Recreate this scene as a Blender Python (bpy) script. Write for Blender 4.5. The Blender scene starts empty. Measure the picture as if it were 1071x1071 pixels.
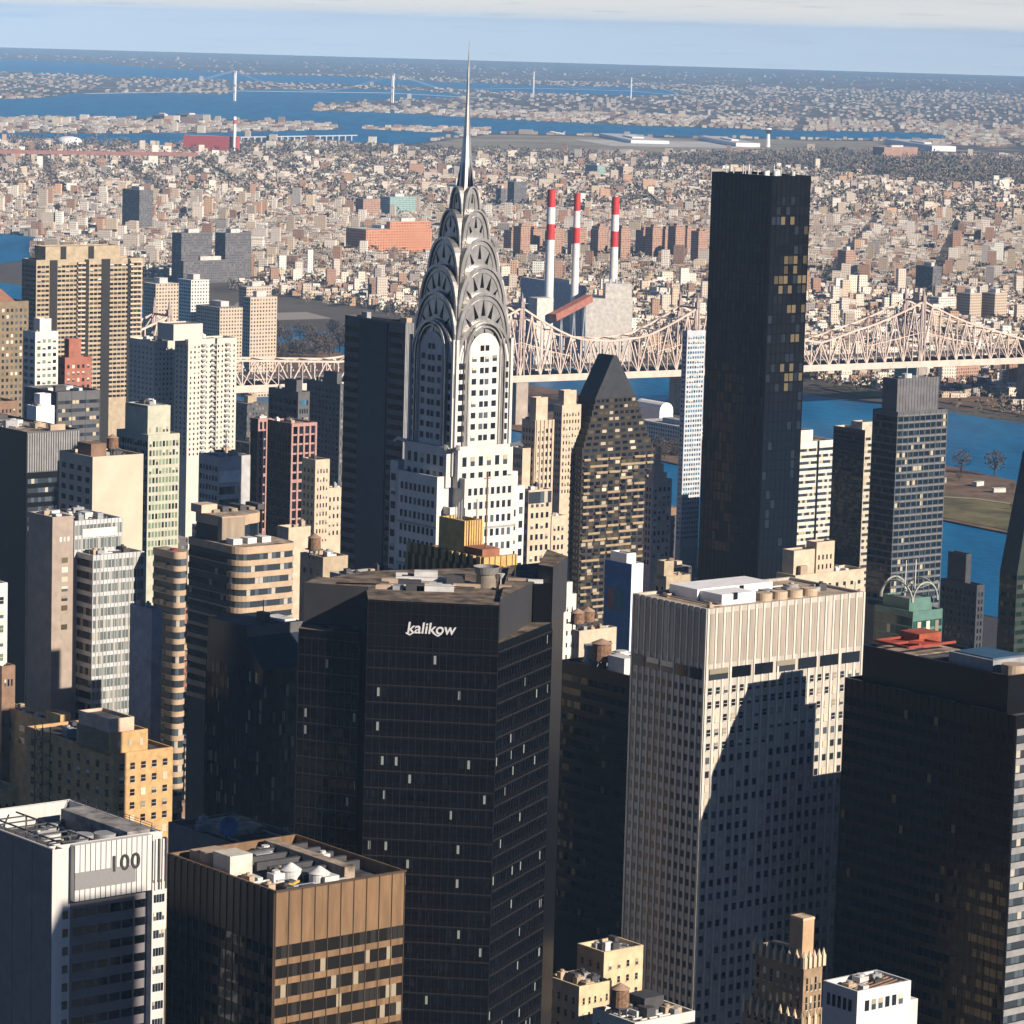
import bpy, math, random
import numpy as np
from mathutils import Vector, Matrix
random.seed(7); rng = np.random.default_rng(7)
SC = bpy.context.scene; COL = SC.collection
R = math.radians

# ------------------------------------------------------------------ camera
CAM_Z = 338.0; F = 3700.0; S0 = 1071.0
PITCH = R(7.86); ROLL = R(1.62)
_f = np.array([0, math.cos(PITCH), -math.sin(PITCH)])
_r0 = np.array([1.0, 0, 0]); _u0 = np.array([0, math.sin(PITCH), math.cos(PITCH)])
_r = math.cos(ROLL) * _r0 + math.sin(ROLL) * _u0
_u = -math.sin(ROLL) * _r0 + math.cos(ROLL) * _u0
cd = bpy.data.cameras.new('camera'); cam = bpy.data.objects.new('camera', cd); COL.objects.link(cam)
cd.sensor_width = 36; cd.sensor_fit = 'HORIZONTAL'; cd.lens = 36 * F / S0
cd.clip_start = 1.0; cd.clip_end = 120000
cam.matrix_world = Matrix(((_r[0], _u[0], -_f[0], 0), (_r[1], _u[1], -_f[1], 0), (_r[2], _u[2], -_f[2], CAM_Z), (0, 0, 0, 1)))
SC.camera = cam

# ------------------------------------------------------------------ sun, sky, exposure
SUN_AZ = R(127.0); SUN_EL = R(24.0)          # azimuth clockwise from +Y
sdir = Vector((math.sin(SUN_AZ) * math.cos(SUN_EL), math.cos(SUN_AZ) * math.cos(SUN_EL), math.sin(SUN_EL)))
sl = bpy.data.lights.new('sun', 'SUN'); sl.energy = 5.0; sl.angle = R(0.5); sl.color = (1.0, 0.87, 0.73)
so = bpy.data.objects.new('sun', sl); COL.objects.link(so)
so.rotation_euler = sdir.to_track_quat('Z', 'Y').to_euler(); so.location = (300, -200, 600)
w = bpy.data.worlds.new('World'); SC.world = w; w.use_nodes = True
nt = w.node_tree; nt.nodes.clear()
def N(nt, t, **k):
    n = nt.nodes.new(t)
    for a, b in k.items():
        if a.startswith('i_'):
            key = a[2:]
            n.inputs[int(key) if key.isdigit() else key.replace('_', ' ')].default_value = b
        else: setattr(n, a, b)
    return n
out = N(nt, 'ShaderNodeOutputWorld'); bg = N(nt, 'ShaderNodeBackground'); bg.inputs[1].default_value = 0.05
sky = N(nt, 'ShaderNodeTexSky'); sky.sky_type = 'NISHITA'; sky.sun_disc = False
sky.sun_elevation = SUN_EL; sky.sun_rotation = SUN_AZ; sky.altitude = 50; sky.air_density = 0.5; sky.dust_density = 0.05; sky.ozone_density = 6.0
geo = N(nt, 'ShaderNodeTexCoord'); sep = N(nt, 'ShaderNodeSeparateXYZ')
nt.links.new(geo.outputs['Generated'], sep.inputs[0])
mx = N(nt, 'ShaderNodeMath', operation='MAXIMUM'); mx.inputs[1].default_value = 0.004; nt.links.new(sep.outputs[2], mx.inputs[0])
cmb = N(nt, 'ShaderNodeCombineXYZ')
nt.links.new(sep.outputs[0], cmb.inputs[0]); nt.links.new(sep.outputs[1], cmb.inputs[1]); nt.links.new(mx.outputs[0], cmb.inputs[2])
nt.links.new(cmb.outputs[0], sky.inputs[0])
# low cloud bank along the horizon: stretched noise in direction space, fading out a few degrees up
mp = N(nt, 'ShaderNodeMapping'); mp.inputs['Scale'].default_value = (26, 26, 420)
nt.links.new(geo.outputs['Generated'], mp.inputs[0])
ns = N(nt, 'ShaderNodeTexNoise', i_Scale=1.0, i_Detail=5.0, i_Roughness=0.55); nt.links.new(mp.outputs[0], ns.inputs['Vector'])
rp = N(nt, 'ShaderNodeMapRange', interpolation_type='SMOOTHSTEP'); rp.inputs[1].default_value = -0.0040; rp.inputs[2].default_value = 0.0045
ad = N(nt, 'ShaderNodeMath', operation='MULTIPLY_ADD'); ad.inputs[1].default_value = 0.018; nt.links.new(ns.outputs[0], ad.inputs[0])
sb = N(nt, 'ShaderNodeMath', operation='SUBTRACT'); sb.inputs[1].default_value = 0.0090
nt.links.new(sep.outputs[2], ad.inputs[2]); nt.links.new(ad.outputs[0], sb.inputs[0]); nt.links.new(sb.outputs[0], rp.inputs[0])
fade = N(nt, 'ShaderNodeMapRange'); fade.inputs[1].default_value = 0.006; fade.inputs[2].default_value = 0.03; fade.inputs[3].default_value = 1; fade.inputs[4].default_value = 0
nt.links.new(sep.outputs[2], fade.inputs[0])
cl = N(nt, 'ShaderNodeMix', data_type='RGBA'); cl.inputs[6].default_value = (12.0, 12.2, 11.6, 1); cl.inputs[7].default_value = (10.8, 10.5, 9.9, 1)
nt.links.new(rp.outputs[0], cl.inputs[0])
mp2 = N(nt, 'ShaderNodeMapping'); mp2.inputs['Scale'].default_value = (34, 34, 640); nt.links.new(geo.outputs['Generated'], mp2.inputs[0])
ns2 = N(nt, 'ShaderNodeTexNoise', i_Scale=1.0, i_Detail=6.0, i_Roughness=0.6); nt.links.new(mp2.outputs[0], ns2.inputs['Vector'])
rp2 = N(nt, 'ShaderNodeMapRange', interpolation_type='SMOOTHSTEP'); rp2.inputs[1].default_value = 0.54; rp2.inputs[2].default_value = 0.74; rp2.inputs[4].default_value = 0.55
nt.links.new(ns2.outputs[0], rp2.inputs[0])
wisp = N(nt, 'ShaderNodeMix', data_type='RGBA'); wisp.inputs[7].default_value = (6.6, 7.6, 8.8, 1)
nt.links.new(rp2.outputs[0], wisp.inputs[0]); nt.links.new(cl.outputs[2], wisp.inputs[6])
mxs = N(nt, 'ShaderNodeMix', data_type='RGBA'); nt.links.new(fade.outputs[0], mxs.inputs[0])
nt.links.new(sky.outputs[0], mxs.inputs[6]); nt.links.new(wisp.outputs[2], mxs.inputs[7])
nt.links.new(mxs.outputs[2], bg.inputs[0]); nt.links.new(bg.outputs[0], out.inputs[0])
SC.view_settings.view_transform = 'Standard'; SC.view_settings.look = 'None'
SC.view_settings.exposure = 0.62; SC.view_settings.gamma = 1.0; SC.view_settings.use_curve_mapping = False
SC.render.engine = 'CYCLES'
SC.cycles.max_bounces = 5; SC.cycles.diffuse_bounces = 1; SC.cycles.glossy_bounces = 3; SC.cycles.volume_bounces = 0
SC.cycles.use_denoising = True; SC.cycles.caustics_reflective = False; SC.cycles.caustics_refractive = False
SC.cycles.sample_clamp_indirect = 4.0

# ------------------------------------------------------------------ geometry of the place
EARTH = 7.43e6
def gz(x, y): return -(x * x + y * y) / (2 * EARTH)
def ray(u, v):
    a = (u - S0 / 2) / F; b = -(v - S0 / 2) / F
    return _f + a * _r + b * _u
def P(u, v, Y):                                   # the point on the sight line of (u, v) that lies Y metres ahead
    d = ray(u, v); t = Y / d[1]
    return np.array([d[0] * t, Y, CAM_Z + d[2] * t])
def proj(p):
    q = np.asarray(p, float) - np.array([0, 0, CAM_Z]); z = q @ _f
    return S0 / 2 + F * (q @ _r) / z, S0 / 2 - F * (q @ _u) / z
def G(u, v):                                      # the same sight line where it meets the curved ground
    d = ray(u, v); a = (d[0] ** 2 + d[1] ** 2) / (2 * EARTH); b = d[2]
    disc = b * b - 4 * a * CAM_Z
    t = (-b - math.sqrt(disc)) / (2 * a) if disc > 0 else -b / (2 * a)
    return np.array([d[0] * t, d[1] * t, gz(d[0] * t, d[1] * t)])
GRID = math.atan2(.633, .774)                     # direction of the cross streets

# ------------------------------------------------------------------ helpers
def tag(o, label=None, cat=None, group=None, kind=None):
    if label: o['label'] = label
    if cat: o['category'] = cat
    if group: o['group'] = group
    if kind: o['kind'] = kind
    return o
def empty(name, loc, rz=0.0):
    o = bpy.data.objects.new(name, None); COL.objects.link(o); o.empty_display_size = 2
    o.location = loc; o.rotation_euler = (0, 0, rz); return o
class MB:
    def __init__(s): s.v = []; s.f = []; s.m = []
    def poly(s, pts, mi=0):
        b = len(s.v); s.v += [tuple(p) for p in pts]; s.f.append(tuple(range(b, b + len(pts)))); s.m.append(mi)
    def box(s, x0, x1, y0, y1, z0, z1, mi=0, top=None, skip=''):
        b = len(s.v); s.v += [(x0, y0, z0), (x1, y0, z0), (x1, y1, z0), (x0, y1, z0), (x0, y0, z1), (x1, y0, z1), (x1, y1, z1), (x0, y1, z1)]
        for k, q in (('b', (3, 2, 1, 0)), ('t', (4, 5, 6, 7)), ('f', (0, 1, 5, 4)), ('r', (1, 2, 6, 5)), ('k', (2, 3, 7, 6)), ('l', (3, 0, 4, 7))):
            if k in skip: continue
            s.f.append(tuple(b + i for i in q)); s.m.append(top if (k == 't' and top is not None) else mi)
        return s
    def prism(s, pts, z0, z1, mi=0, top=None, cap=True, bot=False):
        n = len(pts); b = len(s.v); s.v += [(p[0], p[1], z0) for p in pts] + [(p[0], p[1], z1) for p in pts]
        for i in range(n):
            j = (i + 1) % n; s.f.append((b + i, b + j, b + n + j, b + n + i)); s.m.append(mi)
        if cap: s.f.append(tuple(range(b + n, b + 2 * n))); s.m.append(mi if top is None else top)
        if bot: s.f.append(tuple(range(b + n - 1, b - 1, -1))); s.m.append(mi)
        return s
    def loft(s, A, B, mi=0):                     # ring A to ring B, same length
        n = len(A); b = len(s.v); s.v += [tuple(p) for p in A] + [tuple(p) for p in B]
        for i in range(n):
            j = (i + 1) % n; s.f.append((b + i, b + j, b + n + j, b + n + i)); s.m.append(mi)
    def cyl(s, x, y, z0, z1, r0, r1=None, n=14, mi=0, cap=True, top=None):
        r1 = r0 if r1 is None else r1
        A = [(x + r0 * math.cos(2 * math.pi * i / n), y + r0 * math.sin(2 * math.pi * i / n), z0) for i in range(n)]
        B = [(x + r1 * math.cos(2 * math.pi * i / n), y + r1 * math.sin(2 * math.pi * i / n), z1) for i in range(n)]
        s.loft(A, B, mi)
        if cap and r1 > 0.01: s.poly(B, mi if top is None else top)
        return s
    def bar(s, p, q, w, h=None, mi=0):           # a square bar from p to q
        p = Vector(p); q = Vector(q); d = (q - p); 
        if d.length < 1e-6: return
        d.normalize(); a = d.cross(Vector((0, 0, 1)))
        if a.length < 1e-3: a = Vector((1, 0, 0))
        a.normalize(); c = a.cross(d); h = w if h is None else h
        A = [p + a * (w / 2 * i) + c * (h / 2 * j) for i, j in ((-1, -1), (1, -1), (1, 1), (-1, 1))]
        B = [x + (q - p) for x in A]
        s.loft(A, B, mi); s.poly(A[::-1], mi); s.poly(B, mi)
        return s
    def build(s, name, mats, parent=None, loc=None):
        me = bpy.data.meshes.new(name); me.from_pydata(s.v, [], s.f)
        if not isinstance(mats, (list, tuple)): mats = [mats]
        for m in mats: me.materials.append(m)
        if len(mats) > 1: me.polygons.foreach_set('material_index', s.m)
        me.update()
        o = bpy.data.objects.new(name, me); COL.objects.link(o)
        if parent: o.parent = parent
        if loc is not None: o.location = loc
        return o

# ------------------------------------------------------------------ materials
_MC = {}
def mat(name, col, rough=.8, metal=0.0, var=.14, scale=.25, streak=0.0, spec=.4):
    if name in _MC: return _MC[name]
    m = bpy.data.materials.new(name); m.use_nodes = True; t = m.node_tree; b = t.nodes['Principled BSDF']
    b.inputs['Roughness'].default_value = rough; b.inputs['Metallic'].default_value = metal
    b.inputs['Specular IOR Level'].default_value = spec
    tc = N(t, 'ShaderNodeTexCoord'); mp = N(t, 'ShaderNodeMapping'); t.links.new(tc.outputs['Object'], mp.inputs[0])
    if streak: mp.inputs['Scale'].default_value = (1, 1, streak)
    no = N(t, 'ShaderNodeTexNoise', i_Scale=scale, i_Detail=6.0, i_Roughness=.65); t.links.new(mp.outputs[0], no.inputs['Vector'])
    mr = N(t, 'ShaderNodeMapRange'); mr.inputs[1].default_value = .3; mr.inputs[2].default_value = .7
    mr.inputs[3].default_value = 1 - var * 2.2; mr.inputs[4].default_value = 1 + var * 1.2; t.links.new(no.outputs[0], mr.inputs[0])
    mu = N(t, 'ShaderNodeVectorMath', operation='SCALE'); mu.inputs[0].default_value = col[:3]; t.links.new(mr.outputs[0], mu.inputs['Scale'])
    t.links.new(mu.outputs[0], b.inputs['Base Color'])
    _MC[name] = m; return m
def glass(name, col, rough=.1, spec=.5):
    if name in _MC: return _MC[name]
    m = bpy.data.materials.new(name); m.use_nodes = True; t = m.node_tree; b = t.nodes['Principled BSDF']
    b.inputs['Roughness'].default_value = rough; b.inputs['Specular IOR Level'].default_value = spec
    oi = N(t, 'ShaderNodeObjectInfo'); mr = N(t, 'ShaderNodeMapRange'); mr.inputs[3].default_value = .45; mr.inputs[4].default_value = 1.6
    t.links.new(oi.outputs['Random'], mr.inputs[0])
    mu = N(t, 'ShaderNodeVectorMath', operation='SCALE'); mu.inputs[0].default_value = col[:3]; t.links.new(mr.outputs[0], mu.inputs['Scale'])
    t.links.new(mu.outputs[0], b.inputs['Base Color'])
    _MC[name] = m; return m
def band_glass(name, dark, pale, frac=.12, pw=1.6, mid=None):
    """ribbon glazing: panes pw wide with mullions, a share of them with pale blinds or painted reflections"""
    if name in _MC: return _MC[name]
    m = bpy.data.materials.new(name); m.use_nodes = True; t = m.node_tree; b = t.nodes['Principled BSDF']
    b.inputs['Roughness'].default_value = .08; b.inputs['Specular IOR Level'].default_value = .35
    tc = N(t, 'ShaderNodeTexCoord'); se = N(t, 'ShaderNodeSeparateXYZ'); t.links.new(tc.outputs['Object'], se.inputs[0])
    sm = N(t, 'ShaderNodeMath', operation='SUBTRACT'); t.links.new(se.outputs[0], sm.inputs[0]); t.links.new(se.outputs[1], sm.inputs[1])
    dv = N(t, 'ShaderNodeMath', operation='DIVIDE'); dv.inputs[1].default_value = pw; t.links.new(sm.outputs[0], dv.inputs[0])
    fl = N(t, 'ShaderNodeMath', operation='FLOOR'); t.links.new(dv.outputs[0], fl.inputs[0])
    fr = N(t, 'ShaderNodeMath', operation='FRACT'); t.links.new(dv.outputs[0], fr.inputs[0])
    oi = N(t, 'ShaderNodeObjectInfo'); cb = N(t, 'ShaderNodeCombineXYZ'); t.links.new(fl.outputs[0], cb.inputs[0]); t.links.new(oi.outputs['Random'], cb.inputs[1])
    zf = N(t, 'ShaderNodeMath', operation='FLOOR'); t.links.new(se.outputs[2], zf.inputs[0]); 
    wn = N(t, 'ShaderNodeTexWhiteNoise', noise_dimensions='3D'); t.links.new(cb.outputs[0], wn.inputs['Vector'])
    cr = N(t, 'ShaderNodeValToRGB'); cr.color_ramp.interpolation = 'CONSTANT'
    mid = mid or tuple(c * 2.2 for c in dark)
    cr.color_ramp.elements[0].color = (*dark, 1); e = cr.color_ramp.elements[1]; e.position = 1 - frac; e.color = (*pale, 1)
    e = cr.color_ramp.elements.new(max(.05, 1 - frac * 3.5)); e.color = (*mid, 1)
    t.links.new(wn.outputs['Value'], cr.inputs[0])
    gt = N(t, 'ShaderNodeMath', operation='LESS_THAN'); gt.inputs[1].default_value = .1; t.links.new(fr.outputs[0], gt.inputs[0])
    mi = N(t, 'ShaderNodeMix', data_type='RGBA'); mi.inputs[7].default_value = (*[c * .8 for c in dark], 1)
    t.links.new(gt.outputs[0], mi.inputs[0]); t.links.new(cr.outputs[0], mi.inputs[6]); t.links.new(mi.outputs[2], b.inputs['Base Color'])
    ge = N(t, 'ShaderNodeNewGeometry'); sv = N(t, 'ShaderNodeVectorMath', operation='SUBTRACT'); sv.inputs[1].default_value = (.5, .5, .5); t.links.new(wn.outputs['Color'], sv.inputs[0])
    sc_ = N(t, 'ShaderNodeVectorMath', operation='SCALE'); sc_.inputs['Scale'].default_value = .05; t.links.new(sv.outputs[0], sc_.inputs[0])   # each pane hangs a little out of true
    av = N(t, 'ShaderNodeVectorMath', operation='ADD'); t.links.new(ge.outputs['Normal'], av.inputs[0]); t.links.new(sc_.outputs[0], av.inputs[1])
    nv = N(t, 'ShaderNodeVectorMath', operation='NORMALIZE'); t.links.new(av.outputs[0], nv.inputs[0]); t.links.new(nv.outputs[0], b.inputs['Normal'])
    _MC[name] = m; return m
def city_mat(name, win=True, sx=3.2, sz=3.3, lo=.28, hi=.78):
    """small buildings: wall colour from the mesh attribute, window grid in the walls, roof colour from a second attribute"""
    if name in _MC: return _MC[name]
    m = bpy.data.materials.new(name); m.use_nodes = True; t = m.node_tree; b = t.nodes['Principled BSDF']
    b.inputs['Roughness'].default_value = .75; b.inputs['Specular IOR Level'].default_value = .25
    at = N(t, 'ShaderNodeAttribute'); at.attribute_name = 'tint'
    if not win:
        t.links.new(at.outputs['Color'], b.inputs['Base Color']); _MC[name] = m; return m
    tc = N(t, 'ShaderNodeTexCoord'); se = N(t, 'ShaderNodeSeparateXYZ'); t.links.new(tc.outputs['Object'], se.inputs[0])
    a = N(t, 'ShaderNodeMath', operation='ADD'); t.links.new(se.outputs[0], a.inputs[0]); t.links.new(se.outputs[1], a.inputs[1])
    def cell(src, size, lo, hi):
        d = N(t, 'ShaderNodeMath', operation='DIVIDE'); d.inputs[1].default_value = size; t.links.new(src, d.inputs[0])
        f = N(t, 'ShaderNodeMath', operation='FRACT'); t.links.new(d.outputs[0], f.inputs[0])
        g = N(t, 'ShaderNodeMath', operation='GREATER_THAN'); g.inputs[1].default_value = lo; t.links.new(f.outputs[0], g.inputs[0])
        l = N(t, 'ShaderNodeMath', operation='LESS_THAN'); l.inputs[1].default_value = hi; t.links.new(f.outputs[0], l.inputs[0])
        k = N(t, 'ShaderNodeMath', operation='MULTIPLY'); t.links.new(g.outputs[0], k.inputs[0]); t.links.new(l.outputs[0], k.inputs[1]); 
        fl = N(t, 'ShaderNodeMath', operation='FLOOR'); t.links.new(d.outputs[0], fl.inputs[0])
        return k.outputs[0], fl.outputs[0]
    kx, fx = cell(a.outputs[0], sx, lo, hi); kz, fz = cell(se.outputs[2], sz, .3, .8)
    k = N(t, 'ShaderNodeMath', operation='MULTIPLY'); t.links.new(kx, k.inputs[0]); t.links.new(kz, k.inputs[1])
    ge = N(t, 'ShaderNodeNewGeometry'); sn = N(t, 'ShaderNodeSeparateXYZ'); t.links.new(ge.outputs['True Normal'], sn.inputs[0])
    wl = N(t, 'ShaderNodeMath', operation='LESS_THAN'); wl.inputs[1].default_value = .5; t.links.new(sn.outputs[2], wl.inputs[0])
    k2 = N(t, 'ShaderNodeMath', operation='MULTIPLY'); t.links.new(k.outputs[0], k2.inputs[0]); t.links.new(wl.outputs[0], k2.inputs[1])
    cb = N(t, 'ShaderNodeCombineXYZ'); t.links.new(fx, cb.inputs[0]); t.links.new(fz, cb.inputs[1])
    wn = N(t, 'ShaderNodeTexWhiteNoise', noise_dimensions='3D'); t.links.new(cb.outputs[0], wn.inputs['Vector'])
    cr = N(t, 'ShaderNodeValToRGB'); cr.color_ramp.elements[0].color = (.012, .016, .022, 1); cr.color_ramp.elements[1].color = (.22, .2, .16, 1)
    cr.color_ramp.elements[0].position = .45; t.links.new(wn.outputs['Value'], cr.inputs[0])
    mi = N(t, 'ShaderNodeMix', data_type='RGBA'); t.links.new(k2.outputs[0], mi.inputs[0]); t.links.new(at.outputs['Color'], mi.inputs[6]); t.links.new(cr.outputs[0], mi.inputs[7])
    t.links.new(mi.outputs[2], b.inputs['Base Color'])
    _MC[name] = m; return m
# ================================================================== THE LAND, THE WATER, THE AIR
def ground_mat():
    m = bpy.data.materials.new('city_ground'); m.use_nodes = True; t = m.node_tree; b = t.nodes['Principled BSDF']
    b.inputs['Roughness'].default_value = .95; b.inputs['Specular IOR Level'].default_value = .1
    tc = N(t, 'ShaderNodeTexCoord')
    n1 = N(t, 'ShaderNodeTexNoise', i_Scale=.0016, i_Detail=8.0, i_Roughness=.7); t.links.new(tc.outputs['Object'], n1.inputs['Vector'])
    n2 = N(t, 'ShaderNodeTexVoronoi', i_Scale=.012); t.links.new(tc.outputs['Object'], n2.inputs['Vector'])
    c1 = N(t, 'ShaderNodeValToRGB'); c1.color_ramp.elements[0].position = .38; c1.color_ramp.elements[1].position = .66
    c1.color_ramp.elements[0].color = (.075, .062, .052, 1); c1.color_ramp.elements[1].color = (.13, .115, .10, 1); t.links.new(n1.outputs[0], c1.inputs[0])
    sp = N(t, 'ShaderNodeSeparateXYZ'); t.links.new(n2.outputs['Color'], sp.inputs[0])
    c2 = N(t, 'ShaderNodeValToRGB'); c2.color_ramp.interpolation = 'CONSTANT'; c2.color_ramp.elements[0].color = (0, 0, 0, 1)
    c2.color_ramp.elements[1].position = .90; c2.color_ramp.elements[1].color = (1, 1, 1, 1); t.links.new(sp.outputs[0], c2.inputs[0])
    mi = N(t, 'ShaderNodeMix', data_type='RGBA'); mi.inputs[7].default_value = (.30, .27, .24, 1)
    t.links.new(c2.outputs[0], mi.inputs[0]); t.links.new(c1.outputs[0], mi.inputs[6]); t.links.new(mi.outputs[2], b.inputs['Base Color'])
    return m
g = MB(); radii = [0, 300, 700, 1200, 1800, 2500, 3400, 4500, 6000, 8000, 10500, 13500, 17000, 21000, 25000, 29000, 33000, 38000, 45000]; NA = 144
g.v.append((0, 0, 0))
for r in radii[1:]:
    for k in range(NA):
        x, y = r * math.cos(2 * math.pi * k / NA), r * math.sin(2 * math.pi * k / NA); g.v.append((x, y, gz(x, y)))
for k in range(NA): g.f.append((0, 1 + k, 1 + (k + 1) % NA)); g.m.append(0)
for i in range(len(radii) - 2):
    for k in range(NA):
        a = 1 + i * NA; b_ = a + NA; k2 = (k + 1) % NA; g.f.append((a + k, b_ + k, b_ + k2, a + k2)); g.m.append(0)
tag(g.build('ground', ground_mat()), 'brown and grey city ground spreading to the horizon', 'ground', kind='structure')

def water_mat():
    m = bpy.data.materials.new('river_water'); m.use_nodes = True; t = m.node_tree; b = t.nodes['Principled BSDF']
    b.inputs['Base Color'].default_value = (.004, .07, .16, 1); b.inputs['Roughness'].default_value = .45; b.inputs['IOR'].default_value = 1.33
    b.inputs['Specular IOR Level'].default_value = .2
    tc = N(t, 'ShaderNodeTexCoord'); n1 = N(t, 'ShaderNodeTexNoise', i_Scale=.05, i_Detail=5.0, i_Roughness=.6); t.links.new(tc.outputs['Object'], n1.inputs['Vector'])
    bp = N(t, 'ShaderNodeBump', i_Strength=.9, i_Distance=2.0); t.links.new(n1.outputs[0], bp.inputs['Height']); t.links.new(bp.outputs[0], b.inputs['Normal'])
    m2 = N(t, 'ShaderNodeMapping'); m2.inputs['Rotation'].default_value = (0, 0, .58); m2.inputs['Scale'].default_value = (1, .16, 1); t.links.new(tc.outputs['Object'], m2.inputs[0])   # currents drawn out along the channel
    n2 = N(t, 'ShaderNodeTexNoise', i_Scale=.016, i_Detail=7.0, i_Roughness=.7); t.links.new(m2.outputs[0], n2.inputs['Vector'])
    c = N(t, 'ShaderNodeValToRGB'); c.color_ramp.elements[0].position = .35; c.color_ramp.elements[1].position = .68
    c.color_ramp.elements[0].color = (.002, .085, .21, 1); c.color_ramp.elements[1].color = (.005, .165, .36, 1); t.links.new(n2.outputs[0], c.inputs[0]); t.links.new(c.outputs[0], b.inputs['Base Color'])
    return m
WATER = water_mat()
WPOLY = []
def sheet(name, pts, m, dz, label, cat='water', n_sub=9):
    """a flat patch of the curved ground: outline in metres, triangulated and cut fine enough to follow the curve"""
    import bmesh
    bm = bmesh.new(); vs = [bm.verts.new((p[0], p[1], 0)) for p in pts]; f = bm.faces.new(vs)
    bmesh.ops.triangulate(bm, faces=[f])
    ys = [p[1] for p in pts]; y0, y1 = min(ys), max(ys)
    for k in range(1, n_sub):
        yy = y0 + (y1 - y0) * k / n_sub
        bmesh.ops.bisect_plane(bm, geom=bm.verts[:] + bm.edges[:] + bm.faces[:], plane_co=(0, yy, 0), plane_no=(0, 1, 0))
    xs = [p[0] for p in pts]; x0, x1 = min(xs), max(xs)
    for k in range(1, 6):
        xx = x0 + (x1 - x0) * k / 6
        bmesh.ops.bisect_plane(bm, geom=bm.verts[:] + bm.edges[:] + bm.faces[:], plane_co=(xx, 0, 0), plane_no=(1, 0, 0))
    for v in bm.verts: v.co.z = gz(v.co.x, v.co.y) + dz
    bmesh.ops.recalc_face_normals(bm, faces=bm.faces[:])
    me = bpy.data.meshes.new(name); bm.normal_update()
    if bm.faces[0:1] and sum(f.normal.z for f in bm.faces) < 0:
        for f in bm.faces: f.normal_flip()
    bm.to_mesh(me); bm.free(); me.materials.append(m)
    o = bpy.data.objects.new(name, me); COL.objects.link(o); tag(o, label, cat, kind='structure'); return o
def inpoly(px, py, poly):
    px = np.asarray(px); py = np.asarray(py); r = np.zeros(px.shape, bool); n = len(poly); j = n - 1
    for i in range(n):
        xi, yi = poly[i][0], poly[i][1]; xj, yj = poly[j][0], poly[j][1]
        c = ((yi > py) != (yj > py)) & (px < (xj - xi) * (py - yi) / (yj - yi + 1e-9) + xi); r ^= c; j = i
    return r
# East River: Manhattan shore line A through (282,2064) heading (-.55,.83); offsets to the right of it
SA = np.array([282.0, 2064.0]); SD = np.array([-.552, .834]); SR = np.array([.834, .552])
def shore(off, t): return tuple(SA + SR * off + SD * t)
def strip(lo, hi): return lo + hi[::-1]
ts = [-1800, -900, -500, -200, 150, 500, 900, 1400, 2000, 2700]
wob = [0, 8, -6, 5, -8, 6, 0, 12, -10, 0]
river = strip([shore(0 + w_, t) for t, w_ in zip(ts, wob)], [shore(o, t) for t, o in zip(ts, [900, 820, 760, 712, 716, 735, 715, 610, 540, 520])])
WPOLY.append(river); sheet('river', river, WATER, .5, 'blue East River channel between Manhattan and Queens', 'river')
isl_t = [-120, -90, 0, 120, 400, 800, 1300, 1900, 2500]
island = strip([shore(o, t) for t, o in zip(isl_t, [300, 262, 240, 236, 238, 250, 255, 250, 260])], [shore(o, t) for t, o in zip(isl_t, [310, 345, 385, 408, 425, 478, 470, 440, 410])])
far_water = {
 'far_sound': [(-40, 62), (60, 64), (150, 70), (260, 78), (360, 80), (460, 86), (560, 89), (640, 91), (720, 96), (690, 101), (600, 98.5), (520, 96), (440, 91), (360, 89), (280, 86), (200, 83), (100, 79), (-40, 73)],
 'far_bay': [(-40, 106), (66, 101), (70, 98), (180, 97.5), (232, 99), (255, 94), (360, 93), (440, 95), (490, 99), (480, 102), (400, 104), (330, 109), (326, 116), (430, 119), (520, 125), (650, 131), (711, 133), (850, 137), (960, 139), (993, 143), (980, 147), (900, 146), (711, 143), (600, 141), (512, 139), (511, 134), (380, 132.5), (380, 135), (500, 141), (470, 143), (440, 150), (400, 152), (340, 147), (250, 145), (246, 151), (150, 153), (60, 146), (-40, 150), (-40, 139), (100, 140), (180, 139.5), (280, 138), (360, 135), (345, 129.5), (302, 127), (200, 123.5), (-40, 123)],
 'upper_river': [(-40, 244), (20, 246), (42, 249), (36, 262), (30, 272), (-40, 282)],
}
WNAME = {'far_sound': 'blue strip of open water below the far shore', 'far_bay': 'wide blue bay around the prison island and airport', 'upper_river': 'patch of blue river at the left edge'}
for k, pl in far_water.items():
    pts = [tuple(G(*p)[:2]) for p in pl]; WPOLY.append(pts); sheet(k, pts, WATER, .6, WNAME[k], 'water', 12)
# grass and earth patches
grass = mat('winter_grass', (.15, .13, .05), .95, var=.35, scale=.03); earth = mat('bare_earth', (.17, .105, .065), .95, var=.3, scale=.05)
runway = mat('airfield_grass', (.28, .24, .17), .95, var=.25, scale=.004); concrete_ap = mat('airfield_concrete', (.5, .48, .44), .9, var=.1, scale=.01)
sheet('island_ground', island, earth, 1.6, 'brown island lying in the middle of the river', 'island')
sheet('lawn', [shore(o, t) for o, t in ((246, 210), (300, 215), (345, 270), (350, 380), (318, 470), (262, 480), (244, 380))], grass, 1.9, 'green lawn at the tip of the river island', 'lawn')
sheet('path', [shore(o, t) for o, t in ((262, 470), (330, 395), (352, 300), (356, 300), (335, 398), (266, 474))], mat('pale_gravel', (.34, .28, .22), .95), 2.2, 'pale gravel path crossing the island lawn', 'path')
sheet('lawn', [tuple(G(*p)[:2]) for p in ((862, 407), (880, 404), (925, 410), (930, 417), (900, 415.5))], grass, 1.2, 'thin green spit on the Queens bank by the bridge', 'lawn')
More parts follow.
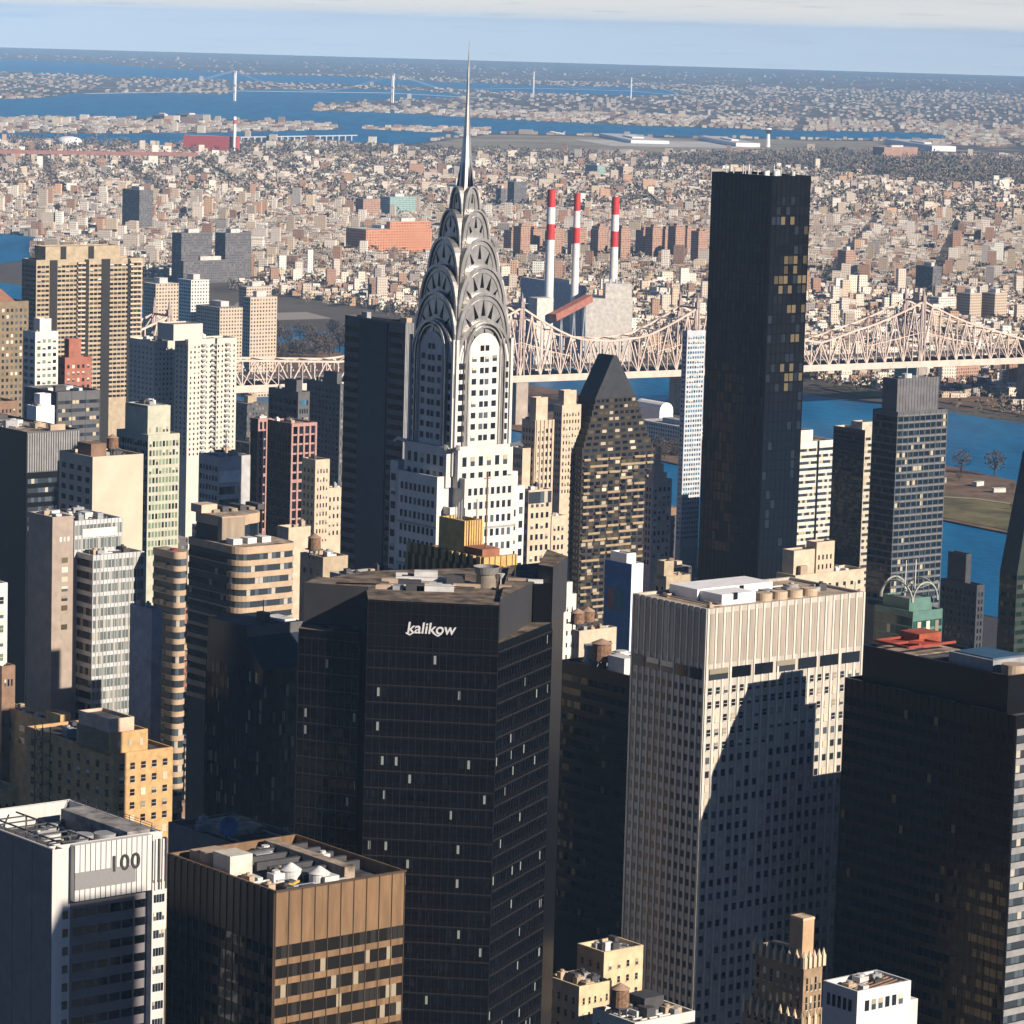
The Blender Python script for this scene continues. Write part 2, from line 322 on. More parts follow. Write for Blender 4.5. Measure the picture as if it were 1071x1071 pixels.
sheet('lawn', [tuple(G(*p)[:2]) for p in ((840, 382), (930, 382), (925, 393), (850, 395))], grass, .9, 'green park under the right span of the bridge', 'lawn')
sheet('riverside_ground', [tuple(G(*p)[:2]) for p in ((925, 410), (985, 400), (1100, 405), (1100, 440), (990, 422))], earth, .8, 'brown riverside yards on the Queens bank', 'ground')
sheet('airfield', [tuple(G(*p)[:2]) for p in ((440, 151), (512, 141), (711, 145), (900, 148), (960, 152), (880, 166), (700, 163), (520, 160))], runway, .5, 'pale flat airfield beside the bay', 'airfield')
sheet('runway', [tuple(G(*p)[:2]) for p in ((381, 132.9), (511, 134.3), (511, 136.6), (381, 134.2))], concrete_ap, 1.2, 'pale runway reaching out into the bay', 'runway')
sheet('apron', [tuple(G(*p)[:2]) for p in ((600, 146), (760, 149), (800, 156), (640, 153))], concrete_ap, .9, 'pale airport apron in front of the terminals', 'apron')
# streets of the near district, seen only in slits between towers
asph = mat('asphalt', (.045, .045, .05), .9, var=.2, scale=.2)
sheet('road', [(-1400, 300), (900, 300), (300, 2040), (-300, 2940), (-1500, 3200)], asph, .25, 'dark asphalt streets between the midtown towers', 'road', 6)
# the air: one even, pale blue haze over the whole place
hz = MB().box(-50000, 50000, -50000, 50000, -138, 400.0); hm = bpy.data.materials.new('haze_air'); hm.use_nodes = True; ht = hm.node_tree; ht.nodes.clear()
ho = N(ht, 'ShaderNodeOutputMaterial'); hv = N(ht, 'ShaderNodeVolumePrincipled'); hv.inputs['Color'].default_value = (.36, .63, 1.0, 1); hv.inputs['Density'].default_value = 2.5e-5; hv.inputs['Anisotropy'].default_value = -.3
ht.links.new(hv.outputs[0], ho.inputs['Volume'])
tag(hz.build('haze', hm), 'pale blue haze over the far boroughs', 'haze', kind='stuff')
# ================================================================== QUEENS: THE SPRAWL BEYOND THE RIVER
WALLS = np.array([(.50, .43, .34), (.62, .57, .50), (.34, .21, .15), (.42, .28, .20), (.70, .67, .62), (.27, .18, .14), (.45, .40, .35), (.52, .36, .25), (.30, .29, .29), (.56, .48, .36)])
ROOFS = np.array([(.72, .71, .69), (.56, .55, .53), (.22, .21, .21), (.80, .79, .77), (.36, .34, .33), (.12, .12, .125), (.62, .56, .48), (.48, .20, .14)])
def tint_mesh(name, V, Fq, colors, m):
    """quads with one colour per face"""
    me = bpy.data.meshes.new(name); nv, nf = len(V), len(Fq)
    me.vertices.add(nv); me.vertices.foreach_set('co', np.asarray(V, np.float32).ravel())
    me.loops.add(nf * 4); me.loops.foreach_set('vertex_index', np.asarray(Fq, np.int32).ravel())
    me.polygons.add(nf); me.polygons.foreach_set('loop_start', np.arange(0, nf * 4, 4, dtype=np.int32)); me.polygons.foreach_set('loop_total', np.full(nf, 4, np.int32))
    a = me.attributes.new('tint', 'FLOAT_COLOR', 'FACE'); c = np.ones((nf, 4), np.float32); c[:, :3] = colors; a.data.foreach_set('color', c.ravel())
    me.materials.append(m); me.update(calc_edges=True); me.validate(); me.shade_flat(); return me
def boxes_mesh(name, cx, cy, z0, L, W, H, ang, wall, roof, m):
    n = len(cx); c, s = np.cos(ang), np.sin(ang)
    ux = np.stack([c * L / 2, s * L / 2], 1); uy = np.stack([-s * W / 2, c * W / 2], 1); C = np.stack([cx, cy], 1)
    V = np.zeros((n, 8, 3)); sg = [(-1, -1), (1, -1), (1, 1), (-1, 1)]
    for i, (a, b) in enumerate(sg):
        p = C + a * ux + b * uy; V[:, i, :2] = p; V[:, i + 4, :2] = p; V[:, i, 2] = z0 - 2; V[:, i + 4, 2] = z0 + H
    Fl = np.array([(4, 5, 6, 7), (0, 1, 5, 4), (1, 2, 6, 5), (2, 3, 7, 6), (3, 0, 4, 7)])
    Q = (np.arange(n)[:, None, None] * 8 + Fl[None]).reshape(-1, 4)
    col = np.repeat(wall[:, None, :], 5, 1); col[:, 0] = roof
    return tint_mesh(name, V.reshape(-1, 3), Q, col.reshape(-1, 3), m)
KEEP = []                                     # places already taken: (x, y, radius)
def taken(x, y, pad=0):
    r = np.zeros(np.shape(x), bool)
    for kx, ky, kr in KEEP: r |= (x - kx) ** 2 + (y - ky) ** 2 < (kr + pad) ** 2
    return r
ISL = island
def dry(x, y):
    w = np.zeros(np.shape(x), bool)
    for pl in WPOLY: w |= inpoly(x, y, pl)
    return ~w
def nice(h, seed=0):                           # smooth 0..1 field that decides wooded, dense and industrial districts
    return h
def field(x, y, k):
    r = np.random.default_rng(k); v = np.zeros(np.shape(x))
    for _ in range(7):
        a = r.uniform(0, 6.28); f = r.uniform(.0009, .0042); v += np.sin((x * math.cos(a) + y * math.sin(a)) * f + r.uniform(0, 6.28))
    return v / 7
airfield_poly = [tuple(G(*p)[:2]) for p in ((425, 151), (512, 140), (711, 144), (905, 147), (1000, 152), (1100, 160), (1100, 163), (880, 160), (700, 159), (520, 158), (430, 156))]
meadow = [tuple(G(*p)[:2]) for p in ((700, 165), (880, 160), (1100, 170), (1100, 196), (960, 192), (840, 178), (720, 176))]

C_ALL = [[] for _ in range(8)]
def sprawl(y0, y1, ang, row, step, scale, big, jit, seed, dens=.93, dim=1.0):
    """rows of attached buildings on a street grid turned by ang"""
    r = np.random.default_rng(seed); ca, sa = math.cos(ang), math.sin(ang)
    half = y1 * .158 + 120; ext = max(half, (y1 - y0)) * 1.5; cyy = (y0 + y1) / 2
    us = np.arange(-ext, ext, step); vs = np.arange(-ext, ext, row)
    U, Vv = np.meshgrid(us, vs); U = U.ravel(); Vv = Vv.ravel(); block = np.floor(Vv / row).astype(int)
    U = U + r.uniform(-.2, .2, U.size) * step * jit; Vv = Vv + (block % 2) * (-row * .32) + r.uniform(-1.5, 1.5, U.size) * jit
    X = U * ca - Vv * sa; Y = U * sa + Vv * ca + cyy
    ok = (Y > y0) & (Y < y1) & (np.abs(X) < Y * .158 + 60)
    ok &= (np.floor(U / (step * 14)) * 3 + 1 + 0 * Vv) > -1e9
    ok &= np.abs((U / (step * 15)) % 1 - .5) > .05            # cross streets
    X, Y = X[ok], Y[ok]
    f = field(X, Y, 5); ok = dry(X, Y) & ~inpoly(X, Y, airfield_poly) & ~inpoly(X, Y, meadow) & (f < .62) & (r.uniform(0, 1, X.size) < dens)
    q = (X - SA[0]) * SR[0] + (Y - SA[1]) * SR[1]; ok &= q > 790
    ok &= ~taken(X, Y, 18)
    X, Y, f = X[ok], Y[ok], f[ok]; n = X.size
    L = np.minimum(step, 17) * r.uniform(.65, 1.05, n); W = np.minimum(row * .34, 18) * r.uniform(.7, 1.25, n); H = r.uniform(4.5, 12, n) * scale
    ind = field(X, Y, 9) > .22; L[ind] *= r.uniform(1.0, 1.8, ind.sum()); W[ind] *= r.uniform(1.0, 1.6, ind.sum())
    t = r.uniform(0, 1, n) < big; H[t] *= r.uniform(1.7, 3.2, t.sum()); L[t] *= r.uniform(1.0, 1.7, t.sum()); W[t] *= 1.25
    wall = WALLS[r.choice(len(WALLS), n, p=[.12, .22, .07, .06, .28, .05, .07, .04, .03, .06])] * r.uniform(.75, 1.35, n)[:, None]; wall = np.minimum(wall * np.array([[1.06, 1.0, .93]]), .86)
    roof = ROOFS[r.choice(len(ROOFS), n, p=[.16, .12, .19, .15, .16, .16, .03, .03])] * r.uniform(.85, 1.1, n)[:, None]; wall = wall * dim; roof = roof * dim
    for a, b in zip(C_ALL, (X, Y, L, W, H, np.full(n, ang), wall, roof)): a.append(b)
def build_sprawl():
    sprawl(2800, 4700, R(14), 20, 9, 1.0, .06, 1, 1)
    sprawl(4700, 6600, R(-8), 22, 10, .95, .045, 1, 2)
    sprawl(6600, 9000, R(9), 26, 12.5, .9, .04, 1.2, 3)
    sprawl(9000, 14500, R(-5), 52, 24, .8, .05, 1.4, 4, .5, .85)
    sprawl(14500, 24000, R(5), 95, 42, .8, .05, 1.6, 6, .3, .62)
    sprawl(24000, 34000, R(5), 220, 90, 1.0, .05, 1.6, 8, .12, .5)
    X, Y, L, W, H, A, wl, rf = [np.concatenate(a) for a in C_ALL]
    m = city_mat('house_rows', True, 2.6, 3.2, .34, .66)
    # the 300 nearest in the picture are buildings of their own, the rest is one mass
    uv_x = 535.5 + 3700 * X / Y; vis = (uv_x > 5) & (uv_x < 1066)
    sc = (L * H) / (Y * Y) * np.where(vis, 1, 0)
    for (a0, a1) in ((537, 735), (845, 1071)):            # what the towers leave open
        pass
    gap = ((uv_x > 250) & (uv_x < 360) & (Y > 3300)) | ((uv_x > 540) & (uv_x < 735) & (Y > 3600)) | ((uv_x > 850) & (uv_x < 1060) & (Y > 3300)) | ((uv_x > 20) & (uv_x < 360) & (Y > 4400))
    order = np.argsort(-(sc * gap)); near = order[:300]; rest = order[300:]
    names = [('sunlit pale flat roofed building in the dense rows across the river'), ('brick red low building in the dense rows across the river'), ('dark roofed low building in the dense rows across the river')]
    for i in near:
        me = boxes_mesh('low_rise', np.zeros(1), np.zeros(1), np.zeros(1), L[i:i + 1], W[i:i + 1], H[i:i + 1], np.zeros(1), wl[i:i + 1], rf[i:i + 1], m)
        o = bpy.data.objects.new('low_rise_building', me); COL.objects.link(o); o.location = (X[i], Y[i], gz(X[i], Y[i])); o.rotation_euler = (0, 0, A[i])
        k = 1 if (wl[i][0] > 1.5 * wl[i][2] and wl[i][1] < .3) else (2 if rf[i].mean() < .3 else 0)
        tag(o, names[k], 'building', ['pale low buildings in queens', 'red brick low buildings in queens', 'dark roofed low buildings in queens'][k])
    me = boxes_mesh('distant_sprawl', X[rest], Y[rest], gz(X[rest], Y[rest]), L[rest], W[rest], H[rest], A[rest], wl[rest], rf[rest], m)
    o = bpy.data.objects.new('distant_sprawl', me); COL.objects.link(o); tag(o, 'endless rows of low pale and brick houses across the river', 'houses', kind='stuff')

# ------------------------------------------------------------------ bare winter trees
TWIG = [mat('bare_twigs', (.105, .078, .058), .95, var=.3, scale=.2), mat('dark_twigs', (.06, .05, .042), .95, var=.3, scale=.2)]
def tuft_quads(r, n, cx, cy, cz, R_, Hh, per, size):
    """per leaf-sized quads for each of n crowns, scattered through the crown volume"""
    k = n * per
    d = r.normal(size=(k, 3)); d /= np.linalg.norm(d, axis=1)[:, None]; d *= r.uniform(.25, 1, (k, 1)) ** .5
    C = np.stack([np.repeat(cx, per), np.repeat(cy, per), np.repeat(cz, per)], 1)
    C = C + d * np.stack([np.repeat(R_, per), np.repeat(R_, per), np.repeat(Hh, per)], 1)
    a = r.normal(size=(k, 3)); a /= np.linalg.norm(a, axis=1)[:, None]; b = np.cross(a, r.normal(size=(k, 3))); b /= np.linalg.norm(b, axis=1)[:, None] + 1e-9
    s = (np.repeat(R_, per) * size * r.uniform(.6, 1.3, k))[:, None]
    V = np.stack([C - a * s - b * s * .7, C + a * s - b * s * .7, C + a * s + b * s * .7, C - a * s + b * s * .7], 1).reshape(-1, 3)
    return V, np.arange(k * 4).reshape(-1, 4)
def woods():
    r = np.random.default_rng(21); X, Y = [], []
    for y0, y1, n in ((2900, 5200, 4200), (5200, 9500, 7000)):
        y = np.sqrt(r.uniform(y0 ** 2, y1 ** 2, n * 6)); x = r.uniform(-1, 1, n * 6) * (y * .155 + 40)
        f = field(x, y, 5) + .25 * field(x * 3, y * 3, 6)
        ok = dry(x, y) & ~taken(x, y, 6) & ((f > .56) | (r.uniform(0, 1, x.size) < .3) | inpoly(x, y, meadow)) & ~inpoly(x, y, airfield_poly) & ((x - SA[0]) * SR[0] + (y - SA[1]) * SR[1] > 735)
        X.append(x[ok][:n]); Y.append(y[ok][:n])
    mx_ = G(900, 178); n = 1500; y = r.uniform(7200, 10500, n * 5); x = r.uniform(0, 1, n * 5) * y * .16
    ok = inpoly(x, y, meadow); X.append(x[ok][:n]); Y.append(y[ok][:n])
    X = np.concatenate(X); Y = np.concatenate(Y); n = X.size; Rr = r.uniform(3, 6.5, n) * np.where(Y > 6500, 1.8, 1); Hh = Rr * r.uniform(.8, 1.1, n)
    V, Q = tuft_quads(r, n, X, Y, gz(X, Y) + Hh + 2.5, Rr, Hh, 16, .24)
    c = np.repeat(np.where(r.uniform(0, 1, (n, 1)) < .3, np.array([[.10, .10, .075]]), np.array([[.20, .155, .12]])) * r.uniform(.6, 1.3, (n, 1)), 16, 0)
    me = tint_mesh('bare_woods', V, Q, c, city_mat('twig_mass', False)); o = bpy.data.objects.new('bare_woods', me); COL.objects.link(o)
    tag(o, 'hazy brown masses of bare trees among the far houses', 'woods', kind='stuff')
def one_tree_mesh(seed, h):
    r = np.random.default_rng(seed); mb = MB()
    mb.cyl(0, 0, -1, h * .45, h * .035, h * .02, 7)
    for k in range(9):
        a = k * 2.4 + r.uniform(-.3, .3); z = h * r.uniform(.25, .5); L = h * r.uniform(.3, .52); e = r.uniform(.6, 1.2)
        mb.bar((0, 0, z), (math.cos(a) * L * math.cos(e), math.sin(a) * L * math.cos(e), z + L * math.sin(e)), h * .014)
    t = mb.v, mb.f
    V, Q = tuft_quads(r, 1, np.array([0.]), np.array([0.]), np.array([h * .62]), np.array([h * .42]), np.array([h * .4]), 260, .075)
    return t, (V, Q)
TREE = {}
def tree(x, y, h, label, group, k=0):
    if k not in TREE:
        (tv, tf), (cv, cq) = one_tree_mesh(40 + k, 10)
        a = bpy.data.meshes.new('trunk'); a.from_pydata(tv, [], tf); a.materials.append(TWIG[1]); b = bpy.data.meshes.new('crown'); b.from_pydata(cv.tolist(), [], cq.tolist()); b.materials.append(TWIG[0]); TREE[k] = (a, b)
    o = empty('bare_tree', (x, y, gz(x, y) + 1.2), k * 1.3 + x); o.scale = (h / 10,) * 3; tag(o, label, 'tree', group)
    for nme, me in zip(('trunk', 'crown'), TREE[k]):
        c = bpy.data.objects.new(nme, me); COL.objects.link(c); c.parent = o
    return o

# ------------------------------------------------------------------ the cantilever bridge
def bridge():
    steel = mat('bridge_steel', (.62, .50, .42), .7, var=.1, scale=.1); dark = mat('bridge_tower_steel', (.34, .27, .25), .7, var=.1); stone = mat('bridge_stone', (.40, .34, .28), .9, var=.15, scale=.1)
    road = mat('bridge_deck', (.16, .14, .13), .9)
    T2 = np.array([P(537, 330, 3000)[0], 3000]); T3 = np.array([P(712, 330, 3110)[0], 3110]); T4 = np.array([P(956, 330, 3240)[0], 3240])
    ax = (T4 - T2) / np.linalg.norm(T4 - T2)
    s3 = (T3 - T2) @ ax; s4 = (T4 - T2) @ ax; s1 = -335.0; sA = s1 - 150; sE = s4 + 145
    root = empty('cantilever_bridge', (T2[0], T2[1], 0), math.atan2(ax[1], ax[0])); tag(root, 'long tan steel cantilever bridge spanning the river and island', 'bridge')
    zb, zt = 41.0, 100.0
    keys = [(sA, 8), (s1, zt - zb), (s1 + 55, 22), (-175, 18), (-90, 27), (0, zt - zb), (60, 31), (s3 / 2, 28.5), (s3 - 58, 31), (s3, zt - zb - 4), (s3 + 75, 31), (s3 + 140, 21), (s4 - 75, 32), (s4, zt - zb - 3), (s4 + 72, 31), (sE - 6, 14)]
    def top(s):
        for (a, ha), (b, hb) in zip(keys, keys[1:]):
            if a <= s <= b:
                t = (s - a) / (b - a); ha_, hb_ = ha, hb
                if hb > 50: t = t ** 1.25
                elif ha > 50: t = 1 - (1 - t) ** 1.25
                return zb + ha_ + (hb_ - ha_) * t
        return zb + 8
    nodes = []
    for a, b in ((sA, s1), (s1, 0), (0, s3), (s3, s4), (s4, sE)):
        n = max(4, int(round((b - a) / 11.0))); n += n % 2; nodes += [a + (b - a) * i / n for i in range(n)]
    nodes.append(sE)
    for y in (-13, 13):
        mb = MB()
        for i, s in enumerate(nodes):
            z = top(s); h = z - zb
            mb.bar((s, y, zb), (s, y, z), .6 if i % 2 else .95)
            if i + 1 < len(nodes):
                t = nodes[i + 1]; zt_ = top(t)
                mb.bar((s, y, z), (t, y, zt_), 1.5, 1.6); mb.bar((s, y, zb), (t, y, zb), 1.2, 1.5)
                if i % 2: mb.bar((s, y, z), (t, y, zb), 1.0)
                else: mb.bar((s, y, zb), (t, y, zt_), 1.0)
                if h > 34: mb.bar((s, y, (z + zb) / 2), (t, y, (zt_ + zb) / 2), .7)
                if h > 20: mb.bar((s, y, zb + h * .5), (t, y, zb if not i % 2 else zb), .5)
        mb.build('truss', steel, root)
    mb = MB()
    for i, s in enumerate(nodes):
        if i % 2 == 0: mb.bar((s, -13, top(s)), (s, 13, top(s)), 1.0)
        if i + 2 < len(nodes) and i % 2 == 0: mb.bar((s, -13, top(s)), (nodes[i + 2], 13, top(nodes[i + 2])), .7)
    mb.build('cross_bracing', steel, root)
    d = MB(); d.box(sA - 260, sE + 420, -14.5, 14.5, zb - 3.2, zb - .2); d.box(sA - 260, sE + 420, -12, 12, zb + 6.2, zb + 7.4); d.build('deck', road, root)
    e = MB()
    for y in (-15.2, 14.7): e.box(sA - 260, sE + 420, y, y + .5, zb - 4.2, zb + 1.6)
    e.build('deck_girder', steel, root)
    for s, hh in ((s1, zt), (0, zt), (s3, zt - 4), (s4, zt - 3)):
        t = MB()
        for y in (-13, 13):
            for dx in (-2.6, 2.6): t.bar((s + dx * 1.4, y, zb - 6), (s + dx * .5, y, hh + 3), 1.5)
            for k in range(6):
                z = zb + 4 + k * (hh - zb - 6) / 6; t.bar((s - 3.2, y, z), (s + 3.2, y, z + 6), .7)
            t.box(s - 1.8, s + 1.8, y - 1.8, y + 1.8, hh, hh + 5); t.cyl(s, y, hh + 5, hh + 13, 1.6, .2, 8)
        for z in (zb + 18, hh - 10, hh): t.bar((s, -13, z), (s, 13, z), 1.6)
        t.bar((s, -13, zb + 18), (s, 13, hh - 10), .9); t.bar((s, 13, zb + 18), (s, -13, hh - 10), .9)
        t.build('tower', dark, root)
        p = MB()                                   # masonry pier with an arch through it
        for y0, y1 in ((-17, -8), (8, 17)): p.box(s - 6, s + 6, y0, y1, -3, zb - 4.4)
        n = 10; pts = [(-8, zb - 4.4), (-8, 20)] + [(-8 * math.cos(math.pi * k / n), 20 + 9 * math.sin(math.pi * k / n)) for k in range(n + 1)] + [(8, 20), (8, zb - 4.4)]
        for x in (s - 5.5, s + 5.5): p.poly([(x, a, b) for a, b in pts])
        for k in range(2, n + 2): p.poly([(s - 5.5, *pts[k]), (s + 5.5, *pts[k]), (s + 5.5, *pts[k + 1]), (s - 5.5, *pts[k + 1])])
        p.build('pier', stone, root)
    p = MB(); p.box(sE - 2, sE + 12, -17, 17, -2, zb + 16); p.build('anchor_pier', stone, root)
    p = MB(); p.box(sA - 12, sA + 2, -17, 17, -2, zb + 12); p.build('anchor_pier', stone, root)
    for k in range(14):
        s = sE + 40 + k * 28; q = MB()
        for y in (-12, 12): q.box(s - 1.5, s + 1.5, y - 1.5, y + 1.5, -1, zb - 3.3)
        q.build('approach_column', stone, root)
    for k in range(9):
        s = sA - 30 - k * 26; q = MB()
        for y in (-12, 12): q.box(s - 3, s + 3, y - 1.5, y + 1.5, -1, zb - 3.3)
        q.build('approach_column', stone, root)
    for s in np.arange(-330, s4 + 140, 20): KEEP.append((T2[0] + ax[0] * s, T2[1] + ax[1] * s, 24))
bridge()

# ------------------------------------------------------------------ the power station and its striped chimneys
def chimney(u, v, Y, dia, label):
    p = P(u, v, Y); o = empty('striped_chimney', (p[0], p[1], 0)); tag(o, label, 'chimney', 'striped power station chimneys'); H = p[2]; r = dia / 2
    white = mat('chimney_white', (.80, .77, .72), .7, var=.06); red = mat('chimney_red', (.55, .035, .03), .6, var=.08)
    rr = lambda z: r * (1.25 - .25 * z / H)
    cuts = [(0, H - 50, white), (H - 50, H - 34, red), (H - 34, H - 17, white), (H - 17, H, red)]
    MB().cyl(0, 0, 0, H - 50, rr(0), rr(H - 50), 20, cap=False).build('shaft', white, o)
    for a, b, m in cuts[1:]: MB().cyl(0, 0, a, b, rr(a), rr(b), 20).build('painted_band', m, o)
    c = MB(); c.cyl(0, 0, H, H + .9, r * 1.04, r * 1.04, 20); c.build('rim', red, o); KEEP.append((p[0], p[1], 20))
chimney(577, 199, 3596, 8.2, 'tallest striped chimney, first of the three right of the spire')
chimney(604, 203, 3610, 6.6, 'slim red and white chimney, middle one of the three')
chimney(644, 207, 3630, 7.6, 'red and white chimney rising from the cream boiler house')
chimney(505, 224, 3690, 7.6, 'pinkish striped chimney half hidden behind the steel spire')

def simple(name, label, cat, u, v, Y, ul, ur, m, mroof, group=None, z0=None, ang=GRID, D=None):
    c = P(u, v, Y); z0 = gz(c[0], c[1]) if z0 is None else z0
    e = np.array([math.cos(ang), math.sin(ang)]); nn = np.array([-math.sin(ang), math.cos(ang)])
    def solve(d, t, s):
        lo, hi = 0.0, 600.0
        for _ in range(40):
            k = (lo + hi) / 2; q = proj((c[0] + d[0] * k, c[1] + d[1] * k, c[2]))[0]
            if (q - t) * s < 0: lo = k
            else: hi = k
        return k
    W = solve(e, ur, 1); D = D or solve(nn, ul, -1); o = empty(name, (c[0], c[1], z0), ang); tag(o, label, cat, group)
    H = c[2] - z0; mb = MB(); mb.box(0, W, 0, D, -3, H, 0, top=1); mb.build('wall', [m, mroof], o)
    q = c[:2] + e * W / 2 + nn * D / 2; KEEP.append((q[0], q[1], max(W, D) * .6 + 5)); o['_d'] = 0; del o['_d']
    return o, W, D, H
def cmat(name, col, sx=3.2, sz=3.3): # windowed wall of one colour (far buildings)
    m = city_mat(name, True, sx, sz).copy(); m.name = name + '_wall'; t = m.node_tree
    a = [n for n in t.nodes if n.type == 'ATTRIBUTE'][0]; rgb = N(t, 'ShaderNodeRGB'); rgb.outputs[0].default_value = (*col, 1)
    for l in list(a.outputs['Color'].links): t.links.new(rgb.outputs[0], l.to_socket)
    return m
roof_pale = mat('roof_pale', (.55, .53, .5), .9); roof_grey = mat('roof_grey', (.27, .26, .25), .9, var=.25, scale=.12); roof_dark = mat('roof_dark', (.085, .085, .09), .9, var=.3, scale=.15)
plant_grey = mat('plant_grey', (.42, .45, .48), .7); plant_cream = mat('plant_cream', (.62, .58, .52), .8); plant_red = mat('plant_red', (.35, .14, .1), .8)
def power_station():
    o, W, D, H = simple('boiler_house', 'cream blank block below the right striped chimney', 'power station', 613, 312, 3560, 610, 662, plant_cream, roof_pale, ang=R(4), D=45)
    b = MB(); b.box(W * .42, W * .98, D * .1, D * .8, H, H + 15); b.build('upper_block', plant_cream, o)
    for k in range(4): MB().cyl(W * (.4 + .13 * k), D * .3, H + 14, H + 19, 1.2, 1.2, 10).build('vent_pipe', plant_grey, o)
    o, W, D, H = simple('turbine_hall', 'long blue-grey hall with low roof between the chimneys', 'power station', 608, 299, 3650, 545, 613, plant_grey, roof_pale, ang=R(30))
    for k in range(7): b = MB(); b.box(W * (.08 + .13 * k), W * (.14 + .13 * k), D * .2, D * .5, H, H + 4); b.build('roof_vent', plant_cream, o)
    o, W, D, H = simple('transfer_tower', 'tall pale end block beside the rusty conveyor', 'power station', 562, 312, 3420, 553, 579, plant_cream, roof_pale, ang=R(30))
    a = P(578, 332, 3420); b = P(616, 312, 3470); cv = empty('conveyor', (a[0], a[1], 0)); tag(cv, 'sloping rust red conveyor gallery leading to the cream block', 'conveyor')
    g_ = MB(); g_.bar((0, 0, a[2]), (b[0] - a[0], b[1] - a[1], b[2]), 9, 7); g_.build('gallery', plant_red, cv)
    for k in (.25, .6, .9):
        l = MB(); x, y = (b[0] - a[0]) * k, (b[1] - a[1]) * k; z = a[2] + (b[2] - a[2]) * k
        l.bar((x - 3, y, 0), (x, y, z - 3), 1); l.bar((x + 3, y, 0), (x, y, z - 3), 1); l.build('trestle', plant_grey, cv)
    o, W, D, H = simple('pump_house', 'low blue-grey shed left of the conveyor', 'power station', 548, 318, 3450, 536, 556, plant_grey, roof_pale, ang=R(30))
    MB().box(W * .2, W * .5, D * .2, D * .6, H, H + 5).build('rooftop_unit', plant_cream, o)
power_station()

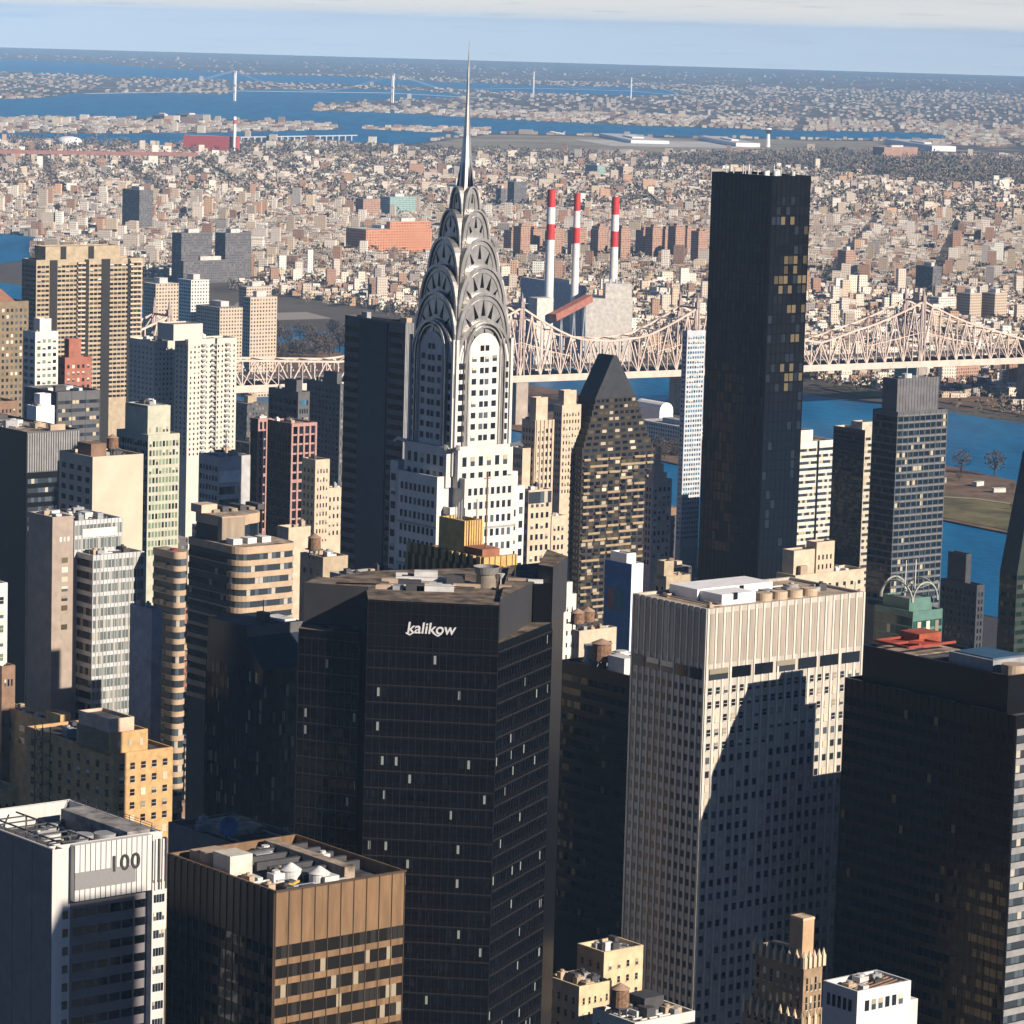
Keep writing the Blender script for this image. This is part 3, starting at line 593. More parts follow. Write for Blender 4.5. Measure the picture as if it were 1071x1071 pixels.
# ------------------------------------------------------------------ far landmarks
def far_things():
    white = mat('far_white', (.85, .84, .82), .6, var=.04); red = mat('far_red', (.45, .08, .06), .7); bay = mat('viaduct_red', (.30, .14, .11), .8)
    def susp(u1, v1, b1, u2, v2, b2, label, wide):
        a = G(u1, b1); b = G(u2, b2); Y1, Y2 = a[1], b[1]
        Z1 = P(u1, v1, Y1)[2]; Z2 = P(u2, v2, Y2)[2]; o = empty('suspension_bridge', (a[0], a[1], 0)); tag(o, label, 'bridge')
        d = b[:2] - a[:2]; L = np.linalg.norm(d); e = d / L; o.rotation_euler = (0, 0, math.atan2(e[1], e[0]))
        zb1, zb2 = a[2], b[2]
        for s, zz, zb in ((0, Z1, zb1), (L, Z2, zb2)):
            t = MB()
            for y in (-7, 7): t.box(s - wide, s + wide, y - wide, y + wide, zb - 2, zz)
            for z in (zz - 6, (zz + zb) / 2): t.box(s - wide * .8, s + wide * .8, -13, 13, z, z + 5)
            t.build('tower', white, o)
        zd = lambda s: (zb1 + (zb2 - zb1) * s / L) + 42
        dk = MB(); dk.bar((-L * .9, 0, zd(-L * .9) - 20), (0, 0, zd(0)), 20, 1.2); dk.bar((0, 0, zd(0)), (L, 0, zd(L)), 20, 1.2); dk.bar((L, 0, zd(L)), (L * 1.7, 0, zd(L) - 20), 20, 1.2); dk.build('deck', plant_grey, o)
        c = MB()
        for y in (-13, 13):
            pr = None
            for k in range(21):
                s = L * k / 20; q = 4 * (k / 20 - .5) ** 2; z = zd(s) + 6 + (Z1 + (Z2 - Z1) * k / 20 - zd(s) - 6) * q
                if pr: c.bar(pr, (s, y, z), .45)
                pr = (s, y, z)
            c.bar((0, y, Z1), (-L * .45, y, zd(0) - 5), .7); c.bar((L, y, Z2), (L * 1.45, y, zd(L) - 5), .7)
        c.build('cable', plant_grey, o)
    susp(245, 74, 105.5, 410, 77, 107.5, 'far white suspension bridge left of the spire', 2.6)
    susp(558, 75, 101, 660, 81, 104, 'far white suspension bridge right of the spire', 2.6)
    # left power plant with two chimneys
    o, W, D, H = simple('brick_plant', 'red brick plant with two slim chimneys by the far bay', 'plant', 248, 143, 8930, 192, 251, red, roof_pale, ang=R(80))
    for x in (.25, .5):
        q = MB().cyl(W * x - 10, D * .05, 0, H + 50, 3.6, 2.8, 10); c = q.build('chimney', white, o); MB().cyl(W * x - 10, D * .05, H + 32, H + 42, 3.5, 3.3, 10).build('painted_band', red, c)
    g_ = G(72, 154); o = empty('storage_dome', tuple(g_)); tag(o, 'white domed storage tank near the far left bay', 'tank')
    MB().cyl(0, 0, -1, 16, 33, 33, 28).build('tank_wall', white, o); d = MB(); pr = (33, 16)
    for k in range(1, 6): q = (33 * math.cos(k * .31), 16 + 12 * math.sin(k * .31)); d.cyl(0, 0, pr[1], q[1], pr[0], q[0], 28, cap=(k == 5)); pr = q
    d.build('dome_roof', white, o)
    # viaduct
    a = G(-10, 172); b = G(206, 175); o = empty('railway_viaduct', (a[0], a[1], a[2])); tag(o, 'rust red railway viaduct on tall piers crossing the rooftops', 'viaduct')
    L = np.linalg.norm(b[:2] - a[:2]); o.rotation_euler = (0, 0, math.atan2(b[1] - a[1], b[0] - a[0]))
    MB().box(0, L, -7, 7, 25, 33).build('deck', bay, o)
    for k in range(11): MB().box(L * k / 10.5, L * k / 10.5 + 8, -6, 6, -2, 25).build('pier', mat('viaduct_stone', (.45, .38, .32), .9), o)
    # bridge to the island (low trestle)
    a = G(250, 149); b = G(372, 147); o = empty('trestle_bridge', (a[0], a[1], a[2])); tag(o, 'low grey trestle bridge crossing the far bay', 'bridge'); L = np.linalg.norm(b[:2] - a[:2]); o.rotation_euler = (0, 0, math.atan2(b[1] - a[1], b[0] - a[0]))
    MB().box(0, L, -6, 6, 13, 16).build('deck', plant_grey, o)
    for k in range(18): MB().box(L * k / 18, L * k / 18 + 5, -6, 6, -2, 13).build('pier', plant_grey, o)
    # control tower, hangars and a landing airliner
    a = G(803, 154); H = P(803, 134, a[1])[2] - a[2]; o = empty('control_tower', tuple(a)); tag(o, 'white airport control tower by the bay', 'tower')
    MB().cyl(0, 0, -1, H - 16, 7, 5, 14).build('shaft', white, o); MB().cyl(0, 0, H - 16, H - 4, 8, 11, 14).build('cab', glass('cab_glass', (.03, .05, .08)), o); MB().cyl(0, 0, H - 4, H, 11, 7, 14).build('roof', white, o)
    for u, v, ul, ur, hgt, lb in ((770, 153.5, 715, 795, 12, 'long pale curved airport terminal below the control tower'), (660, 150, 610, 700, 10, 'long white airport hangar beside the apron'), (975, 158, 915, 1000, 16, 'cream airport hotel block right of the control tower')):
        c = G(u, v); top_v = proj((c[0], c[1], c[2] + hgt))[1]; o, W, D, H = simple('airport_terminal', lb, 'terminal', u, top_v, c[1], ul, ur, white, roof_pale, ang=R(8)); MB().box(W * .3, W * .6, D * .3, D * .6, H, H + 4).build('rooftop_unit', white, o)
    p = P(582, 139, 8600); o = empty('airliner', tuple(p), R(160)); tag(o, 'small white airliner climbing out low over the bay', 'airliner'); o.rotation_euler = (0, R(-8), R(160))
    f = MB(); pr = (-22, .4)
    for x, r in ((-18, 1.5), (-10, 2.1), (10, 2.1), (16, 1.7), (19, .3)): f.v; A = [(pr[0], pr[1] * math.cos(k * .785), pr[1] * math.sin(k * .785) ) for k in range(8)]; B = [(x, r * math.cos(k * .785), r * math.sin(k * .785)) for k in range(8)]; f.loft(A, B); pr = (x, r)
    f.build('fuselage', white, o)
    for s in (-1, 1): q = MB(); q.v = [(5, 0, -.8), (-1, 0, -.8), (-7, 18 * s, .6), (-5, 18 * s, .6), (5, 0, -.3), (-1, 0, -.2), (-7, 18 * s, .8), (-5, 18 * s, .8)]; q.f = [(0, 1, 2, 3), (4, 5, 6, 7), (0, 3, 7, 4), (1, 2, 6, 5), (2, 3, 7, 6)]; q.m = [0] * 5; q.build('wing', white, o)
    q = MB(); q.v = [(-13, -.2, 1), (-20, -.2, 1), (-23, -.2, 8), (-20, -.2, 8), (-13, .2, 1), (-20, .2, 1), (-23, .2, 8), (-20, .2, 8)]; q.f = [(0, 1, 2, 3), (4, 5, 6, 7), (0, 3, 7, 4), (1, 2, 6, 5), (2, 3, 7, 6)]; q.m = [0] * 5; q.build('tail_fin', white, o)
far_things()

def queens_blocks():
    brick = cmat('far_brick', (.40, .24, .17)); orange = cmat('far_orange', (.55, .24, .13), 5, 4); greyb = cmat('far_grey', (.13, .125, .13)); tan = cmat('far_tan', (.52, .42, .32)); teal = cmat('far_teal', (.28, .42, .40)); white = cmat('far_whitewall', (.68, .64, .58))
    S = [
     ('apartment_tower', 'grey balconied tower alone among houses at upper left', 'building', 146, 199, 5580, 128, 160, greyb, roof_grey),
     ('apartment_tower', 'left of the two dark grey slab towers at upper left', 'building', 190, 244, 4550, 180, 222, greyb, roof_grey),
     ('apartment_tower', 'right of the two dark grey slab towers at upper left', 'building', 236, 244, 4580, 225, 263, greyb, roof_grey),
     ('apartment_slab', 'long low grey slab below the two dark towers', 'building', 192, 273, 4500, 187, 254, greyb, roof_grey),
     ('factory', 'long orange brick factory left of the spire', 'factory', 383, 240, 5200, 362, 452, orange, roof_pale),
     ('factory', 'taller orange factory wing just left of the spire', 'factory', 408, 232, 5230, 404, 450, orange, roof_pale),
     ('office_block', 'pale teal block above the orange factory', 'building', 408, 206, 6250, 397, 435, teal, roof_pale),
     ('office_block', 'grey brick block beside the pale teal one', 'building', 380, 208, 6150, 372, 398, brick, roof_grey),
     ('office_tower', 'pale blue-grey ribbed tower among houses right of the spire', 'building', 538, 190, 6650, 531, 551, greyb, roof_pale),
     ('office_tower', 'small dark blue tower right of the spire', 'building', 524, 197, 6600, 519, 530, greyb, roof_pale),
     ('apartment_block', 'cream block left of centre above the dark slab tower', 'building', 258, 300, 3750, 250, 284, tan, roof_pale),
     ('apartment_block', 'dark fronted block with lit cream end near the tan slab', 'building', 230, 322, 3300, 205, 254, tan, roof_grey),
     ('apartment_block', 'peach block with rows of windows right of the tan slab', 'building', 163, 297, 3250, 150, 187, tan, roof_pale),
     ('apartment_block', 'taller cream block behind the peach one', 'building', 200, 293, 3350, 186, 219, white, roof_pale),
     ('apartment_block', 'pinkish cream block in the right foreground of the far bank', 'building', 262, 311, 3150, 254, 290, tan, roof_pale),
     ('warehouse', 'yellow lit warehouse by the right bridge tower', 'warehouse', 962, 306, 4250, 956, 968, tan, roof_pale),
     ('office_tower', 'dark sided slab with tan end above the right bridge tower', 'building', 976, 279, 4700, 958, 985, greyb, roof_grey),
     ('apartment_block', 'left of a pair of cream ended blocks by the right edge', 'building', 1015, 307, 4240, 1001, 1027, tan, roof_pale),
     ('apartment_block', 'right of a pair of cream ended blocks by the right edge', 'building', 1041, 307, 4250, 1027, 1054, tan, roof_pale),
     ('warehouse', 'white sheds with long roofs beyond the right bridge tower', 'warehouse', 982, 311, 4350, 972, 1000, white, roof_pale),
     ('factory', 'cream gabled factory above the chimneys in the far rows', 'factory', 690, 305, 4450, 672, 695, white, roof_pale),
     ('apartment_block', 'brown block at the far bank under the right bridge span', 'building', 998, 377, 3490, 980, 1024, brick, roof_grey),
     ('apartment_block', 'tall pinkish block in the far rows at the right', 'building', 885, 262, 4980, 876, 895, brick, roof_pale),
     ('hospital', 'wide brown building above the far airport', 'building', 925, 154, 9770, 913, 960, brick, roof_pale),
     ('office_block', 'blue glass block in the far rows above the middle chimney', 'building', 625, 173, 8000, 612, 633, teal, roof_pale),
     ('apartment_block', 'cream twin block in the far rows right of the chimneys', 'building', 652, 174, 7950, 645, 662, tan, roof_pale),
     ('prison_block', 'pink block on the far prison island', 'building', 172, 121, 11500, 160, 182, brick, roof_pale),
     ('prison_block', 'grey block on the far prison island', 'building', 196, 120, 11600, 184, 213, greyb, roof_pale),
    ]
    for k in S:
        o, W, D, H = simple(*k); MB().box(W * .3, W * .65, D * .25, D * .7, H, H + 5).build('rooftop_unit', roof_pale, o)
    for i, (u, Y) in enumerate([(i_ * 26 + 545 + (i_ * 7) % 9, 5150 + (i_ * 37) % 120) for i_ in range(8)] + [(535 + 23 * i_, 5330 + (i_ * 53) % 90) for i_ in range(9)]):
        o, W, D, H = simple('housing_block', 'brown brick housing block in the row behind the chimneys', 'building', u, 237 + (i * 5) % 6, Y, u - 8, u + 10, brick, roof_grey, 'brown housing blocks behind the chimneys'); MB().box(W * .3, W * .7, D * .3, D * .7, H, H + 4).build('rooftop_unit', brick, o)
    # buildings on the river island
    bl = mat('hospital_blue', (.30, .36, .42), .8)
    o, W, D, H = simple('hospital', 'long flat hospital block beside the arched bridge pier', 'hospital', 716, 447, 2830, 668, 745, cmat('isl_pale', (.5, .52, .5)), roof_pale, ang=R(35)); MB().box(W * .2, W * .5, D * .2, D * .6, H, H + 4).build('rooftop_unit', bl, o)
    o, W, D, H = simple('sports_hall', 'white vaulted hall left of the arched bridge pier', 'hall', 690, 430, 2960, 664, 704, mat('far_white', (.85, .84, .82)), roof_pale, ang=R(35))
    d = MB(); n = 8
    for k in range(n):
        a0, a1 = math.pi * k / n, math.pi * (k + 1) / n; d.poly([(W / 2 - W / 2 * math.cos(a0), 0, H + 7 * math.sin(a0)), (W / 2 - W / 2 * math.cos(a1), 0, H + 7 * math.sin(a1)), (W / 2 - W / 2 * math.cos(a1), D, H + 7 * math.sin(a1)), (W / 2 - W / 2 * math.cos(a0), D, H + 7 * math.sin(a0))])
    d.poly([(W / 2 - W / 2 * math.cos(math.pi * k / n), 0, H + 7 * math.sin(math.pi * k / n)) for k in range(n + 1)]); d.build('vaulted_roof', mat('far_white', (.85, .84, .82)), o)
queens_blocks(); build_sprawl(); woods()
r_ = random.Random(5)
for i, (u, v, h) in enumerate([(1005, 497, 19), (1040, 500, 21)]):
    p = G(u, v); tree(p[0], p[1], h, ['smaller bare tree on the brown river island', 'larger rounded bare tree on the brown river island'][i], 'bare trees on the island', i)
for i in range(16):
    o_, t_ = r_.uniform(250, 400), r_.uniform(270, 560); q_ = shore(o_, t_); tree(q_[0], q_[1], r_.uniform(4, 8), 'small bare shrub on the brown river island', 'shrubs on the island', i % 3)
for i, (o_, t_) in enumerate(((375, 420), (385, 455), (372, 480), (392, 350))):
    q_ = shore(o_, t_); c_ = empty('site_cabin', (q_[0], q_[1], 1.5), R(20 + 30 * i)); tag(c_, 'small white site cabin on the bare earth of the river island', 'cabin', 'site cabins on the island')
    MB().box(-5, 5, -2, 2, 0, 3).build('cabin_wall', plant_cream, c_); MB().box(-5.2, 5.2, -2.2, 2.2, 3.0, 3.3).build('cabin_roof', roof_pale, c_)
for i in range(44):
    u = 252 + i * 2.6 + r_.uniform(-3, 3); p = G(u, 366 + r_.uniform(-12, 12)); tree(p[0], p[1], r_.uniform(15, 24), 'bare brown tree in the clump on the far bank left of the dark slab', 'bare trees on the far bank', i % 3)
for i in range(34):
    u = 848 + i * 4.4 + r_.uniform(-3, 3); p = G(u, 388 + r_.uniform(-8, 8)); tree(p[0], p[1], r_.uniform(9, 15), 'bare tree in the park under the right bridge span', 'bare trees in the bridge park', i % 3)
for i in range(22):
    u = 690 + i * 2.4 + r_.uniform(-3, 3); p = G(u, 480 + r_.uniform(-8, 4)); tree(p[0], p[1], r_.uniform(9, 14), 'bare tree on the island beside the hospital block', 'bare trees by the hospital', i % 3)
# ================================================================== MIDTOWN TOWERS
GV = {'D': glass('glass_dark', (.012, .017, .026), .1), 'M': glass('glass_grey', (.06, .075, .09), .12), 'P': glass('glass_blind', (.45, .40, .30), .4), 'G': glass('glass_green', (.16, .22, .15), .2),
      'B': glass('glass_blue', (.03, .14, .24), .12), 'T': glass('glass_tan', (.10, .08, .045), .25), 'K': glass('glass_black', (.004, .005, .008), .08), 'W': glass('glass_white', (.7, .68, .62), .35)}
_WM = {}
def win_mesh(wd, h, var, frame):
    k = (round(wd, 2), round(h, 2), var, frame)
    if k not in _WM:
        mb = MB(); mb.poly([(-wd / 2, 0, -h / 2), (wd / 2, 0, -h / 2), (wd / 2, 0, h / 2), (-wd / 2, 0, h / 2)], 0)
        if var == 'M': mb.poly([(-wd / 2, -.02, h * .02), (wd / 2, -.02, h * .02), (wd / 2, -.02, h / 2), (-wd / 2, -.02, h / 2)], 2)   # half drawn blind
        if frame:                                  # sill and meeting rail, standing proud of the pane
            mb.box(-wd / 2 - .1, wd / 2 + .1, -.16, .02, -h / 2 - .18, -h / 2, 1); mb.box(-wd / 2, wd / 2, -.05, 0, -.05, .05, 1, skip='k')
        me = bpy.data.meshes.new('window'); me.from_pydata(mb.v, [], mb.f); me.materials.append(GV[var] if isinstance(var, str) else var)
        me.materials.append(frame or GV['D']); me.materials.append(GV['P']); me.polygons.foreach_set('material_index', mb.m)
        _WM[k] = me
    return _WM[k]
FOOT = []
class Tower:
    """a building whose near top corner is seen at (u, v), Y metres ahead; ul and ur are where its left and right faces end"""
    def __init__(s, name, label, cat, u, v, Y, ul=None, ur=None, W=None, D=None, ang=GRID, z0=2.0, seed=0, group=None):
        c = P(u, v, Y); s.c = c; s.z0 = z0; s.H = c[2] - z0; s.rng = random.Random(seed * 13 + int(u * 7 + v))
        s.e = np.array([math.cos(ang), math.sin(ang)]); s.n = np.array([-math.sin(ang), math.cos(ang)])
        s.W = W if W else s.solve(s.e, ur, 1, c[2]); s.D = D if D else s.solve(s.n, ul, -1, c[2])
        s.root = empty(name, (c[0], c[1], z0), ang); tag(s.root, label, cat, group); s.win = []; s.mb = MB()
        q = c[:2] + s.e * s.W / 2 + s.n * s.D / 2; FOOT.append((q[0], q[1], .5 * math.hypot(s.W, s.D)))
    def solve(s, d, t, sg, z, o=(0, 0)):
        lo, hi = 0.0, 400.0; b = s.c[:2] + s.e * o[0] + s.n * o[1]
        for _ in range(40):
            k = (lo + hi) / 2; q = proj((b[0] + d[0] * k, b[1] + d[1] * k, z))[0]
            if (q - t) * sg < 0: lo = k
            else: hi = k
        return k
    def z(s, v, x=0.0, y=0.0):                     # local height whose image row at local (x, y) is v
        p = s.c[:2] + s.e * x + s.n * y; lo, hi = -50.0, 420.0
        for _ in range(40):
            k = (lo + hi) / 2
            if proj((p[0], p[1], s.z0 + k))[1] > v: lo = k
            else: hi = k
        return k
    def x(s, u, z=None, y=0.0): return s.solve(s.e, u, 1, (s.H if z is None else z) + s.z0, (0, y))
    def y(s, u, z=None, x=0.0): return s.solve(s.n, u, -1, (s.H if z is None else z) + s.z0, (x, 0))
    def block(s, x0, x1, y0, y1, z0, z1, mi=0, top=1, par=1.1, t=.5):
        """box with a parapet round a sunken roof"""
        m = s.mb
        if par <= 0 or min(x1 - x0, y1 - y0) < 3: m.box(x0, x1, y0, y1, z0, z1, mi, top); return
        m.box(x0, x1, y0, y1, z0, z1, mi, skip='t'); b = len(m.v); zr = z1 - par
        o = [(x0, y0), (x1, y0), (x1, y1), (x0, y1)]; i = [(x0 + t, y0 + t), (x1 - t, y0 + t), (x1 - t, y1 - t), (x0 + t, y1 - t)]
        m.loft([(*p, z1) for p in o], [(*p, z1) for p in i], mi); m.loft([(*p, z1) for p in i], [(*p, zr) for p in i], mi); m.poly([(*p, zr) for p in i], top)
    def wins(s, face, a0, a1, z0, z1, nc, nr, wf=.5, hf=.55, plane=0.0, mix='DDDDM', off=.07, frame=None, skip=0.0, dz=0.0):
        """nc x nr windows on the R face (plane y) or the L face (plane x) between a0..a1 and z0..z1"""
        cw, ch = (a1 - a0) / nc, (z1 - z0) / nr
        for r in range(nr):
            for c in range(nc):
                if skip and s.rng.random() < skip: continue
                s.win.append((face, a0 + (c + .5) * cw, z0 + (r + .5 + dz) * ch, plane, cw * wf, ch * hf, s.rng.choice(mix), off, frame))
    def bands(s, face, a0, a1, z0, z1, nr, hf, m, plane=0.0, off=.07, name='window_band'):
        ch = (z1 - z0) / nr
        for r in range(nr):
            zc = z0 + (r + .5) * ch; mb = MB(); h = ch * hf / 2
            if face == 'R': mb.poly([(0, 0, -h), (a1 - a0, 0, -h), (a1 - a0, 0, h), (0, 0, h)]); loc = (a0, plane - off, zc)
            else: mb.poly([(0, a1 - a0, -h), (0, 0, -h), (0, 0, h), (0, a1 - a0, h)]); loc = (plane - off, a0, zc)
            mb.build(name, m, s.root, loc)
    def ribs(s, face, a0, a1, n, z0, z1, w=.5, d=.4, plane=0.0, mi=0):
        for k in range(n + 1):
            a = a0 + (a1 - a0) * k / n
            if face == 'R': s.mb.box(a - w / 2, a + w / 2, plane - d, plane, z0, z1, mi, skip='kb')
            else: s.mb.box(plane - d, plane, a - w / 2, a + w / 2, z0, z1, mi, skip='rb')
    def unit(s, x0, x1, y0, y1, z0, z1, m, name='rooftop_unit'):
        b = MB().box(x0, x1, y0, y1, z0, z1, skip='b'); return b.build(name, m, s.root)
    def clutter(s, x0, x1, y0, y1, z, n, ms, hmax=4.0, sz=5.0):
        for _ in range(n):
            a, b = s.rng.uniform(1.2, sz), s.rng.uniform(1.2, sz); h = s.rng.uniform(1.0, hmax)
            if x1 - x0 <= a + .5 or y1 - y0 <= b + .5: continue
            x, y = s.rng.uniform(x0, x1 - a), s.rng.uniform(y0, y1 - b)
            o = MB(); o.box(x, x + a, y, y + b, z - .1, z + h, skip='b')
            if s.rng.random() < .5: o.cyl(x + a / 2, y + b / 2, z + h, z + h + .5, min(a, b) * .35, n=10)
            o.build('rooftop_unit', s.rng.choice(ms), s.root)
            if s.rng.random() < .6:
                q = MB(); x2 = s.rng.uniform(x0, x1); y2 = s.rng.uniform(y0, y1); q.bar((x + a / 2, y + b / 2, z + .5), (x2, y + b / 2, z + .5), .35); q.bar((x2, y + b / 2, z + .5), (x2, y2, z + .5), .35); q.build('duct', s.rng.choice(ms), s.root)
    def tank(s, x, y, z, r=1.9, h=4.0):
        wood = mat('tank_wood', (.22, .13, .08), .9, var=.3, scale=1.5); tin = mat('tank_roof', (.35, .24, .17), .7); st = mat('dark_steel', (.06, .06, .065), .6)
        o = MB(); 
        for k in range(4): a = k * math.pi / 2 + .78; o.bar((x + r * .7 * math.cos(a), y + r * .7 * math.sin(a), z - .2), (x + r * .7 * math.cos(a), y + r * .7 * math.sin(a), z + 2.6), .3)
        o.box(x - r, x + r, y - r, y + r, z + 2.5, z + 2.8); t = o.build('water_tank', st, s.root)
        MB().cyl(x, y, z + 2.8, z + 2.8 + h, r, r * .95, 16).build('barrel', wood, t); MB().cyl(x, y, z + 2.8 + h, z + 4.2 + h, r * 1.08, .02, 16).build('conical_roof', tin, t)
    def done(s, mats, wall='wall'):
        s.mb.build(wall, mats, s.root)
        if not s.win: return s.root
        w = sorted(s.win, key=lambda k: -(k[4] * k[5]) * (1.0 if k[0] == 'R' else .8) - k[2] * .02); best, rest = w[:100], w[100:]
        for face, a, z, pl, ww, hh, var, off, fr in best:
            o = bpy.data.objects.new('window', win_mesh(ww, hh, var, fr)); COL.objects.link(o); o.parent = s.root
            if face == 'R': o.location = (a, pl - off, z); o.rotation_euler = (0, 0, s.rng.gauss(0, .012))
            elif face == 'L': o.location = (pl - off, a, z); o.rotation_euler = (0, 0, -math.pi / 2 + s.rng.gauss(0, .012))
            elif face == 'F': o.location = (a, pl, z)
        if rest:
            vs = sorted({k[6] for k in rest}); mb = MB()
            for face, a, z, pl, ww, hh, var, off, fr in rest:
                i = vs.index(var)
                if face == 'R': mb.poly([(a - ww / 2, pl - off, z - hh / 2), (a + ww / 2, pl - off, z - hh / 2), (a + ww / 2, pl - off, z + hh / 2), (a - ww / 2, pl - off, z + hh / 2)], i)
                else: mb.poly([(pl - off, a + ww / 2, z - hh / 2), (pl - off, a - ww / 2, z - hh / 2), (pl - off, a - ww / 2, z + hh / 2), (pl - off, a + ww / 2, z + hh / 2)], i)
            tag(mb.build('small_windows', [GV[k] for k in vs], s.root), kind='stuff')
        return s.root
M_ = mat
unit_pale = M_('unit_pale', (.62, .62, .60), .6); unit_grey = M_('unit_grey', (.30, .31, .32), .6); unit_tan = M_('unit_tan', (.42, .33, .24), .8); steel_dark = M_('dark_steel', (.06, .06, .065), .6)
UN = [unit_pale, unit_grey, unit_tan, steel_dark]

# ------------------------------------------------------------------ the steel crowned spire tower
def spire_tower():
    white = M_('white_brick', (.62, .60, .555), .75, var=.10, scale=.15, streak=.3); greyb = M_('grey_brick', (.36, .35, .34), .8, var=.12); steel = M_('crown_steel', (.49, .475, .45), .36, metal=.85, var=.16, scale=.5, streak=.4); steel2 = M_('eagle_steel', (.46, .45, .43), .42, metal=.7, var=.16, scale=.6)  # steel2 is a duller steel for the eagle heads
    black = GV['K']; roof = M_('terrace_roof', (.46, .42, .37), .9, var=.2)
    Y = 946.0; ap = P(491, 42, Y); cx, cy = ap[0], ap[1]
    e = np.array([math.cos(GRID), math.sin(GRID)]); n = np.array([-math.sin(GRID), math.cos(GRID)])
    t = Tower('spire_skyscraper', 'white brick skyscraper with stacked steel arches and a needle spire', 'skyscraper', 478, 496, Y - 19, W=27.5, D=27.5)
    t.root.location = (cx - (e[0] + n[0]) * 13.75, cy - (e[1] + n[1]) * 13.75, 2.0)
    C = 13.75; Z = lambda v: P(483, v, Y)[2] - 2.0
    zA, zB = Z(492), Z(461)                        # top of the broad shaft, top of the upper block
    zS = Z(463); zP = Z(357)                       # shaft under the crown
    m = t.mb
    # broad shaft with notched corners, upper block, shaft
    NC = 5.2
    for (x0, x1, y0, y1, zt) in ((NC, 27.5 - NC, 0, 27.5, zA - 0.2), (0, 27.5, NC, 27.5 - NC, zA)): t.block(x0, x1, y0, y1, 0, zt, 0, 2)
    t.block(2.2, 25.3, 2.2, 25.3, 0, zA - 8, 0, 2)
    t.block(4.6, 22.9, 2.4, 25.1, zA - 3, zB, 0, 2); t.block(2.4, 25.1, 4.6, 22.9, zA - 3, zB - .3, 0, 2)
    t.block(3.5, 20, 27, 30.5, 0, zA + 1.5, 0, 2); t.block(20, 30.0, 5, 30, 0, zA - 4, 0, 2)
    h = 9.8                                        # half width of the shaft under the crown
    m.box(C - h, C + h, C - h, C + h, zA, zP, 0, skip='b')
    # windows of the broad shaft: columns of paired lights
    fh = 3.75; nr = int((zA - 3 - (Z(700))) / fh)
    for face in 'RL':
        t.wins(face, NC + .8, 27.5 - NC - .8, zA - 2 - nr * fh, zA - 2, 8, nr, .55, .5, 0, 'DDDDDM', frame=None)
        for a0, a1 in ((2.6, NC - .2), (27.5 - NC + .2, 24.9)): t.wins(face, a0, a1, zA - 9 - (nr - 2) * fh, zA - 9, 1, nr - 2, .8, .5, 2.2, 'DDDM')
        t.wins(face, 5.4, 22.1, zB - 3 - 2 * fh, zB - 2, 6, 2, .5, .6, 2.4, 'DDDDM')
    t.wins('L', 27.6, 30.3, zA - 2 - nr * fh, zA - 1, 1, nr, .7, .5, 3.5, 'DDDDM')
    t.wins('R', 27.7, 29.8, zA - 6 - nr * fh, zA - 5, 1, nr, .6, .5, 5, 'DDDM')
    for k in range(5):                              # dark string courses
        zc = zA - 14 - k * 11.2
        for x0, x1, y0, y1 in ((NC - .05, 27.5 - NC + .05, -.09, .05), (-.09, .05, NC - .05, 27.5 - NC + .05)): m.box(x0, x1, y0, y1, zc, zc + .55, 1)
    # shaft under the crown: white arched bay between grey corner piers
    for face in 'RL':
        def bx(a0, a1, d, z0, z1, mi):
            if face == 'R': m.box(a0, a1, C - h - d, C - h + .2, z0, z1, mi)
            else: m.box(C - h - d, C - h + .2, a0, a1, z0, z1, mi)
        for s_ in (-1, 1):
            for k, (o, ww, dd) in enumerate(((9.25, .8, .5), (6.6, .5, .35), (5.35, .5, .6))):
                a = C + s_ * o; bx(a - ww / 2, a + ww / 2, dd, zS - 1, zP + 1.5 - (0 if k else 0), 1 if k else 0)
        nr2 = 8; zt = zP - 2.2
        t.wins(face, C - 4.7, C - 2.2, zS + 1, zt, 1, nr2, .58, .5, C - h - .3, 'DDDM'); t.wins(face, C - 1.7, C + 1.7, zS + 1, zt + 2.8, 2, nr2 + 1, .72, .5, C - h - .3, 'DDDM'); t.wins(face, C + 2.2, C + 4.7, zS + 1, zt, 1, nr2, .58, .5, C - h - .3, 'DDDM')
        for s_ in (-1, 1): t.wins(face, C + s_ * 7.8 - .85, C + s_ * 7.8 + .85, zS + 1, zt - 2, 1, nr2, .75, .6, C - h, 'DDDD')
    # cross vaulted steel tiers, each narrower than the one below
    def arch(hw, zsp, ht, n_=18, p=1.0): return [(-hw * math.copysign(abs(math.cos(math.pi * k / n_)) ** .9, math.cos(math.pi * k / n_)), zsp + ht * max(0, math.sin(math.pi * k / n_)) ** .86) for k in range(n_ + 1)]
    def vault(half_len, hw, zb, zsp, ht, parent_mb, mi=0, lip=0.0):
        """arched block running through the tower both ways"""
        pr = [(-hw, zb)] + arch(hw, zsp, ht) + [(hw, zb)]
        for ax in (0, 1):
            A = [((C + a, C - half_len, z) if ax == 0 else (C - half_len, C - a, z)) for a, z in pr]; B = [((C + a, C + half_len, z) if ax == 0 else (C + half_len, C - a, z)) for a, z in pr]
            parent_mb.poly(A, mi); parent_mb.poly(B[::-1], mi)
            for i in range(len(pr) - 1): parent_mb.poly([A[i], B[i], B[i + 1], A[i + 1]], mi)
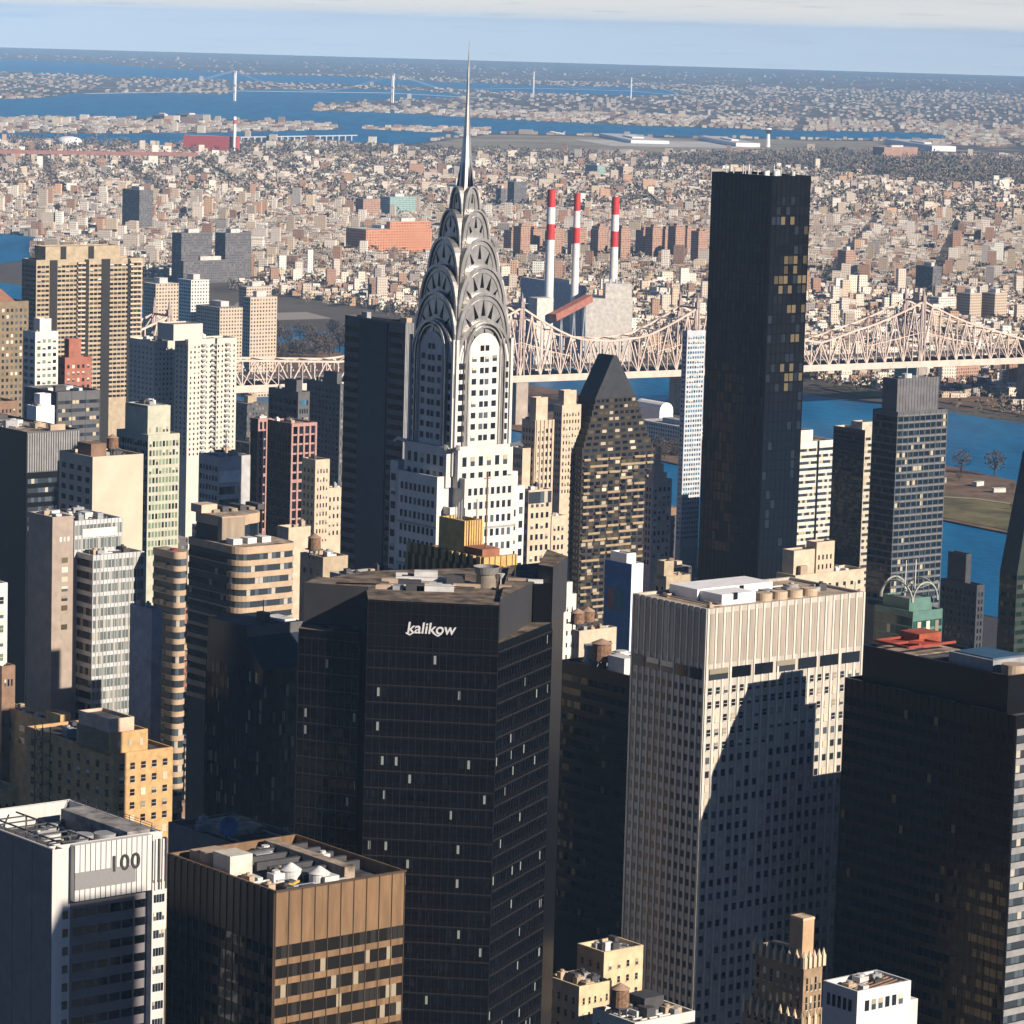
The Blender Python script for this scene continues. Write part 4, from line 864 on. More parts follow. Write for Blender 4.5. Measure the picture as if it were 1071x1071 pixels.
    def rim(half_len, hw, zb, zsp, ht, wd, d, parent_mb, mi=0):
        """raised arch band on all four lunettes, outer profile hw"""
        o = [(-hw, zb)] + arch(hw, zsp, ht) + [(hw, zb)]; i = [(-hw + wd, zb)] + arch(hw - wd, zsp, ht - wd) + [(hw - wd, zb)]
        for ax in (0, 1):
            for sg in (-1, 1):
                def pt(a, z, dd): 
                    q = half_len + dd
                    return ((C + a, C + sg * q, z) if ax == 0 else (C + sg * q, C + a, z))
                for k in range(len(o) - 1):
                    parent_mb.poly([pt(*o[k], d), pt(*o[k + 1], d), pt(*i[k + 1], d), pt(*i[k], d)], mi)
                    parent_mb.poly([pt(*i[k], d), pt(*i[k + 1], d), pt(*i[k + 1], -.1), pt(*i[k], -.1)], mi)
                    parent_mb.poly([pt(*o[k], d), pt(*o[k], -.1), pt(*o[k + 1], -.1), pt(*o[k + 1], d)], mi)
    tiers = [(h - .15, h - .15, Z(388), Z(332)), (h - .85, h - .85, Z(358), Z(303.5)), (h - 1.65, h - 1.65, Z(328), Z(275.5)), (h - 3.0, h - 3.0, Z(297), Z(247)), (h - 5.0, h - 5.0, Z(262), Z(218)), (h - 6.9, h - 6.9, Z(234), Z(194))]
    crown = None
    for k, (hl, hw, zsp, ztop) in enumerate(tiers):
        ht = ztop - zsp; mb = MB(); vault(hl, hw, zsp - (14 if k else 12), zsp, ht, mb); rim(hl, hw + .02, zsp - 6, zsp, ht + .05, .75 if k < 4 else .5, .45, mb); rim(hl, hw - 1.5, zsp - 6, zsp, ht - 1.7, .28, .2, mb)
        o = mb.build('crown_tier', steel, t.root)
        # triangular windows fanned round each lunette
        wm = MB()
        nx_ = tiers[k + 1] if k + 1 < len(tiers) else None
        cnt = 0
        n_t = (7, 7, 7, 5, 5, 3)[k]
        for face in (0, 1):
            for j in range(n_t):
                th = math.pi * (j + .5 + (0)) / n_t
                cxx, czz = -math.cos(th), math.sin(th)
                r0 = .56; r1 = .88
                a0, z0_ = hw * r0 * cxx, zsp + ht * r0 * czz; a1, z1_ = hw * r1 * cxx, zsp + ht * r1 * czz
                tx, tz = -math.sin(th), math.cos(th) * -1 if False else math.cos(th)
                wd = hw * .07 + .08
                tri = [(a0 - czz * wd * 1.1, z0_ - (-cxx) * -wd * 0 - 0), (a0 + czz * wd * 1.1, z0_), (a1, z1_)]
                px_ = (czz * wd, -cxx * wd)
                tri = [(a0 - px_[0], z0_ - px_[1] * 1), (a0 + px_[0], z0_ + px_[1] * 1), (a1, z1_)]
                q = MB(); pts = [((C + a, C - hl - .06, z) if face == 0 else (C - hl - .06, C - a, z)) for a, z in tri]; q.poly(pts); q.build('triangular_window', black, o)
    # white arched bay fronts with nested steel arches over them
    mb = MB()
    for wdt, rise, d in ((6.9, 0, .9), (6.25, 0, .6)): rim(h, wdt, zS, zP - 5.5, 11.5 * wdt / 6.9, .42, d, mb)
    mb.build('arch_band', steel, t.root)
    mb = MB(); pr = [(-5.7, zS)] + arch(5.7, zP - 5.5, 8.6) + [(5.7, zS)]
    for ax in (0, 1):
        pts = [((C + a, C - h - .25, z) if ax == 0 else (C - h - .25, C - a, z)) for a, z in pr]; mb.poly(pts)
    mb.build('arched_bay', white, t.root)
    # needle
    mb = MB(); prof = [(Z(236), 2.9), (Z(205), 2.55), (Z(188), 2.1), (Z(165), 1.45), (Z(142), .95), (Z(110), .55), (Z(75), .3), (Z(42), .05)]
    for (z0_, r0), (z1_, r1) in zip(prof, prof[1:]):
        A = [(C + r0 * (1 if k % 2 else .80) * math.cos(k * math.pi / 4), C + r0 * (1 if k % 2 else .80) * math.sin(k * math.pi / 4), z0_) for k in range(8)]
        B = [(C + r1 * (1 if k % 2 else .80) * math.cos(k * math.pi / 4), C + r1 * (1 if k % 2 else .80) * math.sin(k * math.pi / 4), z1_) for k in range(8)]; mb.loft(A, B)
    for sx in (-1, 1):
        for sy in (-1, 1): mb.bar((C + sx * 1.9, C + sy * 1.9, Z(222)), (C, C, Z(150)), .4)
    mb.build('spire', steel, t.root)
    for sx, sy in ((0, -1), (-1, 0)):               # steep pointed windows at the needle's foot
        q = MB(); zz = Z(196); wv = .6
        q.poly([(C - wv, C - 2.75, zz), (C + wv, C - 2.75, zz), (C, C - 1.75, zz + 7)] if sy else [(C - 2.75, C + wv, zz), (C - 2.75, C - wv, zz), (C - 1.75, C, zz + 7)]); q.build('triangular_window', black, t.root)
    # eagle heads at the corners
    for x, y, dx, dy in ((4.8, 2.6, -.7, -.7), (22.7, 2.6, .7, -.7), (2.6, 22.7, -.7, .7), (2.6, 4.8, -.7, -.7)):
        g_ = MB(); g_.bar((x, y, zB - .4), (x + dx * 2.4, y + dy * 2.4, zB + .3), 1.0, .9); g_.bar((x + dx * 2.3, y + dy * 2.3, zB + .3), (x + dx * 3.3, y + dy * 3.3, zB - .6), .6, .7); g_.build('eagle_head', steel2, t.root)
    t.done([white, greyb, roof])
spire_tower()

# ------------------------------------------------------------------ the black faceted office tower with white lettering
def sign_text(body, size, m, parent, loc, rot, depth=.12, name='lettering', shear=0.0, space=1.0):
    cu = bpy.data.curves.new('lettering', 'FONT'); cu.body = body; cu.size = size; cu.extrude = depth; cu.align_x = 'CENTER'; cu.shear = shear; cu.space_character = space; cu.offset = .03 * size * .4
    ob = bpy.data.objects.new('tmp', cu); COL.objects.link(ob); bpy.context.view_layer.update()
    me = bpy.data.meshes.new_from_object(ob.evaluated_get(bpy.context.evaluated_depsgraph_get())); bpy.data.objects.remove(ob)
    me.name = name; me.materials.clear(); me.materials.append(m)
    o = bpy.data.objects.new(name, me); COL.objects.link(o); o.parent = parent; o.location = loc; o.rotation_euler = rot; return o
def black_tower():
    skin = M_('black_panel', (.0045, .005, .0065), .3, var=.2, scale=.4, spec=.3); roof = M_('brown_roof', (.17, .13, .095), .95, var=.5, scale=.22); pan = M_('charcoal_panel', (.038, .038, .041), .55, var=.1)
    rib = M_('black_mullion', (.014, .0145, .017), .4); bg_ = band_glass('black_band_glass', (.003, .004, .007), (.25, .28, .27), .028, .6, mid=(.008, .010, .015))
    Y0 = 742.0
    def pt(u, v, Y): return P(u, v, Y)
    # plan corners read along the parapet of the shaft and the two wings
    zF = P(385, 627, Y0)[2]; zW = P(345, 664, Y0 + 2)[2]
    def flat(u, Y, z, v=630): 
        p = P(u, v, Y); return np.array([p[0], Y])
    a = flat(385, Y0, zF); b = flat(522, Y0 - 3, zF)
    wl0 = flat(313, Y0 + 9, zF); wl1 = flat(377, Y0 + 4, zF); wr1 = flat(578, Y0 + 26, zF); wr2 = flat(590, Y0 + 42, zF); nl = flat(385, Y0 + 9, zF); nl0 = flat(377, Y0 + 9, zF)
    org = np.array([(a[0] + b[0]) / 2, Y0 + 30]); root = empty('black_office_tower', (org[0], org[1], 2.0)); tag(root, 'black faceted office tower with white lettering at its top', 'skyscraper')
    FOOT.append((org[0], org[1] + 5, 40))
    L = lambda p: (p[0] - org[0], p[1] - org[1])
    back = [flat(560, Y0 + 50, zF), flat(440, Y0 + 40, zF), flat(322, Y0 + 26, zF)]
    zf, zw = zF - 2, zW - 2
    m = MB()
    full = [L(p) for p in (wl0, wl1, nl0, nl, a, b, wr1, wr2, *back)]
    m.prism(full, 0, zw, 0, 1)
    # shaft rising above the wings
    sh = [L(p) for p in (a, b)] + [(L(b)[0] + 1.0, L(b)[1] + 16), (L(a)[0] - 1.0, L(a)[1] + 14)]
    m.prism(sh, zw, zf, 0, 1)
    m.build('wall', [skin, roof], root)
    # mechanical storeys behind the terraces
    pm = MB(); zc = zf + .8
    ins = 3.2
    lw = [(L(wl0)[0] + .6, L(wl0)[1] + ins + 3), (L(nl)[0] - .2, L(nl)[1] + ins), (L(nl)[0] + 4, -10), (L(wl0)[0] + 3, -6)]
    apex = L(wr2)
    pm.prism(lw, zw, zc, 0, 1)
    rw = [(L(b)[0] + .2, L(b)[1] + 3.8), (L(wr1)[0] - 4.5, L(wr1)[1] - .6), (apex[0] - 5, apex[1] + 12), (L(b)[0] + 2, 18)]
    pm.prism(rw, zw, zc, 0, 1)
    mid = [(L(a)[0] - .8, L(a)[1] + 13.8), (L(b)[0] + .8, L(b)[1] + 15.8), (apex[0] - 5, apex[1] + 14), (apex[0] - 6, apex[1] + 12), (-16, 10), (L(wl0)[0] + 3, -4), (L(wl0)[0] + 2.6, -12)]
    pm.prism(mid, zw, zc - .9, 0, 1)
    pm.build('penthouse', [pan, roof], root)
    fin = MB(); f0, f1 = L(wr1), L(wr2)              # the wedge shaped fin that closes the right end
    fin.prism([(f0[0] - .1, f0[1] - .2), (f1[0] + .5, f1[1] - .3), (f1[0] - 4.0, f1[1] + 10), (f0[0] - 3.4, f0[1] + 2.4)], zw, zc + 3.4, 0, 1); fin.build('end_fin', [pan, roof], root)
    br = MB(); br.prism([(f0[0] - 4.3, f0[1] - 1.0), (f0[0] - .3, f0[1] - .3), (f0[0] - 3.3, f0[1] + 2.2), (f0[0] - 5.2, f0[1] + 2.0)], zw, zc - .4, 0); br.build('louvre_panel', GV['K'], root)
    # glazing: one band per floor on each facet
    def facet(p, q, top, nfl, fh, name='window_band'):
        d = np.array(L(q)) - np.array(L(p)); ln = np.linalg.norm(d); an = math.atan2(d[1], d[0])
        for k in range(nfl):
            zc_ = top - (k + .5) * fh; mb = MB(); mb.poly([(0.3, -.08, -fh * .25), (ln - .3, -.08, -fh * .25), (ln - .3, -.08, fh * .25), (.3, -.08, fh * .25)])
            o = mb.build(name, bg_, root, (L(p)[0], L(p)[1], zc_)); o.rotation_euler = (0, 0, an)
        rb = MB(); nb = max(3, int(ln / 1.5))
        for k in range(nb + 1):
            s_ = ln * k / nb; rb.box(s_ - .04, s_ + .04, -.16, 0, top - nfl * fh - 6, top + (0 if name else 0), 0, skip='kb')
        for k in range(nfl + 1): rb.box(0, ln, -.2, 0, top - k * fh - .5, top - k * fh - .28, 1, skip='k')
        o = rb.build('mullions', [rib, M_('floor_edge', (.020, .021, .024), .5)], root, (L(p)[0], L(p)[1], 0)); o.rotation_euler = (0, 0, an)
    NF = 32
    facet(a, b, zf - 10.5, NF, 3.72); facet(b, wr1, zw - 1.5, NF, 3.72); facet(wl0, wl1, zw - 1.5, NF, 3.72)
    # thin fascia panel grid above
    rb = MB(); d = np.array(L(b)) - np.array(L(a)); ln = np.linalg.norm(d)
    for k in range(19): s_ = ln * k / 18; rb.box(s_ - .05, s_ + .05, -.14, 0, zf - 10.5, zf, 0, skip='kb')
    for k in range(5): rb.box(0, ln, -.12, 0, zf - 10 + k * 2.4, zf - 9.9 + k * 2.4, 0, skip='k')
    o = rb.build('fascia_grid', rib, root, (L(a)[0], L(a)[1], 0)); o.rotation_euler = (0, 0, math.atan2(d[1], d[0]))
    letter = M_('letter_white', (.68, .68, .68), .5, var=.02)
    mu = (424 + 479) / 2; fr = (mu - 385) / (522 - 385); p = np.array(L(a)) + d * fr; zl = P(mu, 663, Y0 - 2)[2] - 2
    sg = sign_text('kalikow', 3.35, letter, root, (p[0], p[1] - .35, zl), (math.pi / 2, 0, math.atan2(d[1], d[0])), .15, shear=.12, space=1.0)
    sw = MB(); sw.bar((-5.35, .0, .0), (-4.5, -.45, 0), .28, .25); sw.bar((-4.5, -.45, 0), (-3.7, .1, 0), .28, .25); sw.bar((.75, 0, 0), (1.55, -.45, 0), .28, .25); sw.bar((1.55, -.45, 0), (2.3, .1, 0), .28, .25); sw.build('swash', letter, sg)
    # roof plant
    x0, y0_ = L(flat(508, Y0 + 22, zF)); zr = zc - .9
    MB().cyl(x0, y0_, zr, zr + 3.0, 2.2, 2.2, 24).build('cooling_tower', M_('tower_tan', (.26, .22, .17), .7), root); c2 = MB(); c2.cyl(x0, y0_, zr + 3.0, zr + 4.6, 2.5, 2.9, 24, cap=False); c2.cyl(x0, y0_, zr + 3.0, zr + 4.0, 2.1, 2.1, 24); c2.build('fan_stack', M_('stack_grey', (.20, .19, .18), .6), root)
    dsh = MB(); dsh.cyl(x0 + 3.2, y0_ - 1, zr + 2.2, zr + 3.2, .3, .9, 14); dsh.bar((x0 + 3.2, y0_ - 1, zr), (x0 + 3.2, y0_ - 1, zr + 2.4), .25); dsh.build('satellite_dish', unit_pale, root)
    for i, (u, Yd, wx, wy, hh, mm) in enumerate(((455, 14, 8, 2, 1.2, unit_pale), (428, 20, 5, 2.4, 1.4, steel_dark), (434, 14, 4, 2, 1.6, steel_dark), (442, 26, 12, 2, 1.1, unit_pale), (476, 24, 4, 3, 2.2, steel_dark), (540, 28, 4, 3, 1.0, unit_tan), (380, 16, 12, 2, .9, unit_tan))):
        x, y = L(flat(u, Y0 + Yd, zF)); MB().box(x - wx / 2, x + wx / 2, y - wy / 2, y + wy / 2, zr - .2, zr + hh).build('rooftop_unit', mm, root)
    rr = random.Random(4)
    for k in range(18):
        x, y = L(flat(rr.uniform(400, 560), Y0 + rr.uniform(14, 36), zF)); a_, b_ = rr.uniform(.6, 3), rr.uniform(.5, 1.6); MB().box(x - a_, x + a_, y - b_, y + b_, zr - .2, zr + rr.uniform(.3, 1.3)).build('rooftop_unit', rr.choice([unit_pale, unit_grey, unit_tan, steel_dark]), root)
    for k in range(6):
        q = MB(); x, y = L(flat(rr.uniform(400, 540), Y0 + rr.uniform(14, 34), zF)); q.bar((x, y, zr + .4), (x + rr.uniform(4, 9), y + rr.uniform(-1, 1), zr + .4), .3); q.build('duct', rr.choice([unit_pale, steel_dark]), root)
    MB().bar((L(flat(538, Y0 + 30, zF))[0], 1, zr), (L(flat(538, Y0 + 30, zF))[0], 1, zr + 6), .2).build('mast', steel_dark, root)
black_tower()

# ------------------------------------------------------------------ the pale concrete tower with punched windows
def pale_tower():
    con = M_('pale_concrete', (.47, .43, .375), .85, var=.16, scale=.3, streak=.12); rib = M_('pale_rib', (.60, .56, .49), .8, var=.08); roof = M_('tan_roof', (.40, .32, .235), .95, var=.2); lou = M_('louvre_brown', (.37, .32, .265), .8, var=.15, scale=.4, streak=.1); wh = M_('white_paint', (.80, .80, .80), .6, var=.05)
    t = Tower('pale_office_tower', 'pale concrete tower with punched windows and big dark shadow on its right face', 'skyscraper', 740, 637, 900, 662, 905)
    W, D, H = t.W, t.D, t.H; t.block(0, W, 0, D, 0, H, 0, 1, par=.7, t=.9)
    zb = t.z(694); zl = t.z(676 + 22)               # mechanical floors
    zt = t.z(692) - 2
    fl = 3.66; nr = 34; nW, nD = 20, 12
    zm0, zm1 = zt - 3.2, zt
    # louvre field and rows
    t.ribs('R', 0.4, W - .4, nW, 0, H, .62, .22, mi=2); t.ribs('L', .4, D - .4, nD, 0, H, .62, .2, mi=2)
    for face, A, nb in (('R', W, 7), ('L', D, 5)):
        for k in range(nb): t.wins(face, .6 + (A - 1.2) * k / nb, .6 + (A - 1.2) * (k + 1) / nb, zm0, zm1, 1, 1, .82, .92, 0, 'DDM', off=.26)
        n_ = nW if face == 'R' else nD; cw = (A - .8) / n_
        for k in range(n_):
            a = .4 + cw * k + cw * .5; 
            if face == 'R': t.mb.box(a - cw * .27, a + cw * .27, -.12, 0, zm1 + 1.2, H - 1.4, 3 if t.rng.random() < .75 else 0, skip='k')
            else: t.mb.box(-.12, 0, a - cw * .27, a + cw * .27, zm1 + 1.2, H - 1.4, 3 if t.rng.random() < .75 else 0, skip='r')
        t.wins(face, .4, A - .4, zm0 - 1 - nr * fl, zm0 - 1, n_, nr, .46, .48, 0, 'DDDDDMMPP' if face == 'R' else 'DDDDDDM', off=.12, frame=rib)
    # roof: white penthouse with a lower wing, round fans, hatches
    zr = H - .7; 
    p1 = MB().box(9, 36, 14, 25, zr, zr + 3.1, skip='b'); p1.build('penthouse', wh, t.root)
    p2 = MB().box(10, 22, 5.5, 14, zr, zr + 2.8, skip='b'); p2.build('penthouse', wh, t.root)
    for x in (26, 31.5, 37, 42.5): MB().cyl(x, 6.5, zr, zr + 2.0, 2.2, 2.2, 20).build('roof_fan', M_('fan_tan', (.50, .39, .28), .8), t.root)
    for a in ((14, 15.5, 5.4, 6), (24, 25.5, 13.9, 14.3)): MB().box(a[0], a[1], a[2] - .05, a[3], zr + 1.2, zr + 3).build('vent_louvre', GV['D'], t.root)
    t.clutter(25, W - 4, 8, D - 4, zr, 12, UN, 2.0, 5); t.clutter(3, 9, 3, D - 3, zr, 3, [unit_tan], 1.0, 2)
    t.done([con, roof, rib, lou])
pale_tower()

def punched(name, label, cat, u, v, Y, ul, ur, m, roof, nW, nD, fh, vis, wf=.5, hf=.5, mixR='DDDDM', mixL='DDDDD', top=3.0, clut=5, W=None, D=None, tank=False, par=1.1, ang=GRID, rib=None, pent=None, frame=None, unitm=None, keep=False):
    t = Tower(name, label, cat, u, v, Y, ul, ur, W, D, ang); W, D, H = t.W, t.D, t.H; t.block(0, W, 0, D, 0, H, 0, 1, par)
    zbot = max(4.0, t.z(vis)); nr = max(1, int((H - top - zbot) / fh)); z0 = H - top - nr * fh
    if nW: t.wins('R', .6, W - .6, z0, H - top, nW, nr, wf, hf, 0, mixR, frame=frame)
    if nD: t.wins('L', .6, D - .6, z0, H - top, nD, nr, wf, hf, 0, mixL, frame=frame)
    if rib: t.ribs('R', 0.3, W - .3, nW, 0, H, rib, .3); t.ribs('L', 0.3, D - .3, max(1, nD), 0, H, rib, .3)
    if pent:
        x0, x1, y0, y1, ph = pent; t.block(W * x0, W * x1, D * y0, D * y1, H - 1.2, H + ph, 0, 1, .6)
    if clut: t.clutter(W * .08, W * .92, D * .08, D * .92, H - par, clut, unitm or UN, 3.0, max(1.6, min(W, D) * .28))
    if tank: t.tank(W * .6, D * .5, H - par + (0 if not pent else 0))
    if not keep: t.done([m, roof])
    return t
def ribbon(name, label, cat, u, v, Y, ul, ur, m, roof, fh, vis, g, hf=.5, top=3.0, clut=5, W=None, D=None, L=True, par=1.1, ang=GRID, ribs=0, pent=None, gl=None, keep=False, edge=.5):
    t = Tower(name, label, cat, u, v, Y, ul, ur, W, D, ang); W, D, H = t.W, t.D, t.H; t.block(0, W, 0, D, 0, H, 0, 1, par)
    zbot = max(4.0, t.z(vis)); nr = max(1, min(48, int((H - top - zbot) / fh))); z0 = H - top - nr * fh
    t.bands('R', edge, W - edge, z0, H - top, nr, hf, g)
    if L: t.bands('L', edge, D - edge, z0, H - top, nr, hf, gl or g)
    if ribs: t.ribs('R', .2, W - .2, max(2, int(W / ribs)), 0, H, .16, .2, mi=0); t.ribs('L', .2, D - .2, max(2, int(D / ribs)), 0, H, .16, .2, mi=0)
    if pent:
        x0, x1, y0, y1, ph = pent; t.block(W * x0, W * x1, D * y0, D * y1, H - 1.2, H + ph, 0, 1, .6)
    if clut: t.clutter(W * .08, W * .92, D * .08, D * .92, H - par, clut, UN, 3.0, max(1.6, min(W, D) * .28))
    if not keep: t.done([m, roof])
    return t
# ================================================================== THE OTHER TOWERS
rf_tan = M_('rooftan', (.36, .29, .22), .95, var=.4, scale=.2); rf_dk = M_('roof_tar', (.075, .075, .08), .95, var=.5, scale=.2); rf_gr = M_('roof_gravel', (.26, .25, .24), .95, var=.4, scale=.2); rf_pl = M_('roof_silver', (.52, .51, .49), .85, var=.2, scale=.2)
blackm = M_('black_metal', (.006, .0065, .008), .3, var=.2, spec=.3); bronze = M_('bronze_metal', (.30, .19, .10), .45, metal=.35, var=.2, scale=.4, streak=.2); concrete = M_('cool_concrete', (.36, .35, .34), .85, var=.12); cream = M_('cream_brick', (.55, .45, .335), .85, var=.12, scale=.3); tanb = M_('tan_brick', (.42, .34, .235), .85, var=.14); white = M_('white_stone', (.66, .63, .57), .8, var=.1)
orange = M_('orange_brick', (.52, .33, .15), .85, var=.15, scale=.4); brownb = M_('brown_brick', (.24, .15, .10), .85, var=.15); redb = M_('red_brick', (.34, .13, .09), .85, var=.15); pink = M_('pink_granite', (.40, .23, .20), .7, var=.1); greyd = M_('dark_grey_panel', (.10, .10, .105), .6, var=.12); greym = M_('mid_grey_panel', (.26, .26, .26), .7, var=.12); alum = M_('aluminium_panel', (.55, .56, .56), .5, metal=.3, var=.12, scale=.3, streak=.1)
bgl = band_glass('dark_band_glass', (.010, .014, .020), (.34, .30, .22), .05, 1.6); bgl2 = band_glass('grey_band_glass', (.035, .045, .055), (.42, .40, .34), .12, 1.6); bgl3 = band_glass('black_pane_glass', (.004, .005, .007), (.16, .12, .07), .02, 1.5, mid=(.010, .011, .014)); bgl4 = band_glass('tan_band_glass', (.02, .025, .03), (.46, .40, .28), .2, 1.8)

# black slab at right: dark left face, banded right face, red steel penthouse
def black_slab():
    t = Tower('black_office_slab', 'black glass office slab with red steel framing on its roof', 'skyscraper', 1063, 749, 845, 884, None, W=26); W, D, H = t.W, t.D, t.H
    t.block(0, W, 0, D, 0, H, 0, 1, .8)
    t.bands('L', .4, D - .4, H - 4 - 28 * 3.7, H - 4, 28, .55, bgl3); t.ribs('L', .2, D - .2, 26, 0, H, .14, .16)
    t.bands('R', .4, W - .4, H - 4 - 28 * 3.7, H - 4, 28, .5, bgl2); 
    for k in range(29): t.mb.box(.2, W, -.35, 0, H - 4.9 - k * 3.7, H - 3.3 - k * 3.7, 2, skip='k')
    x0, y0 = 2.0, 5.0; y1 = D - 4; ph = t.z(707, x0, y0); t.block(W, W + 34, 4, D - 6, 0, H - 17, 0, 1, .8)
    t.block(x0, W - 3, y0, y1, H - .8, ph, 0, 1, 1.0)
    red = M_('red_oxide_steel', (.30, .05, .03), .7, var=.12); blue = M_('blue_roof', (.04, .10, .17), .6, var=.1)
    for (a, b) in (((x0 + 2, y1 - 2, 0), (x0 + 19, y1 - 2, 0)), ((x0 + 2, y1 - 8, 0), (x0 + 19, y1 - 8, 0)), ((x0 + 2, y1 - 2, 0), (x0 + 2, y1 - 14, 0)), ((x0 + 14, y1 - 2, 0), (x0 + 14, y1 - 14, 0)), ((x0 + 2, y1 - 14, 0), (x0 + 19, y1 - 14, 0)), ((x0 + 2, y1 - 2, 0), (x0 + 14, y1 - 14, 0))):
        q = MB(); q.bar((a[0], a[1], ph + 1.2), (b[0], b[1], ph + 1.2), .5, .6); q.build('roof_beam', red, t.root)
    q = MB(); q.box(x0 + 1, x0 + 20, y1 - 15, y1 - 1, ph - .95, ph - .7); q.build('roof_deck', rf_tan, t.root)
    t.unit(x0 + 12, x0 + 20, y1 - 8, y1 - 1, ph - 1, ph + 2.8, M_('orange_plant_room', (.32, .075, .035), .8))
    t.unit(x0 + 4, x0 + 17, y0 + 9, y0 + 24, ph - 1, ph + 2.0, unit_grey); t.unit(x0 + 5, x0 + 16, y0 + 10, y0 + 23, ph + 2.0, ph + 2.3, blue, 'blue_roof_sheet')
    MB().cyl(x0 + 6, y0 + 4, ph - 1, ph + 1.8, 3.0, 3.0, 20).build('roof_fan', unit_tan, t.root); t.unit(x0 + 10, x0 + 19, y0 + 2, y0 + 6, ph - 1, ph + 1.2, unit_tan)
    for k in range(3): t.unit(1.5, 5.2, 8 + k * 14, 17 + k * 14, H - .8, H - .2, rf_tan, 'roof_walkway')
    t.done([blackm, rf_dk, greym])
black_slab()

# tall black glass slab near the river
def river_slab():
    t = Tower('black_glass_tower', 'tallest smooth black glass tower standing near the river', 'skyscraper', 808, 184, 1577, 745, 848); W, D, H = t.W, t.D, t.H
    sk = M_('black_glass_skin', (.006, .007, .010), .2, var=.2, spec=.3); t.block(0, W, 0, D, 0, H, 0, 1, 1.0)
    zb = t.z(590); nr = int((H - 9 - zb) / 4.4); z0 = H - 9 - nr * 4.4
    zk = H - 9 - int(nr * .62) * 4.4; cw = (W - .8) / 8
    for r in range(int(nr * .62)):                    # reflections painted as tan panes, in runs along some floors
        p = t.rng.choice((0, 0, .15, .5, .8)); c0 = t.rng.randint(0, 5)
        for c in range(8): t.win.append(('R', .4 + (c + .5) * cw, zk + (r + .5) * 4.4, 0, cw * .86, 3.5, 'T' if c >= c0 and t.rng.random() < p else t.rng.choice('KKKKD'), .07, None))
    t.wins('R', .4, W - .4, z0, zk, 8, nr - int(nr * .62), .86, .8, 0, 'KKKKKD'); t.wins('L', .4, D - .4, z0, H - 3, 15, nr, .86, .84, 0, 'KKKKKKKD', skip=.3)
    t.ribs('R', 0, W, 8, 0, H, .22, .14); t.ribs('L', 0, D, 15, 0, H, .22, .14)
    rd = random.Random(3)
    for k in range(12):
        q = MB(); x, y = rd.uniform(2, W - 2), rd.uniform(2, D - 2); hh = rd.uniform(.8, 4.5); q.bar((x, y, H - 1), (x, y, H + hh), .35); q.build('antenna', unit_pale, t.root)
    for k in range(5): MB().cyl(rd.uniform(3, W - 3), rd.uniform(3, D - 3), H - 1, H + 1.6, 1.1, 1.1, 12).build('rooftop_unit', unit_pale, t.root)
    t.done([sk, rf_dk])
river_slab()

